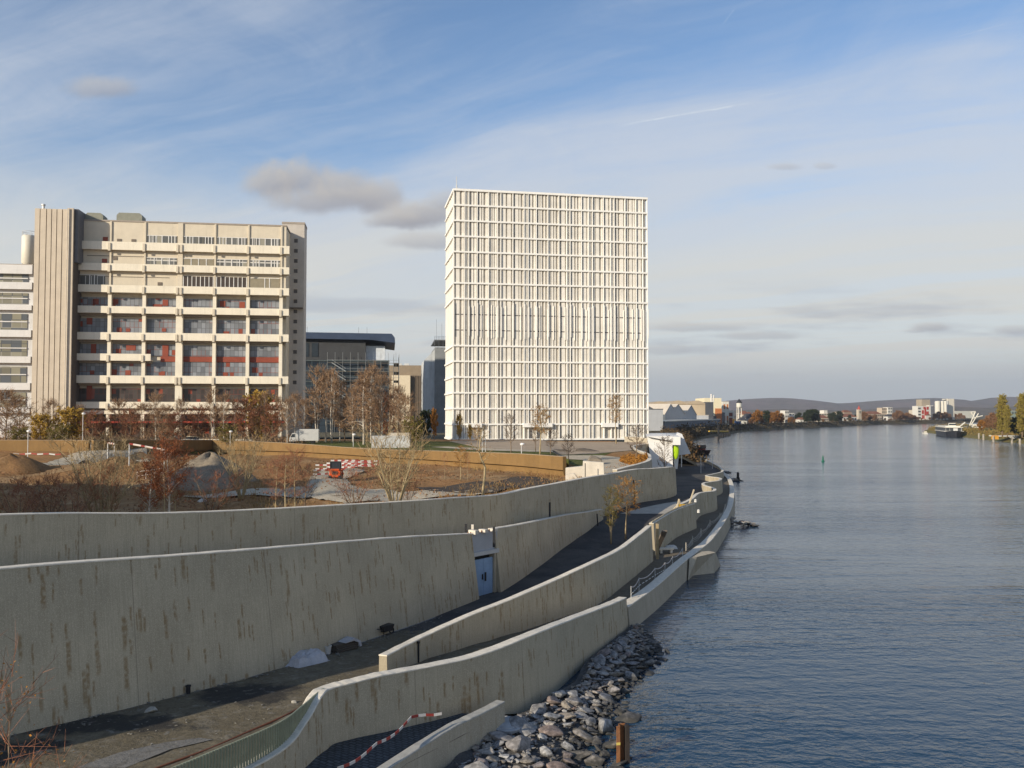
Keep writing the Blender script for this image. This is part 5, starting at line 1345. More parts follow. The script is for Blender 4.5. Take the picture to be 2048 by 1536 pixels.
M_PLAST = plain('clear_sheeting', (.44,.44,.46), .35, .2, 2, .3)
p = at_z(612, 1328, 2.0); tarp('sheeted_pile', (p.x, p.y, zl(p.y)), 1.0, .6, .62, 'pile under grey-white plastic sheeting at the foot of the stained wall', M_PLAST, 3, 'pile', .95)
p = at_z(562, 1333, 2.1); tarp('plastic_sheet', (p.x, p.y, zl(p.y)), .5, .25, .2, 'small crumpled plastic sheet left of the sheeted pile', M_PLAST, 5, 'plastic sheet', .95)
p = at_z(655, 1306, 1.95)
o = MB().lathe((0,0,0), [(.17,0),(.21,.4),(.23,.4),(.23,.44),(.19,.44),(.18,.1)], 16).build('bucket', plain('white_plastic', (.62,.60,.55), .4)); o.location = (p.x, p.y, zl(p.y)); tag(o, 'white bucket before the stack of boards', 'bucket')
e = empty('board_stack', (p.x+.75, p.y+.8, zl(p.y)), .95, 'low stack of dark boards under a blue-white sheet by the bucket', 'stack')
b = MB()
for k in range(4): b.box(-.8, .8, -.3+.02*k, .3, .02+k*.11, .11+k*.11)
b.build('boards', plain('old_board', (.09,.075,.06), .9), e); MB().prism([(-.2,.46),(.5,.62),(.95,.36),(1.05,.05),(.9,.05),(.8,.3),(.45,.47)], -.35, .3).build('sheet', M_PLAST, e)
p = at_z(768, 1268, 1.7)
e = empty('wheelbarrow', (p.x+.1, p.y, zl(p.y)), .9, 'small dark wheelbarrow tipped against the stained wall', 'wheelbarrow')
MB().prism([(-.35,.25),(.35,.25),(.5,.6),(-.45,.6)], -.25, .25).build('tray', plain('black_steel', (.025,.025,.027), .5), e)
MB().tube([(.5+.17*math.cos(a*.45),0,.18+.17*math.sin(a*.45)) for a in range(15)], .045).build('wheel', plain('black_steel', (.025,.025,.027)), e)
MB().tube([(-.9,-.2,.55),(-.3,-.2,.3),(.5,-.06,.18)], .025).tube([(-.9,.2,.55),(-.3,.2,.3),(.5,.06,.18)], .025).tube([(-.3,.2,.3),(-.4,.2,0)], .025).tube([(-.3,-.2,.3),(-.4,-.2,0)], .025).build('handle', plain('black_steel', (.025,.025,.027)), e)
rs = random.Random(8)
for i, (px, py, s, lb) in enumerate(((300,1432,.34,'pale stone on the dark earth patch at the lower left'),(588,1410,.16,'small pale stone near the slatted screen'),(742,1345,.2,'dark stone right before the quay wall top'),(765,1335,.22,'dark lump beside the end of the path wall'))):
    p = at_z(px, py, 2.3); o = bpy.data.objects.new('loose_stone', rock_mesh('loose_stone', 400+i, plain('pale_stone', (.36,.34,.29), .9, .2, 3) if i < 2 else plain('dark_stone', (.06,.06,.06), .9), .6)); COL.objects.link(o)
    o.location = (p.x, p.y, zl(p.y)+s*.25); o.scale = (s,s*.8,s); tag(o, lb, 'stone')
p = at_z(372, 1388, 2.3); o = MB().lathe((0,0,0), [(.10,0),(.10,.32),(.13,.32),(.13,.37),(.04,.4)], 12).build('short_post', plain('black_steel', (.025,.025,.027))); o.location = (p.x+.1,p.y,zl(p.y)); tag(o, 'stubby black post at the foot of the stained wall', 'post')
p = at_z(837, 1322, 2.1); o = MB().lathe((0,0,0), [(.05,0),(.05,1.0),(.08,1.0),(.08,1.1)], 10).build('thin_post', plain('black_steel', (.025,.025,.027))); o.location = (p.x,p.y,zl(p.y)); tag(o, 'thin black post just inside the quay wall', 'post')
# blue door and its recess in the stained wall
A = Vector((-2.8,65.3,0)); B_ = Vector((-1.0,67.5,0)); dv = (B_-A); Ld = dv.length; dv.normalize(); inn = Vector((-dv.y, dv.x, 0))
ang = math.atan2(dv.y, dv.x)
def in_wall(mb, name, m, par):
    o = mb.build(name, m, par); o.location = A + Vector((0,0,0)); o.rotation_euler = (0,0,ang); return o
r_ = MB().box(-.3, Ld+.2, .35, .8, 4.45, 6.1); r_.uv = [(v[0], v[2]) for v in r_.v]
in_wall(r_, 'recess_wall', plain('grey_render', (.40,.41,.43), .8, .08, 1, .1), tall)
MB_ = MB().box(-.3, Ld*.10, .2, .8, .8, 4.44).box(Ld*.90, Ld+.2, .2, .8, .8, 4.44); in_wall(MB_, 'door_jamb', M_CONC_CLEAN, tall)
in_wall(MB().box(-.2, Ld+.15, .1, .9, 4.455, 4.75), 'lintel', plain('lintel_grey', (.48,.48,.47), .8, .08), tall)
in_wall(MB().box(Ld*.1, Ld*.9, .75, .95, .8, 4.44), 'door_reveal', plain('reveal_black', (.02,.022,.026), .7), tall)
dr = in_wall(MB().box(Ld*.12, Ld*.50, .35, .45, 1.38, 4.15).box(Ld*.508, Ld*.88, .35, .45, 1.38, 4.15), 'blue_door', plain('blue_steel', (.23,.35,.52), .5, .12, 1.2, .05), tall)
h = MB().box(Ld*.44, Ld*.47, .26, .34, 2.6, 3.0).box(Ld*.55, Ld*.59, .26, .34, 2.45, 3.1); h.build('door_handle', plain('black_steel', (.025,.025,.027)), dr)
cb = MB()
for k, t in enumerate((.16,.55,.95)): cb.box(Ld*t-.28, Ld*t+.1, .05, .75, 6.101, 6.40-.05*k)
in_wall(cb, 'cap_block', plain('fresh_concrete', (.62,.56,.47), .9), tall)
cb = MB()
for k in range(9): cb.box(-.35+k*.3, -.29+k*.3, .3, .36, 6.101, 6.3)
in_wall(cb, 'starter_bars', plain('rust', (.24,.105,.045)), tall)
# posts standing on the upper walk
for px, py, h, lb in ((945,1064,.55,'short black post left of the wall notch'),(1110,1036,1.35,'tallest black post above the ramp wall'),(958,1058,.5,'pale stub beside the wall notch'),(1001,1050,.35,'low black stub just right of the wall notch')):
    D_ = 66 if px < 1050 else 84.5
    x = X(px, D_) - .5; z0 = zt3(D_) - 1.2
    o = MB().box(-.09,.09,-.09,.09,0,1.2+h).build('walk_post', plain('black_steel', (.025,.025,.027)) if 'black' in lb else plain('fresh_concrete', (.62,.56,.47))); o.location = (x, D_+.5, z0); tag(o, lb, 'post')
# dark expansion slot in the park wall and the dark bar near its end
o = MB().tube([(0,0,0),(.02,.02,1.2),(-.12,0,3.2)], .09, 5).build('drain_pipe', plain('black_steel', (.025,.025,.027))); q = fx['4'](113.5); o.location = (q+.42, 113.2, zr(113.5)); tag(o, 'dark vertical drain pipe on the park wall near the ramp', 'pipe')
o = MB().tube([(0,0,0),(-.08,.02,1.3)], .08, 5).build('dark_stick', plain('black_steel', (.025,.025,.027))); o.location = (fx['3'](97)+.5, 97, zr(97)); tag(o, 'dark post at the dwindling end of the ramp wall', 'post')
# gap between the path wall sections: stair board coloured dark as shadow, bench block, plastic
p = at_z(1318, 1098, 1.5)
o = MB().cbox((0,0,0), (.5,3.6,.16), .2, -.75).build('stair_ramp', plain('shadow_board', (.16,.13,.10), .9)); o.location = (14.2, 84.6, 2.8); tag(o, 'steep stair board coloured dark for the shadow in the gap of the path wall', 'stairs')
e = empty('concrete_bench', (p.x+.3, p.y-2.2, zl(p.y)), .1, 'grey concrete block bench on the lower path below the stair gap', 'bench')
MB().box(-.75,.75,-.3,.3,.32,.5).build('seat', M_CAP, e, bevel=.02); MB().box(-.62,-.4,-.24,.24,0,.318).build('leg', M_CAP, e); MB().box(.4,.62,-.24,.24,0,.318).build('leg', M_CAP, e)
tarp('plastic_scrap', (p.x+1.3, p.y+.6, zl(p.y)), .6, .35, .35, 'white plastic heap behind the concrete bench', plain('white_plastic', (.62,.60,.55)), 9, 'plastic')
p = at_z(1303, 1120, 1.45); o = MB().box(-.12,.12,-.12,.12,0,3.35).build('timber_post', plain('timber_yellow', (.36,.27,.15), .8, .2, 3)); o.location = (13.7,83.0,1.4); tag(o, 'upright timber against the free end of the path wall', 'post')
bd = MB()
C = curve(W2B, 6)
for i in range(0, len(C)-1): 
    a, b = C[i], C[i+1]; bd.tube([(a[0]-.2,a[1],a[2]+.06),(b[0]-.2,b[1],b[2]+.06+.04*(i%2))], .07, 4)
tag(bd.build('formwork_board', plain('pale_timber', (.52,.43,.29), .85, .2, 3)), 'pale timber boards lying along the top of the short wall', 'board')
e = empty('trestle', (X(1354,103), 102.6, zr(102.6)), .3, 'pale timber trestle with a yellow lamp on top of the ramp edge', 'trestle')
MB().tube([(-.4,0,0),(.1,0,2.1)], .09, 4).tube([(.5,0,0),(.1,0,2.1)], .09, 4).tube([(-1.4,.2,.1),(.1,.1,1.5)], .08, 4).build('timber_frame', plain('pale_timber', (.52,.43,.29)), e)
MB().box(.15,.75,-.2,.2,.5,1.5).build('yellow_box', plain('work_yellow', (.48,.30,.03), .5), e)
MB().tube([(1.9,1,1.2),(2.9,1.5,3.0)], .1, 4).build('leaning_plank', plain('pale_timber', (.52,.43,.29)), e)
for px, py in ((1391,1008),(1397,1017)):
    p = at_z(px, py, 4.2); o = MB().lathe((0,0,0), [(.06,-.22),(.17,-.18),(.14,.0),(.19,.1),(.05,.2)], 7, 1, .6).build('plastic_bag', plain('white_plastic', (.62,.60,.55))); o.location = (p.x, p.y, 4.6 if px < 1395 else 3.9); tag(o, 'white bag ' + ('on the wall top by the trestle' if px < 1395 else 'hanging from the wall by the trestle'), 'bag')
# tape fence along the lower path
pts = [at_z(px, py, 2.5) for px, py in ((1262,1175),(1278,1158),(1310,1138),(1330,1127),(1345,1115),(1365,1098))]
e = tape('tape_fence', pts, .07, .30, 'white tape fence along the lower path beside the bastion', False); 
m_ = MB(); 
for p in pts: q = p - pts[0]; m_.tube([(q.x,q.y,zl(p.y)-2.5),(q.x,q.y,.1)], .02, 5)
m_.build('fence_posts', MATS['grey_paint'], e)
pts2 = [p + Vector((0,0,-.5)) for p in pts[:4]]
e2 = MB()
for a, b in zip(pts2[:-1], pts2[1:]): 
    for k in range(0, 10, 2): e2.tube([a.lerp(b,k/10)-pts[0], a.lerp(b,(k+1)/10)-pts[0]], .03, 4)
e2.build('lower_tape', M_TAPEW, e)
pts = [at_z(px, py, 2.2) for px, py in ((1372,1088),(1385,1075),(1402,1060),(1420,1042),(1440,1028),(1450,1010),(1458,990))]
e = empty('mesh_fence', pts[0], 0, 'slack pale netting fence along the far lower path', 'fence'); m_ = MB(); r = random.Random(4)
for a, b in zip(pts[:-1], pts[1:]):
    a, b = a-pts[0], b-pts[0]; m_.tube([(a.x,a.y,zl(90)-2.2),(a.x,a.y,.15)], .04, 5)
    for q in range(4): m_.tube([a+Vector((0,0,-.15-.18*q)), a.lerp(b,.5)+Vector((r.uniform(-.1,.1),0,-.4-.15*q)), b+Vector((0,0,-.1-.18*q))], .022, 4)
m_.build('netting', plain('net_pale', (.46,.42,.35)), e)
for px, y0, y1, lb in ((1382,935,952,'light pole'),(1425,925,905,'pole')):
    pass
for px, py, h, lb in ((1424,935,4.2,'slim pole by the far end of the quay wall'),(1401,945,3.6,'thin pale pole where the ramp meets the pavilion'),(1409,915,2.5,'dark bollard near the red boat')):
    D_ = 205 if px > 1405 else 190
    o = MB().tube([(0,0,0),(0,0,h)], .07, 6).build('slim_pole', MATS['grey_paint'] if h > 3 else plain('black_steel', (.025,.025,.027))); o.location = (X(px,D_), D_, 1.5 if px > 1405 else zr(190)); tag(o, lb, 'pole')

# ================================================================ THINGS IN THE PARK
def mound(name, c, rx, ry, h, m, label, seed, cat='mound'):
    r = np.random.RandomState(seed); b = MB(); n, k = 28, 9; ph = r.uniform(0,6.28,6)
    for j in range(k):
        t = j/(k-1)
        for i in range(n):
            a = 2*math.pi*i/n; w = 1 + .12*math.sin(2*a+ph[0]) + .08*math.sin(5*a+ph[1]) + .04*math.sin(9*a+ph[2]+3*t)
            z = h*(1-t**1.7)**1.25*(1+.06*math.sin(4*a+ph[3]+5*t)) if t < 1 else -.6
            b.v.append((rx*t*w*math.cos(a), ry*t*w*math.sin(a), z + r.uniform(-.05,.05)*h*.4))
    b.f = [(j*n+i, (j+1)*n+i, (j+1)*n+(i+1)%n, j*n+(i+1)%n) for j in range(k-1) for i in range(n)]
    o = b.build(name, m, smooth=True); o.location = c; return tag(o, label, cat)
M_MOUND = ground_mat('grey_spoil', [(.20,.16,.115),(.28,.23,.165),(.235,.19,.135)], .3, .6, 3)
mound('grey_mound', (X(408,96), 98, 7.0), 5.4, 8, 3.7, M_MOUND, 'tall steep mound of grey spoil behind the red-leaved birch', 2)
mound('earth_heap', (X(22,112), 112, 7.4), 5.6, 4.8, 2.6, M_SOIL, 'dark brown earth heap at the left edge before the brown wall', 5)
mound('low_earth_heap', (X(232,118), 119, 7.6), 5.2, 4, 1.7, M_SOIL, 'low brown earth heap beneath the barrier boom', 6)
def part_tree(): pass
p = on_park(672, 101, 0)
e = empty('skid_loader', p, .12, 'small orange tracked loader on the gravel yard', 'loader')
M_OR = plain('loader_orange', (.55,.085,.018), .45, .08, 2); M_BLK = plain('black_steel', (.025,.025,.027))
for s in (-1,1):
    MB().prism([(-1.1,.08),(1.0,.08),(1.2,.35),(1.0,.62),(-1.1,.62),(-1.3,.35)], s*.55-.16, s*.55+.16).build('track', M_BLK, e).rotation_euler = (0,0,math.pi/2)
MB().box(-.62,.62,-1.1,.55,.4,1.15).box(-.5,.5,-1.15,-.4,1.15,1.35).build('body', M_OR, e, bevel=.06)
MB().box(-.56,.56,-.35,.75,1.16,2.05).box(-.62,.62,-.42,.82,2.05,2.14).build('cab', plain('dark_glass', (.035,.045,.055)), e)
cg = MB()
for s in (-1,1): cg.tube([(s*.56,-.38,1.16),(s*.56,-.38,2.08)], .06, 5).tube([(s*.56,.78,1.16),(s*.56,.78,2.08)], .06, 5)
cg.build('cab_frame', M_BLK, e); MB().box(-.3,.3,-1.17,-1.11,.75,1.1).build('grille', M_BLK, e)
MB().tube([(.68,-.7,1.25),(.7,.4,1.3),(.7,1.3,.6)], .09, 5).tube([(-.68,-.7,1.25),(-.7,.4,1.3),(-.7,1.3,.6)], .09, 5).build('lift_arm', M_OR, e)
MB().prism([(-.75,.1),(.75,.1),(.75,.6),(-.75,.6)], 1.3, 1.75).build('bucket', M_BLK, e)
# red and white barrier boards
def barrier_proto():
    e = empty('barrier_board', (0,0,-500), 0, None, None)
    for z, nm in ((.95,'upper_board'),(.45,'lower_board')):
        w = MB(); r = MB()
        for k in range(8): (w if k % 2 == 0 else r).box(-2+k*.5, -1.5+k*.5, -.02, .02, z, z+.2)
        o = w.build(nm, M_TAPEW, e); r.build('red_block', M_TAPER, o)
    for s in (-1.8,1.8): MB().tube([(s,.06,0),(s,.06,1.2)], .03, 5).box(s-.25,s+.25,-.3,.3,0,.08).build('stand', M_BLK, e)
    return e
b0 = barrier_proto(); KIDS_B = [k for k in bpy.data.objects if k.parent == b0]; first = True
for i, (px, D, a) in enumerate(((662,118,.1),(682,120,-.15),(690,128,.1),(702,124,.2),(712,132,.05),(722,126,.12),(735,131,.1),(658,112,.5))):
    if first: q = b0; first = False
    else:
        q = b0.copy(); COL.objects.link(q)
        for k in KIDS_B:
            k2 = k.copy(); COL.objects.link(k2); k2.parent = q
            for s in [s for s in bpy.data.objects if s.parent == k and s.name.startswith('red_block')][:1]:
                s2 = s.copy(); COL.objects.link(s2); s2.parent = k2
    q.location = on_park(px, D, .03); q.rotation_euler = (0,0,a)
    tag(q, 'red and white barrier board in the cluster behind the orange loader', 'barrier', 'barrier boards around the gravel yard')
t_ = [on_park(px, 132, -1.3) for px in (28,60,95,130)]
tape('long_tape', t_, .2, .9, 'red and white tape stretched before the short brown wall at the left')
def boom(px0, y0, px1, y1, D, label):
    a, b = at_d(px0, y0, D), at_d(px1, y1, D); e = empty('barrier_boom', (a.x,a.y,park_h(a.x,a.y)), 0, label, 'barrier'); w, r = MB(), MB(); n = 9
    for k in range(n): (w if k % 3 else r).tube([a.lerp(b,k/n)-e.location, a.lerp(b,(k+1)/n)-e.location], .13, 6)
    w.build('white_bar', plain('boom_white', (.72,.62,.54)), e); r.build('red_bar', M_TAPER, e)
    MB().tube([(0,0,0), a-e.location], .09, 6).build('post', MATS['grey_paint'], e)
    q = b-e.location; MB().tube([(q.x,q.y,park_h(b.x,b.y)-e.location.z-.1), q], .07, 6).build('post', MATS['grey_paint'], e)
boom(216, 886, 229, 888, 120, 'short red and white pole left of the long barrier boom')
boom(259, 887.5, 329, 900, 116, 'long slanting red and white barrier boom by the brown side wall')
e = empty('handrail', on_park(276, 104, .05), 0, 'low pale handrail with four posts beneath the barrier boom', 'railing'); m_ = MB()
for k in range(4): m_.tube([(k*1.05,0,0),(k*1.05,0,1.05+.15*k)], .035, 5)
m_.tube([(0,0,1.05),(3.15,0,1.5)], .04, 5).tube([(0,0,.55),(3.15,0,.95)], .03, 5); m_.build('rails', plain('boom_white', (.72,.62,.54)), e)
# vehicles and boxes on the upper ground
def on_up(px, D): return Vector((X(px,D), D, 9.0))
e = empty('box_truck', on_up(613, 181), .12, 'white box truck parked under the bare birches', 'truck')
M_TRK = plain('truck_white', (.50,.50,.48), .5, .06); M_TYR = plain('tyre', (.02,.02,.02), .9)
MB().prism([(-2.0,.7),(2.6,.7),(2.6,3.1),(-1.2,3.1),(-2.0,2.7)], -1.1, 1.1).build('cargo_box', M_TRK, e, bevel=.05)
MB().prism([(-3.3,.55),(-2.05,.55),(-2.05,2.3),(-2.7,2.3),(-3.15,1.5),(-3.3,1.2)], -1.0, 1.0).build('cab', M_TRK, e, bevel=.06)
MB().prism([(-3.1,1.45),(-2.2,1.45),(-2.2,2.1),(-2.75,2.1)], -1.03, 1.03).build('cab_window', M_DARKGL, e)
for x in (-2.5, 1.4):
    for y in (-1.0,.78): MB().tube([(x,y,.42),(x,y+.24,.42)], .42, 14).build('wheel', M_TYR, e)
e = empty('site_container', on_up(783, 160), .05, 'low grey-white site container behind the brown wall', 'container')
MB().box(-3.4,3.4,-1.2,1.2,.05,2.05).build('container_wall', plain('container_grey', (.47,.48,.47), .6, .12, .6, .05, dirt=.3), e)
MB().box(-3.5,3.5,-1.3,1.3,2.052,2.2).build('roof', M_TRK, e)
MB().box(-3.46,-3.0,-1.26,-1.21,.05,2.04).box(2.75,3.46,-1.26,-1.21,.05,2.04).build('corner_post', M_TRK, e)
MB().box(-.5,3.2,0,1.1,2.21,2.75).build('roof_box', plain('roof_box_tan', (.45,.40,.32)), e)
e = empty('pale_car', on_up(386, 186), .1, 'pale silver car parked behind the brown side wall', 'car')
M_CAR = plain('car_silver', (.50,.52,.52), .25, .04, spec=.6, metal=.2)
MB().prism([(-2.1,.3),(2.1,.3),(2.15,.75),(1.7,.9),(-1.3,.95),(-2.1,.85)], -.85, .85).build('body', M_CAR, e, bevel=.08)
MB().prism([(-1.6,.93),(1.5,.9),(.9,1.38),(-1.1,1.42)], -.78, .78).build('window', M_DARKGL, e, bevel=.05)
MB().prism([(-1.2,1.40),(1.0,1.36),(.8,1.50),(-1.0,1.52)], -.74, .74).build('roof', plain('car_roof', (.66,.58,.44), .3), e, bevel=.03)
for x in (-1.35,1.3):
    for y in (-.87,.67): MB().tube([(x,y,.32),(x,y+.2,.32)], .32, 14).build('wheel', M_TYR, e)
o = MB().lathe((0,0,0), [(.5,0),(.62,1.5),(.66,1.5),(.66,1.62),(.3,1.75)], 14).build('round_bin', plain('bin_grey', (.16,.19,.20), .5)); o.location = on_up(358,182); tag(o, 'dark grey round bin left of the pale car', 'bin')
e = empty('low_barrier_wall', on_up(452, 183), ANG, 'low white kerb wall in front of the red awning', 'wall'); MB().box(-5.4,5.4,-.2,.2,0,1.0).build('wall', M_CAP, e)
def lamp(px, D, ytop, z0, label):
    h = Z(ytop, D) - z0; e = empty('garden_lamp', (X(px,D), D, z0), 0, label, 'lamp', 'lamp posts of the campus')
    MB().tube([(0,0,0),(0,0,h-.2)], .06, 8).build('pole', MATS['grey_paint'], e)
    MB().lathe((.12,0,h-.35), [(.12,0),(.30,.12),(.34,.3),(.2,.42)], 12).build('lamp_head', plain('lamp_white', (.80,.79,.76), .4), e)
lamp(57,140,861,park_h(X(57,140),140),'short lamp post at the left before the brown wall'); lamp(166,165,826,9,'tall lamp post before the grooved tower'); lamp(461,172,862,9,'small lamp post before the red ground floor'); lamp(707,165,868,9,'lamp post beside the drooping birch')
lamp(1043,127,887,9.0,'white-headed garden lamp on the terrace before the white tower')
for px, lb in ((965,'left one of two thin grey garden poles'),(971,'right one of two thin grey garden poles')):
    o = MB().tube([(0,0,0),(0,0,2.3)], .06, 6).build('garden_pole', MATS['grey_paint']); o.location = (X(px,141),141,9.0); tag(o, lb, 'pole')
# boulders, logs and slabs of the garden
def rock(name, px, py, z, s, label, seed, m, cat='boulder', dz=.2, flat=.7):
    p = at_z(px, py, z); o = bpy.data.objects.new(name, rock_mesh(name, seed, m, flat)); COL.objects.link(o); o.location = (p.x, p.y, park_h(p.x,p.y) + s[2]*dz); o.scale = s; return tag(o, label, cat)
M_GR = plain('garden_rock', (.22,.185,.14), .9, .3, 2, .4)
rock('garden_boulder', 1184, 929, 7.6, (1.75,1.3,1.7), 'big rounded brown boulder on the garden lawn', 501, M_GR)
rock('garden_log', 1170, 902, 8.6, (3.0,1.0,.9), 'long dark driftwood boulder lying on the forecourt', 502, plain('driftwood', (.12,.10,.08), .9, .3, 2, .4))
rock('garden_log', 1120, 902, 8.6, (2.6,.9,.7), 'dark rock ridge left of the long driftwood boulder', 503, plain('driftwood', (.12,.10,.08)))
rock('white_stone', 405, 997, 7.3, (.5,.4,.5), 'white stone at the foot of the grey mound', 504, plain('white_stone', (.60,.57,.50), .9))
M_SLB = plain('pale_cast_slab', (.64,.58,.48), .85, .12, 1.2, .2)
def slab_px(name, pts, D, dep, label):
    b = solid(MB(), pts, D, dep); o = b.build(name, M_SLB); tag(o, label, 'concrete slab')
slab_px('leaning_slab', [(1164,957.5),(1166,922),(1207,925),(1208,951),(1205,956)], 105, .9, 'upright pale concrete slab behind the park wall end')
slab_px('flat_slab', [(1131,936),(1166,932.5),(1164,957),(1131,962)], 107.5, 1.2, 'lower pale concrete slab left of the upright one')
slab_px('wedge_slab', [(1131,949),(1148,947),(1158,961),(1131,965)], 104, .6, 'pale wedge-shaped slab at the foot of the two slabs')
o = MB().tube([(0,0,0),(0,0,1.8)], .05, 6).build('iron_stake', plain('black_steel', (.025,.025,.027))); o.location = at_d(1170.5, 957, 103.5); tag(o, 'thin iron stake before the upright pale slab', 'stake')
def planter():
    C = curve([(17.6,125),(17.0,131),(16.4,136),(18.2,140.5),(21.2,143)], 6); b = MB(); r = random.Random(3); V = []
    rng = np.random.default_rng(3); P = []
    for _ in range(5000):
        i = rng.integers(0,len(C)); x = C[i,0] + abs(rng.normal())*1.6 + .3; x = min(x, x6(C[i,1])-.8); y = C[i,1] + rng.normal()*.5
        P.append((x, y, park_h(x,y) + abs(rng.normal())*.35))
    V, Q = leaves_at(np.array(P), .14, rng); o = bpy.data.objects.new('planting', arr_mesh('planting', V, Q, M_LFO)); COL.objects.link(o); o['kind'] = 'stuff'; tag(o, 'orange-brown low planting in the curved planter', 'ground cover')
planter()
# dry ground cover scattered over the park soil and the mound
rng = np.random.default_rng(6); P = []
for _ in range(26000):
    y = rng.uniform(56, 150); x = edge4(y) - .6 - rng.uniform(0,1)**1.3*75
    if behind5(x,y) > -0.5 or math.sin(x*.35+2*math.sin(y*.21)) + rng.normal()*.6 < .1: continue
    P.append((x,y,park_h(x,y)+abs(rng.normal())*.12))
P = np.array(P); V, Q = leaves_at(P, .12, rng); o = bpy.data.objects.new('dry_ground_cover', arr_mesh('dry_ground_cover', V, Q, M_LFB)); COL.objects.link(o); o['kind']='stuff'; tag(o, 'withered brown weeds and leaves over the park soil', 'ground cover')

# tall dry grass in tufts over the park, and the brown undergrowth before the laboratory block
rng = np.random.default_rng(16); A_, B2 = [], []
for _ in range(5200):
    y = rng.uniform(54, 128); x = edge4(y) - .5 - rng.uniform(0,1)**1.2*70
    if behind5(x,y) > -.8 or math.sin(x*.23+1.7*math.sin(y*.16)+.8) + rng.normal()*.45 < .25: continue
    if x > -26 and y > 84 and x < -6 and rng.random() < .8: continue
    for _k in range(6):
        p = np.array([x+rng.normal()*.18, y+rng.normal()*.18, 0]); p[2] = park_h(x,y)-.05; hh = rng.uniform(.18,.62)
        A_.append(p); B2.append(p + np.array([rng.normal()*.18*hh*2, rng.normal()*.18*hh*2, hh]))
V, Q = blades(np.array(A_), np.array(B2), .022, rng); o = bpy.data.objects.new('dry_grass', arr_mesh('dry_grass', V, Q, leafy('dry_grass_blade', [(.26,.17,.07),(.36,.25,.11),(.20,.12,.05),(.30,.19,.08)], .1))); COL.objects.link(o); o['kind'] = 'stuff'; tag(o, 'dry brown grass in tufts over the park', 'grass')
A_, B2 = [], []
for _ in range(9000):
    px = rng.uniform(-30, 610); D_ = rng.uniform(178, 205); x = X(px, D_); m_h = 1.2 + 2.4*max(0, math.sin(px*.021+.6*math.sin(px*.05)))**.7
    p = np.array([x, D_, 8.95 + rng.uniform(0,1)**1.5*m_h]); d = rng.normal(size=3)*.5 + np.array([0,0,.6]); d /= np.linalg.norm(d)
    A_.append(p); B2.append(p + d*rng.uniform(.4,1.1))
V, Q = blades(np.array(A_), np.array(B2), .05, rng); o = bpy.data.objects.new('undergrowth', arr_mesh('undergrowth', V, Q, M_TWB)); COL.objects.link(o); o['kind'] = 'stuff'; tag(o, 'brown leafless undergrowth at the foot of the cream laboratory block', 'undergrowth')
# ================================================================ FAR SIDE: sheds, town, boats
def clear_of_river(px, D, gap=17):
    while px < 1925 and X(px, D) > sx(D) - gap and D < 2600: D += 10
    return D
def block(name, px0, px1, yt, D, depth, label, m, zb=6.1, ang=R(12), cat='building', roof=None, win=None, group=None):
    D = clear_of_river(px1, D); e, w, h = boxed(name, px0, px1, yt, D, depth, zb, label, None, cat, ang)
    if group: e['group'] = group
    MB().box(0, w, 0, depth, 0, h).build('wall', m, e)
    if roof == 'gable':
        MB().prism([(-.4,h+.003),(w+.4,h+.003),(w/2,h+w*.28)], -.4, depth+.4).build('roof', plain('tile_roof', (.20,.09,.055), .8, .2, .3), e)
    elif roof == 'hip' or roof == 'side':
        b = MB(); b.v = [(-.4,-.4,h+.003),(w+.4,-.4,h+.003),(w+.4,depth+.4,h+.003),(-.4,depth+.4,h+.003),(w*.2,depth/2,h+depth*.32),(w*.8,depth/2,h+depth*.32)]
        b.f = [(0,1,5,4),(1,2,5),(2,3,4,5),(3,0,4),(0,3,2,1)]; b.build('roof', plain('tile_roof', (.20,.09,.055), .8, .2, .3) if roof == 'hip' else plain('dark_roof', (.06,.06,.065), .8), e)
    elif roof is not None: MB().box(-.15, w+.15, -.15, depth+.15, h+.003, h+.4).build('roof', roof, e)
    if win:
        nc, nr, mw = win
        for r_ in range(nr):
            z0 = h*(r_+.35)/nr; g = MB()
            for c in range(nc): g.box(w*(c+.22)/nc, w*(c+.78)/nc, -.12, -.01, z0, z0+h*.42/nr)
            g.build('windows', mw, e)
    return e, w, h
M_SHED = plain('shed_grey', (.40,.41,.42), .75, .06, .3, .03, dirt=.25)
M_SHEDR = plain('shed_roof', (.52,.46,.38), .8, .08, .3)
M_LTWALL = plain('warm_white', (.62,.59,.51), .7, .06, .2)
# saw-tooth factory: three gables facing the river
FA = R(48)
FS = empty('gabled_factory', (X(1298,600), 600, 6), FA, 'grey factory with three steep gables beside the white tower', 'factory')
def fp(px, py):
    k, c, sn = (px-1024)/F, math.cos(FA), math.sin(FA); t = (k*600 - X(1298,600))/(c - k*sn)
    return (t, Z(py, 600 + t*sn) - 6)
g0 = [fp(1329,840), fp(1329,829), fp(1341,808.5), fp(1348,818.5), fp(1356,809), fp(1370,829), fp(1382,811), fp(1393,830), fp(1393,864), fp(1329,864)]
MB().prism(g0, 0, 60).build('gable_wall', M_SHED, FS)
rf = MB()
def slope(a, b, y0=-.3, y1=60): 
    (x0,z0),(x1,z1) = a,b; rf.add([(x0,y0,z0+.05),(x1,y0,z1+.05),(x1,y1,z1+.05),(x0,y1,z0+.05),(x0,y0,z0+.4),(x1,y0,z1+.4),(x1,y1,z1+.4),(x0,y1,z0+.4)], [(0,1,2,3),(7,6,5,4),(0,4,5,1),(1,5,6,2),(2,6,7,3),(3,7,4,0)])
for a, b in ((fp(1329,829),fp(1341,808.5)),(fp(1341,808.5),fp(1348,818.5)),(fp(1348,818.5),fp(1356,809)),(fp(1356,809),fp(1370,829)),(fp(1370,829),fp(1382,811)),(fp(1382,811),fp(1393,830))): slope(a,b)
rf.build('roof', M_SHEDR, FS)
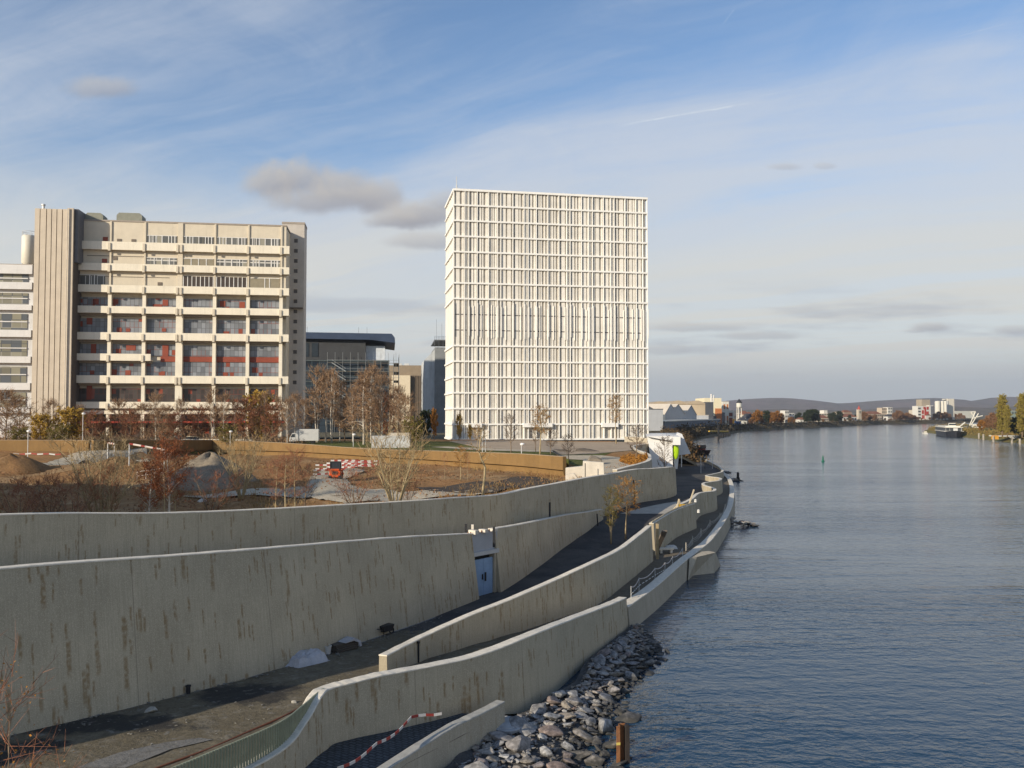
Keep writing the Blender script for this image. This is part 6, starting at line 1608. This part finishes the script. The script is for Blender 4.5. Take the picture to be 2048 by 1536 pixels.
x0, z0 = fp(1322,829); x1, z1 = fp(1329,829); z2 = fp(1325,842)[1]
MB().prism([(x0,z2),(x1,z2),(x1,z1),(x0,z0)], -.6, -.02).build('white_end', M_LTWALL, FS)
x0, z0 = fp(1300,812); x1, z1 = fp(1329,829)
MB().prism([(x0,0),(x1-.1,0),(x1-.1,z1),(x0,z0)], 1, 50).build('side_bay', M_SHEDR, FS)
block('grey_shed', 1296, 1326, 819, 270, 25, 'plain grey shed wall touching the white tower edge', M_SHED, 6, R(2), roof=plain('dark_roof', (.06,.06,.065)))
block('lean_to', 1326, 1360, 846, 440, 14, 'long pale grey lean-to at the foot of the gabled factory', plain('bluish_sheet', (.33,.37,.42), .6, .1, .4, dirt=.3), 5.6, R(2))
block('low_shed', 1393, 1417, 831, 330, 30, 'low grey shed right of the gables', M_SHED, 6, R(2), roof=M_SHEDR)
for i, (a, b_, yt) in enumerate(((1302,1340,802.5),(1338,1376,801),(1374,1414,801))):
    D = 720; e = empty('arched_hall', (X(a,D), D, 6), R(3), ('leftmost tan arched hall behind the gables','middle tan arched hall behind the gables','rightmost tan arched hall behind the gables')[i], 'hall')
    w = X(b_,D)-X(a,D); h = Z(808.5,D)-6; r_ = Z(yt,D)-6-h
    MB().box(0,w,0,50,0,h).build('wall', plain('tan_hall', (.50,.40,.27), .8, .08, .1), e)
    MB().prism([(w*k/12, h+.01+r_*math.sin(math.pi*k/12)) for k in range(13)], -.5, 50).build('roof', plain('tan_roof', (.42,.335,.23), .8, .08, .1), e)
block('dark_tower_block', 1411, 1427, 804, 420, 22, 'dark windowless process tower with a steel flue', plain('tower_dark', (.075,.08,.088), .7, .15, .2), 6, R(4))
block('dark_annex', 1411, 1433, 832, 415, 4, 'dark stepped annex at the foot of the process tower', plain('annex_dark', (.10,.105,.11), .7, .15, .2), 6, R(4))
DF = clear_of_river(1427,420)+6; e = empty('steel_flue', (X(1423,DF), DF, Z(804,DF-6)), 0, 'pair of shiny flues on the process tower', 'flue'); MB().tube([(0,0,-.2),(0,0,Z(788,DF)-Z(804,DF))], .8, 10).tube([(1.5,0,-.2),(2.2,0,Z(790,DF)-Z(804,DF))], .5, 10).build('pipe', MATS['flue_metal'], e)
e, w, h = block('yellow_white_office', 1409, 1443, 796, 560, 30, 'cream and orange tower building behind the process tower', plain('cream_far', (.72,.64,.44), .8), 6, R(3))
MB().box(w*.62, w+.2, -.4, -.02, 0, h*.62).build('orange_cladding', plain('orange_clad', (.45,.17,.06), .8), e)
block('white_orange_block', 1446, 1458, 803, 570, 20, 'small white block with orange lower half right of the cream tower', M_LTWALL, 6, R(3), win=(2,2,plain('orange_clad', (.45,.17,.06))))
block('grey_works', 1427, 1450, 826, 470, 20, 'jumble of grey works buildings with pipes', plain('works_grey', (.17,.17,.175), .7, .2, .2), 6, R(4), roof=plain('dark_roof', (.06,.06,.065)))
e, w, h = block('white_frame_building', 1451, 1467, 822, 500, 16, 'white-framed open works building with a red-brown infill', plain('infill_brown', (.20,.07,.045), .8), 6, R(3)); b = MB().box(-.4,w+.4,-.5,-.02,h-1.6,h+.4).box(-.4,.9,-.5,-.021,0,h-1.6).box(w-.9,w+.4,-.5,-.021,0,h-1.6).box(1,w-1,-.5,-.021,h*.52,h*.6); b.build('white_frame', M_LTWALL, e)
LH = empty('long_low_hall', (88, 505, 5.8), R(70), 'long low hall with a thin white eaves line above the brown bank', 'building'); MB().box(0,270,0,12,0,5.2).build('wall', plain('hall_blue_grey', (.12,.14,.17), .7, .15, .2), LH); MB().box(-.4,270.4,-.4,12.4,5.203,5.9).build('roof', M_LTWALL, LH)
block('blue_container', 1472, 1482, 842, 520, 6, 'blue shipping container on the left bank', plain('blue_paint', (.035,.11,.28), .5), 5.6, R(10), cat='container')
e = empty('yellow_sign', (X(1467,748), 748, 5.2), 0, 'orange and yellow sign board on the left bank', 'sign'); MB().box(-.9,.9,-.1,.1,2.6,5.6).box(-1.2,1.2,-.1,.1,5.61,6.4).build('board', plain('sign_orange', (.62,.30,.04)), e); MB().box(-.15,.15,.11,.3,0,6).build('post', M_BLK, e)
block('white_kiosk', 1482, 1494, 841, 540, 10, 'small white gabled kiosk by the blue container', M_LTWALL, 5.6, R(8), roof='side')
block('dark_gable_house', 1493, 1513, 836, 570, 14, 'grey house with dark pitched roof right of the kiosk', plain('house_grey', (.28,.28,.28), .8), 5.6, R(10), roof='side')
block('grey_box_house', 1513, 1530, 838, 600, 12, 'plain grey box building beside the tall dark tree', plain('box_grey', (.30,.31,.32), .8), 5.6, R(10))
# water tower
D = 880; e = empty('water_tower', (X(1478.5,D), D, 5.8), .3, 'white water tower on four legs with a dark pointed roof', 'water tower')
zt, zm, zh = Z(799,D)-5.8, Z(806,D)-5.8, Z(814.5,D)-5.8
m_ = MB()
for a in range(4): 
    c, s = math.cos(a*1.571+.785), math.sin(a*1.571+.785); m_.tube([(2.5*c,2.5*s,0),(2.1*c,2.1*s,zh)], .42, 6)
for z in (zh*.3, zh*.62, zh*.96):
    for a in range(4): m_.tube([(2.25*math.cos(a*1.571+.785),2.25*math.sin(a*1.571+.785),z),(2.25*math.cos((a+1)*1.571+.785),2.25*math.sin((a+1)*1.571+.785),z)], .25, 5)
m_.build('leg_frame', M_LTWALL, e); MB().tube([(0,0,0),(0,0,zh)], .5, 8).build('riser', plain('works_grey', (.17,.17,.175)), e)
MB().lathe((0,0,zh), [(2.0,-.3),(2.75,.3),(2.75,zm-zh)], 16).build('tank', M_LTWALL, e); MB().lathe((0,0,zm), [(3.0,0),(3.0,.25),(.1,zt-zm+.8)], 16).build('roof', plain('slate_dark', (.03,.032,.036), .7), e)
# the town across the bend: houses left to right
M_WIN = plain('far_window', (.05,.055,.06), .3)
M_W1 = plain('house_white', (.58,.56,.50), .8, .12); M_W2 = plain('house_cream', (.47,.41,.32), .8, .12); M_W3 = plain('house_tan', (.44,.36,.27), .8)
town = [('town_house',1487,1499,829,900,12,'red-roofed house left of the orange trees',M_W2,'hip',(3,2,M_WIN)),
 ('town_house',1499,1507,831,930,12,'narrow cream house by the red-roofed one',M_W1,'hip',(2,2,M_WIN)),
 ('town_house',1529,1548,830,1000,14,'tan house behind the orange trees',M_W3,'side',(4,2,M_WIN)),
 ('white_flats',1569,1589,826,980,14,'stepped white apartment house near the middle of the far bank',M_W1,None,(4,3,M_WIN)),
 ('white_flats',1570,1578,821,985,10,'higher left wing of the stepped white apartment house',M_W1,None,(2,3,M_WIN)),
 ('town_house',1600,1612,839,1000,10,'tiny white gable near the shore by dark trees',M_W1,'gable',None),
 ('town_house',1612,1616,838,1010,8,'small white hut beside the tiny white gable',M_W1,None,None),
 ('cream_flats',1634,1662,827,1250,14,'long cream flats with a white penthouse',M_W2,None,(6,3,M_WIN)),
 ('white_flats',1648,1655,820.5,1260,10,'white penthouse block above the long cream flats',M_W1,None,None),
 ('town_house',1640,1656,836,1100,12,'pink-roofed villa below the cream flats',M_W2,'hip',(4,1,M_WIN)),
 ('town_house',1676,1686,824,1400,12,'distant tan block left of the church',M_W3,None,(3,3,M_WIN)),
 ('town_house',1688,1704,825,1420,12,'tan terraces behind the church hall',M_W3,'hip',(5,2,M_WIN)),
 ('church_hall',1686,1714,834,1150,16,'white church hall with red-brown roof beside the church tower',M_W1,'hip',(5,1,M_WIN)),
 ('town_house',1735,1764,828,1350,14,'long tan house right of the church tower',M_W3,'hip',(7,2,M_WIN)),
 ('tan_flats',1764,1776,815.5,1600,14,'tan half of a two-tone flat block',M_W3,None,(3,4,M_WIN)),
 ('white_flats',1776,1785,814.5,1600,14,'white half of the two-tone flat block',M_W1,None,(2,4,M_WIN)),
 ('town_house',1776,1792,833,1300,12,'white and grey house by the far shore',M_W1,'side',(4,2,M_WIN)),
 ('town_house',1826,1834,820,1700,12,'small pale block left of the red and white tower block',M_W2,None,(2,3,M_WIN)),
 ('white_shed',1852,1862,831,1450,12,'bright white shed in front of the red and white block',M_W1,'gable',None),
 ('long_white_works',1908,1950,822,2300,20,'long pale works roof right of the silos',plain('works_pale', (.56,.55,.47), .8),None,None),
 ('far_works',2018,2060,822,1500,20,'green and white works building behind the poplars',plain('works_green', (.25,.31,.25), .8),M_W1,(8,2,M_WIN))]
for (nm, a, b_, yt, D, dp, lb, m, rf_, wn) in town: block(nm, a, b_, yt, D, dp, lb, m, 6 if D < 1700 else 7, R(15), roof=rf_, win=wn)
D = clear_of_river(1721,1150)+10; e = empty('church_tower', (X(1718,D), D, 6), R(15), 'cream church tower with a steep red spire', 'tower'); w = 5.2; h = Z(819,D)-6
MB().box(-w/2,w/2,-w/2,w/2,0,h).build('wall', M_W2, e); MB().lathe((0,0,h), [(3.6,.01),(2.0,2.4),(1.7,3.2),(.6,5.4),(.05,Z(811,D)-6-h)], 4).build('spire', plain('red_spire', (.33,.06,.045), .7), e); MB().box(-.9,.9,-w/2-.2,-w/2-.01,h-5,h-2.4).build('belfry_opening', M_WIN, e)
# red and white block with tan tower
D = clear_of_river(1862,1500); e, w, h = block('red_white_block', 1836, 1862, 812, D, 16, 'apartment block with red panels and white frames', M_W1, 6, R(10))
b = MB(); 
for (x0,x1,z0,z1) in ((.30,.44,.10,.36),(.30,.44,.44,.70),(.42,.56,.78,.95),(.50,.62,.05,.9),(.64,.82,.40,.62),(.64,.82,.08,.30),(.68,.82,.74,.95)): b.box(w*x0,w*x1,-.5,-.02,h*z0,h*z1)
b.build('red_panel', plain('block_red', (.36,.045,.03), .7), e)
for k in range(4): MB().box(.5,w*.2,-.4,-.021,h*(.12+k*.22),h*(.22+k*.22)).build('window', M_WIN, e)
MB().box(w*.88,w+5,-.3,16,h+.01,h+1.2).build('roof_frame', M_W1, e); b=MB()
for k in range(7): b.box(w+.1,w+4,1,14,k*h/7,k*h/7+h*.07)
b.build('balcony', plain('works_grey', (.17,.17,.175)), e)
block('tan_tower_block', 1844, 1861, 799, 1560, 16, 'tan upper tower behind the red and white block', plain('tan_concrete', (.33,.28,.21), .8, .12, .1), 6, R(10))
# grain silos
for i, (px, r_, yt, lb) in enumerate(((1875.5,4.6,802,'widest left-hand grain silo'),(1885,2.8,802,'narrow middle grain silo'),(1891,2.8,802,'narrow grain silo touching the silo house'))):
    D = clear_of_river(1896,1550)+15; r_ *= D/1550; h = Z(yt,D)-6; o = MB().lathe((0,0,0), [(r_,0),(r_,h-.8),(r_*.8,h)], 24).build('grain_silo', M_LTWALL, smooth=False); o.location = (X(px,D),D,6); tag(o, 'white round ' + lb, 'silo', 'grain silos on the far bank')
e, w, h = block('silo_house', 1896, 1909, 797.5, 1550, 14, 'tall cream silo house right of the round silos', plain('silo_house_cream', (.62,.57,.47), .8), 6, R(10)); MB().box(-5,w*.2,2,10,h-1.8,h-.2).build('conveyor', M_W1, e); MB().tube([(-3.5,-1,h*.9),(-1.2,-1,h*.9),(-1,-1,0)], .7, 6).build('pipe', MATS['grey_paint'], e)
# trees on the far bank
far = []
def ftree(nm, px, yt, D, wide, lb, grp):
    D = clear_of_river(px+4, D, 12) + rnd.uniform(0, 25); far.append(tree_at(nm, px, yt, D, lb, wide, 'far_'+nm, 5.4, grp))
G1 = ('dark green tree among the houses of the far bank', 'dark trees of the far bank'); G2 = ('brown leafless tree of the far bank, reddish in the sun', 'brown trees of the far bank'); G3 = ('orange autumn tree behind the left bank sheds', 'orange trees of the left bank')
for px, yt, D in ((1533,822,800),(1612,825,1050),(1618,820,1060),(1623,824,1060),(1628,819,1080),(1632,821,1080),(1592,830,1050),(1598,826,1080),(1661,827,1120),(1667,825,1140),(1672,829,1140),(1679,823,1150),(1681,830,1150),(1700,838,1120),(1608,833,1040),(1637,832,1060)): ftree('dark_tree', px, yt, D, .9, *G1)
for px, yt, D in ((1540,829,820),(1547,826,840),(1555,824,860),(1562,828,870),(1516,822,800),(1510,826,780),(1578,836,960),(1588,838,980)): ftree('orange_tree', px, yt, D, .95, *G3)
for px, yt, D in ((1726,824,1180),(1732,827,1200),(1740,830,1210),(1748,832,1240),(1758,834,1260),(1790,826,1320),(1797,822,1350),(1803,825,1360),(1809,828,1380),(1815,826,1390),(1822,829,1400),(1829,831,1410),(1836,834,1400),(1843,836,1390),(1870,828,1500),(1877,824,1520),(1884,827,1530),(1891,825,1560),(1898,828,1580),(1905,826,1640),(1912,829,1700),(1920,827,1750),(1928,831,1800),(1583,834,1000),(1770,836,1280),(1783,840,1290),(1646,838,1100),(1664,834,1150),(1690,838,1200),(1708,840,1250),(1722,838,1250),(1730,840,1250),(1745,839,1280),(1755,838,1300),(1767,839,1320),(1778,838,1350),(1793,838,1380),(1800,836,1400),(1812,838,1420),(1820,837,1420),(1850,838,1480),(1866,834,1500),(1574,838,960),(1556,838,930),(1530,836,880),(1524,838,860)): ftree('round_tree', px, yt, D, .95, *G2)
rf2 = random.Random(77)
for _ in range(95):
    px = rf2.uniform(1500, 1922); k = rf2.random(); yt = rf2.uniform(829, 841); D0 = 900 + (px-1500)*1.9 + rf2.uniform(-60, 120)
    if k < .62: ftree('round_tree', px, yt, D0, rf2.uniform(.8,1.5), *G2)
    elif k < .86: ftree('dark_tree', px, yt, D0, rf2.uniform(.7,1.2), *G1)
    elif px < 1600: ftree('orange_tree', px, yt, D0, rf2.uniform(.8,1.3), *G3)
# scrub along both banks
def scrub(name, C, nv, rng_, o0, o1, h, n, size, m, label, i0=0, i1=None, z0=None):
    rng = np.random.default_rng(rng_); P = []; i1 = i1 or len(C)-1
    for _ in range(n):
        t = rng.uniform(i0, i1-1e-3); i = int(t); f = t-i; c = C[i]*(1-f)+C[i+1]*f; o = rng.uniform(o0,o1); q = c + nv[i]*o
        zz = np.interp(o, [0,3,8,14,30], [0,1.6,4.2,5.6,6]) if z0 is None else np.interp(o, [0,4,10,20], [0,1.5,3.0,3.6])
        hh = h*(.2+1.1*math.sin(t*7.3+1.3*math.sin(t*2.9+o))**2*math.sin(t*3.1+.7)**2+.25*math.sin(t*19)**2)
        P.append((q[0], q[1], zz + rng.uniform(0,1)**1.4*hh))
    V, Q = leaves_at(np.array(P), size, rng); o = bpy.data.objects.new(name, arr_mesh(name, V, Q, m)); COL.objects.link(o); o['kind'] = 'stuff'; return tag(o, label, 'scrub')
M_SCR = leafy('scrub_leaf', [(.075,.052,.03),(.12,.08,.04),(.095,.07,.035),(.15,.085,.04)], .1)
M_SCRD = leafy('scrub_dark', [(.055,.048,.032),(.095,.075,.045),(.075,.065,.038),(.12,.085,.05)], .1)
M_SCRG = leafy('scrub_gold', [(.20,.15,.045),(.27,.19,.06),(.17,.145,.045),(.25,.14,.05)], .15)
scrub('bank_scrub', CL, NL, 1, 1, 13, 3.4, 15000, .38, M_SCR, 'brown scrub covering the slope of the left bank', 5, 38)
scrub('far_bank_scrub', CL, NL, 2, 2, 14, 4.0, 9000, .8, M_SCRD, 'dark scrub along the water of the far bank', 36, 78)
scrub('right_bank_scrub', CR, NR, 3, 4, 26, 3.0, 9000, .5, M_SCRG, 'golden scrub on the right bank by the ship', 12, 40, 1)
# right bank: poplars, crane, posts, ship
for px, yt, D, wd, lb in ((1803,796,505,.55,None),):
    pass
def pop(px, yt, D, wd, lb, base=None):
    s = (Z(yt,D)-3.6)/PH['poplar']; plant('poplar', (X(px,D), D, 3.4), s*wd, rnd.uniform(0,6), lb, 'yellowing poplars on the right bank', s, base)
pop(2008-4, 796, 470, 1.15, 'tall yellowing poplar left in the row at the right edge')
pop(2014, 815, 462, .95, 'shorter poplar leaning on the tall one at the right edge', 'poplar'); pop(2044, 794, 455, 1.15, 'poplar cut by the right picture edge', 'poplar')
M_BANKTREE = None
for px, yt, D, lb in ((1976,836,640,'brown tree left of the tall poplar'),(1986,828,660,'large russet tree left of the poplars'),(1993,838,600,'low russet tree beside the tall poplar'),(1962,842,600,'small tree right of the white crane')):
    tree_at('orange_tree' if '1962' in str(px) else 'round_tree', px, yt, D, lb, 1.0, 'bank_tree', 3.5)
for px, yt, D, lb in ((2030,836,480,'green tree between the two tall poplars'),): tree_at('dark_tree', px, yt, D, lb, .9, 'bank_tree', 3.5)
for px, py, lb in ((1958,878,'leftmost mooring post at the right bank'),(1967,880,'second mooring post from the left at the right bank'),(1987,884,'middle mooring post of the right bank'),(2024,886.5,'fourth mooring post of the right bank'),(2040,889,'mooring post nearest the right edge')):
    p = at_z(px, py, 0); h = 11.5/1750*p.y
    o = MB().tube([(0,0,-1.5),(0,0,h)], .55, 8).build('mooring_post', plain('post_grey', (.33,.295,.24), .85, .2, 1)); o.location = p; tag(o, lb, 'post')
e = empty('quay_platform', at_z(2012, 884, 0), 0, 'pale quay platform with slanting struts and a yellow frame at the right bank', 'platform')
MB().box(-4,9,0,10,3.0,3.5).build('deck', M_W1, e); MB().prism([(2,3),(8,3),(6,0),(5,0)], .5, 1).build('strut', M_W1, e); MB().box(-7.5,-4,0,1,1.5,3.6).build('yellow_frame', plain('sign_orange', (.62,.30,.04)), e)
# crane on the right bank
D = 690; e = empty('harbour_crane', (X(1935,D), D, 3.6), 0, 'white slewing crane with two slanting jibs behind the ship', 'crane'); c0 = e.location
def cp(px, py): v = at_d(px, py, D) - c0; return (v.x, v.y, v.z)
MB().box(cp(1929,0)[0], cp(1935,0)[0], -2, 2, cp(0,854)[2], cp(0,848)[2]).box(cp(1931,0)[0], cp(1950,0)[0], -2, 2, cp(0,855.5)[2], cp(0,852.5)[2]).build('cabin', M_LTWALL, e)
MB().tube([cp(1932,860),cp(1932,852)], 1.6, 8).build('pedestal', MATS['works_grey'], e)
m_ = MB()
for a, b_, r_ in ((cp(1939,851),cp(1951,823.5),.42),(cp(1941.5,851),cp(1957,827),.42),(cp(1951,823),cp(1942,824),.4),(cp(1942,824),cp(1945,830),.4),(cp(1951,835),cp(1965,831.5),.5),(cp(1943,838),cp(1951,835),.4)): m_.tube([a,b_], r_, 5)
m_.build('jib', M_LTWALL, e)
b = MB().tube([cp(1917,855),cp(1930,845)], .6, 5); b.build('boom', M_LTWALL, e)
# river ship seen on the bow
D = 590; e = empty('river_cruise_ship', (X(1911,D), D, 0), R(-20), 'white river cruise ship with a black hull moored by the right bank', 'ship')
L, Wd = 70, 11.5
hull = MB(); sec = []
for (y, w, zt) in ((0,.6,4.4),(3,3.6,4.1),(8,5.4,3.8),(16,5.75,3.6),(40,5.75,3.6),(66,5.75,3.6),(70,5.0,3.6)): sec.append([(-w,y,zt),(-w*.86,y,-.8),(w*.86,y,-.8),(w,y,zt)])
hull.v = [p for s_ in sec for p in s_]; hull.f = [(i*4+j,(i+1)*4+j,(i+1)*4+(j+1)%4,i*4+(j+1)%4) for i in range(6) for j in range(4)] + [(0,1,2,3),(27,26,25,24)]
hull.build('hull', plain('ship_black', (.02,.022,.028), .4), e)
MB().box(-5.9,5.9,9,69,3.62,3.95).box(-5.9,5.9,11,69,6.3,6.6).build('white_deck_edge', M_LTWALL, e)
MB().box(-5.5,5.5,12,68,3.96,6.29).build('lower_saloon', glass_wall('ship_glazing', (.05,.055,.06), (.5,.5,.48), 2.4, 2.3, (.6,.6,.58), 51, .9), e)
MB().box(-4.6,4.6,15,60,6.61,7.4).build('upper_cabin', M_LTWALL, e); MB().prism([(-2.2,7.41),(2.2,7.41),(1.9,9.4),(-1.9,9.4)], 17, 22).build('wheelhouse', M_LTWALL, e); MB().box(-2.1,2.1,16.7,16.99,8.0,9.0).build('wheelhouse_window', M_DARKGL, e)
m_ = MB()
for x in (-5.7,5.7): m_.tube([(x,11,7.5),(x,66,7.5)], .07, 4)
for k in range(12): m_.tube([(-5.7,11+k*5,6.6),(-5.7,11+k*5,7.5)], .06, 4)
m_.tube([(-5.7,11,7.5),(5.7,11,7.5)], .07, 4); m_.build('rail', M_LTWALL, e)
e = empty('motor_boat', at_z(1850, 868, 0), R(80), 'small pale motorboat under way on the open river', 'boat')
MB().prism([(-3.2,-.3),(2.6,-.3),(4.0,1.1),(-3.2,1.0)], -1.25, 1.25).build('hull', M_W1, e, bevel=.1); MB().prism([(-1.6,1.05),(1.4,1.05),(.7,2.2),(-1.4,2.2)], -1.0, 1.0).build('cabin', plain('cabin_tan', (.50,.46,.36)), e); MB().box(-1.2,.8,-1.03,1.03,1.4,1.9).build('window', M_DARKGL, e)
D = 338; e = empty('red_barge', (X(1391,D), D, 0), R(-72), 'dark red work boat moored under the brown bank', 'boat')
MB().prism([(-7,-.4),(6,-.4),(8,1.8),(-7,1.5)], -1.9, 1.9).build('hull', plain('boat_dark', (.05,.03,.03), .5), e); MB().box(-6.5,4.5,-1.7,1.7,1.51,2.3).build('deck', plain('boat_red', (.30,.05,.035), .6), e); MB().box(3,5.5,-1.3,1.3,2.31,3.6).build('cabin', M_BLK, e); MB().tube([(-2,0,2.3),(-2,0,5)], .08, 5).build('mast', MATS['grey_paint'], e)
e = empty('green_buoy', at_z(1646, 923, 0), 0, 'slim green river buoy standing in open water', 'buoy'); M_BG = plain('buoy_green', (.012,.12,.075), .5)
MB().lathe((0,0,-.2), [(.5,0),(.52,.4),(.30,.6),(.22,1.7),(.16,1.8)], 14).build('float', M_BG, e); MB().lathe((0,0,1.6), [(.16,0),(.15,.1),(.03,.5)], 10).build('topmark', M_BG, e)
for i, px in enumerate((1441,1446,1450.5,1455,1459)):
    p = at_z(px, 875.6-i*1.0, 0); o = MB().tube([(0,0,-1),(0,0,2.5)], .75, 8).build('dolphin_pile', plain('black_timber', (.02,.02,.02))); o.location = p; tag(o, 'black timber pile in the short row off the left bank', 'pile', 'row of black piles off the left bank')
p = at_z(1437, 880, 0); o = MB().tube([(0,0,-1),(0,0,9)], .6, 8).build('tall_pile', plain('black_timber', (.02,.02,.02))); o.location = p; tag(o, 'tall dark pile standing before the row of short piles', 'pile')
a, b_ = at_d(1418, 862.5, 520), at_d(1456, 863, 545); o = MB().tube([a, b_], .5, 5).build('yellow_rail', plain('work_yellow', (.48,.30,.03))); tag(o, 'long yellow rail on the dark left bank', 'rail')

# ================================================================ AIR
hz = MB().box(-9500, 9500, -90, 10500, -4.5, 420).build('haze', None)
m = bpy.data.materials.new('air'); m.use_nodes = True; m.node_tree.nodes.clear(); g = N(m.node_tree)
v = g.n('VolumePrincipled', {'Color': (.80,.86,1.0,1), 'Density': 6e-5, 'Anisotropy': .2})
g.n('OutputMaterial', {'Volume': v.outputs[0]}); hz.data.materials.append(m); structure(hz, None, None, 'stuff'); tag(hz, 'thin pale haze filling the air over the river', 'haze')
# originals that were never placed are dropped
for nm, (e, kids, used) in PROTO.items():
    if not used:
        for k in kids + [e]: bpy.data.objects.remove(k)
for o in bpy.data.objects:
    if o.type == 'MESH' and o.parent and o.parent.location.z < -400: print('unplaced', o.parent.name)
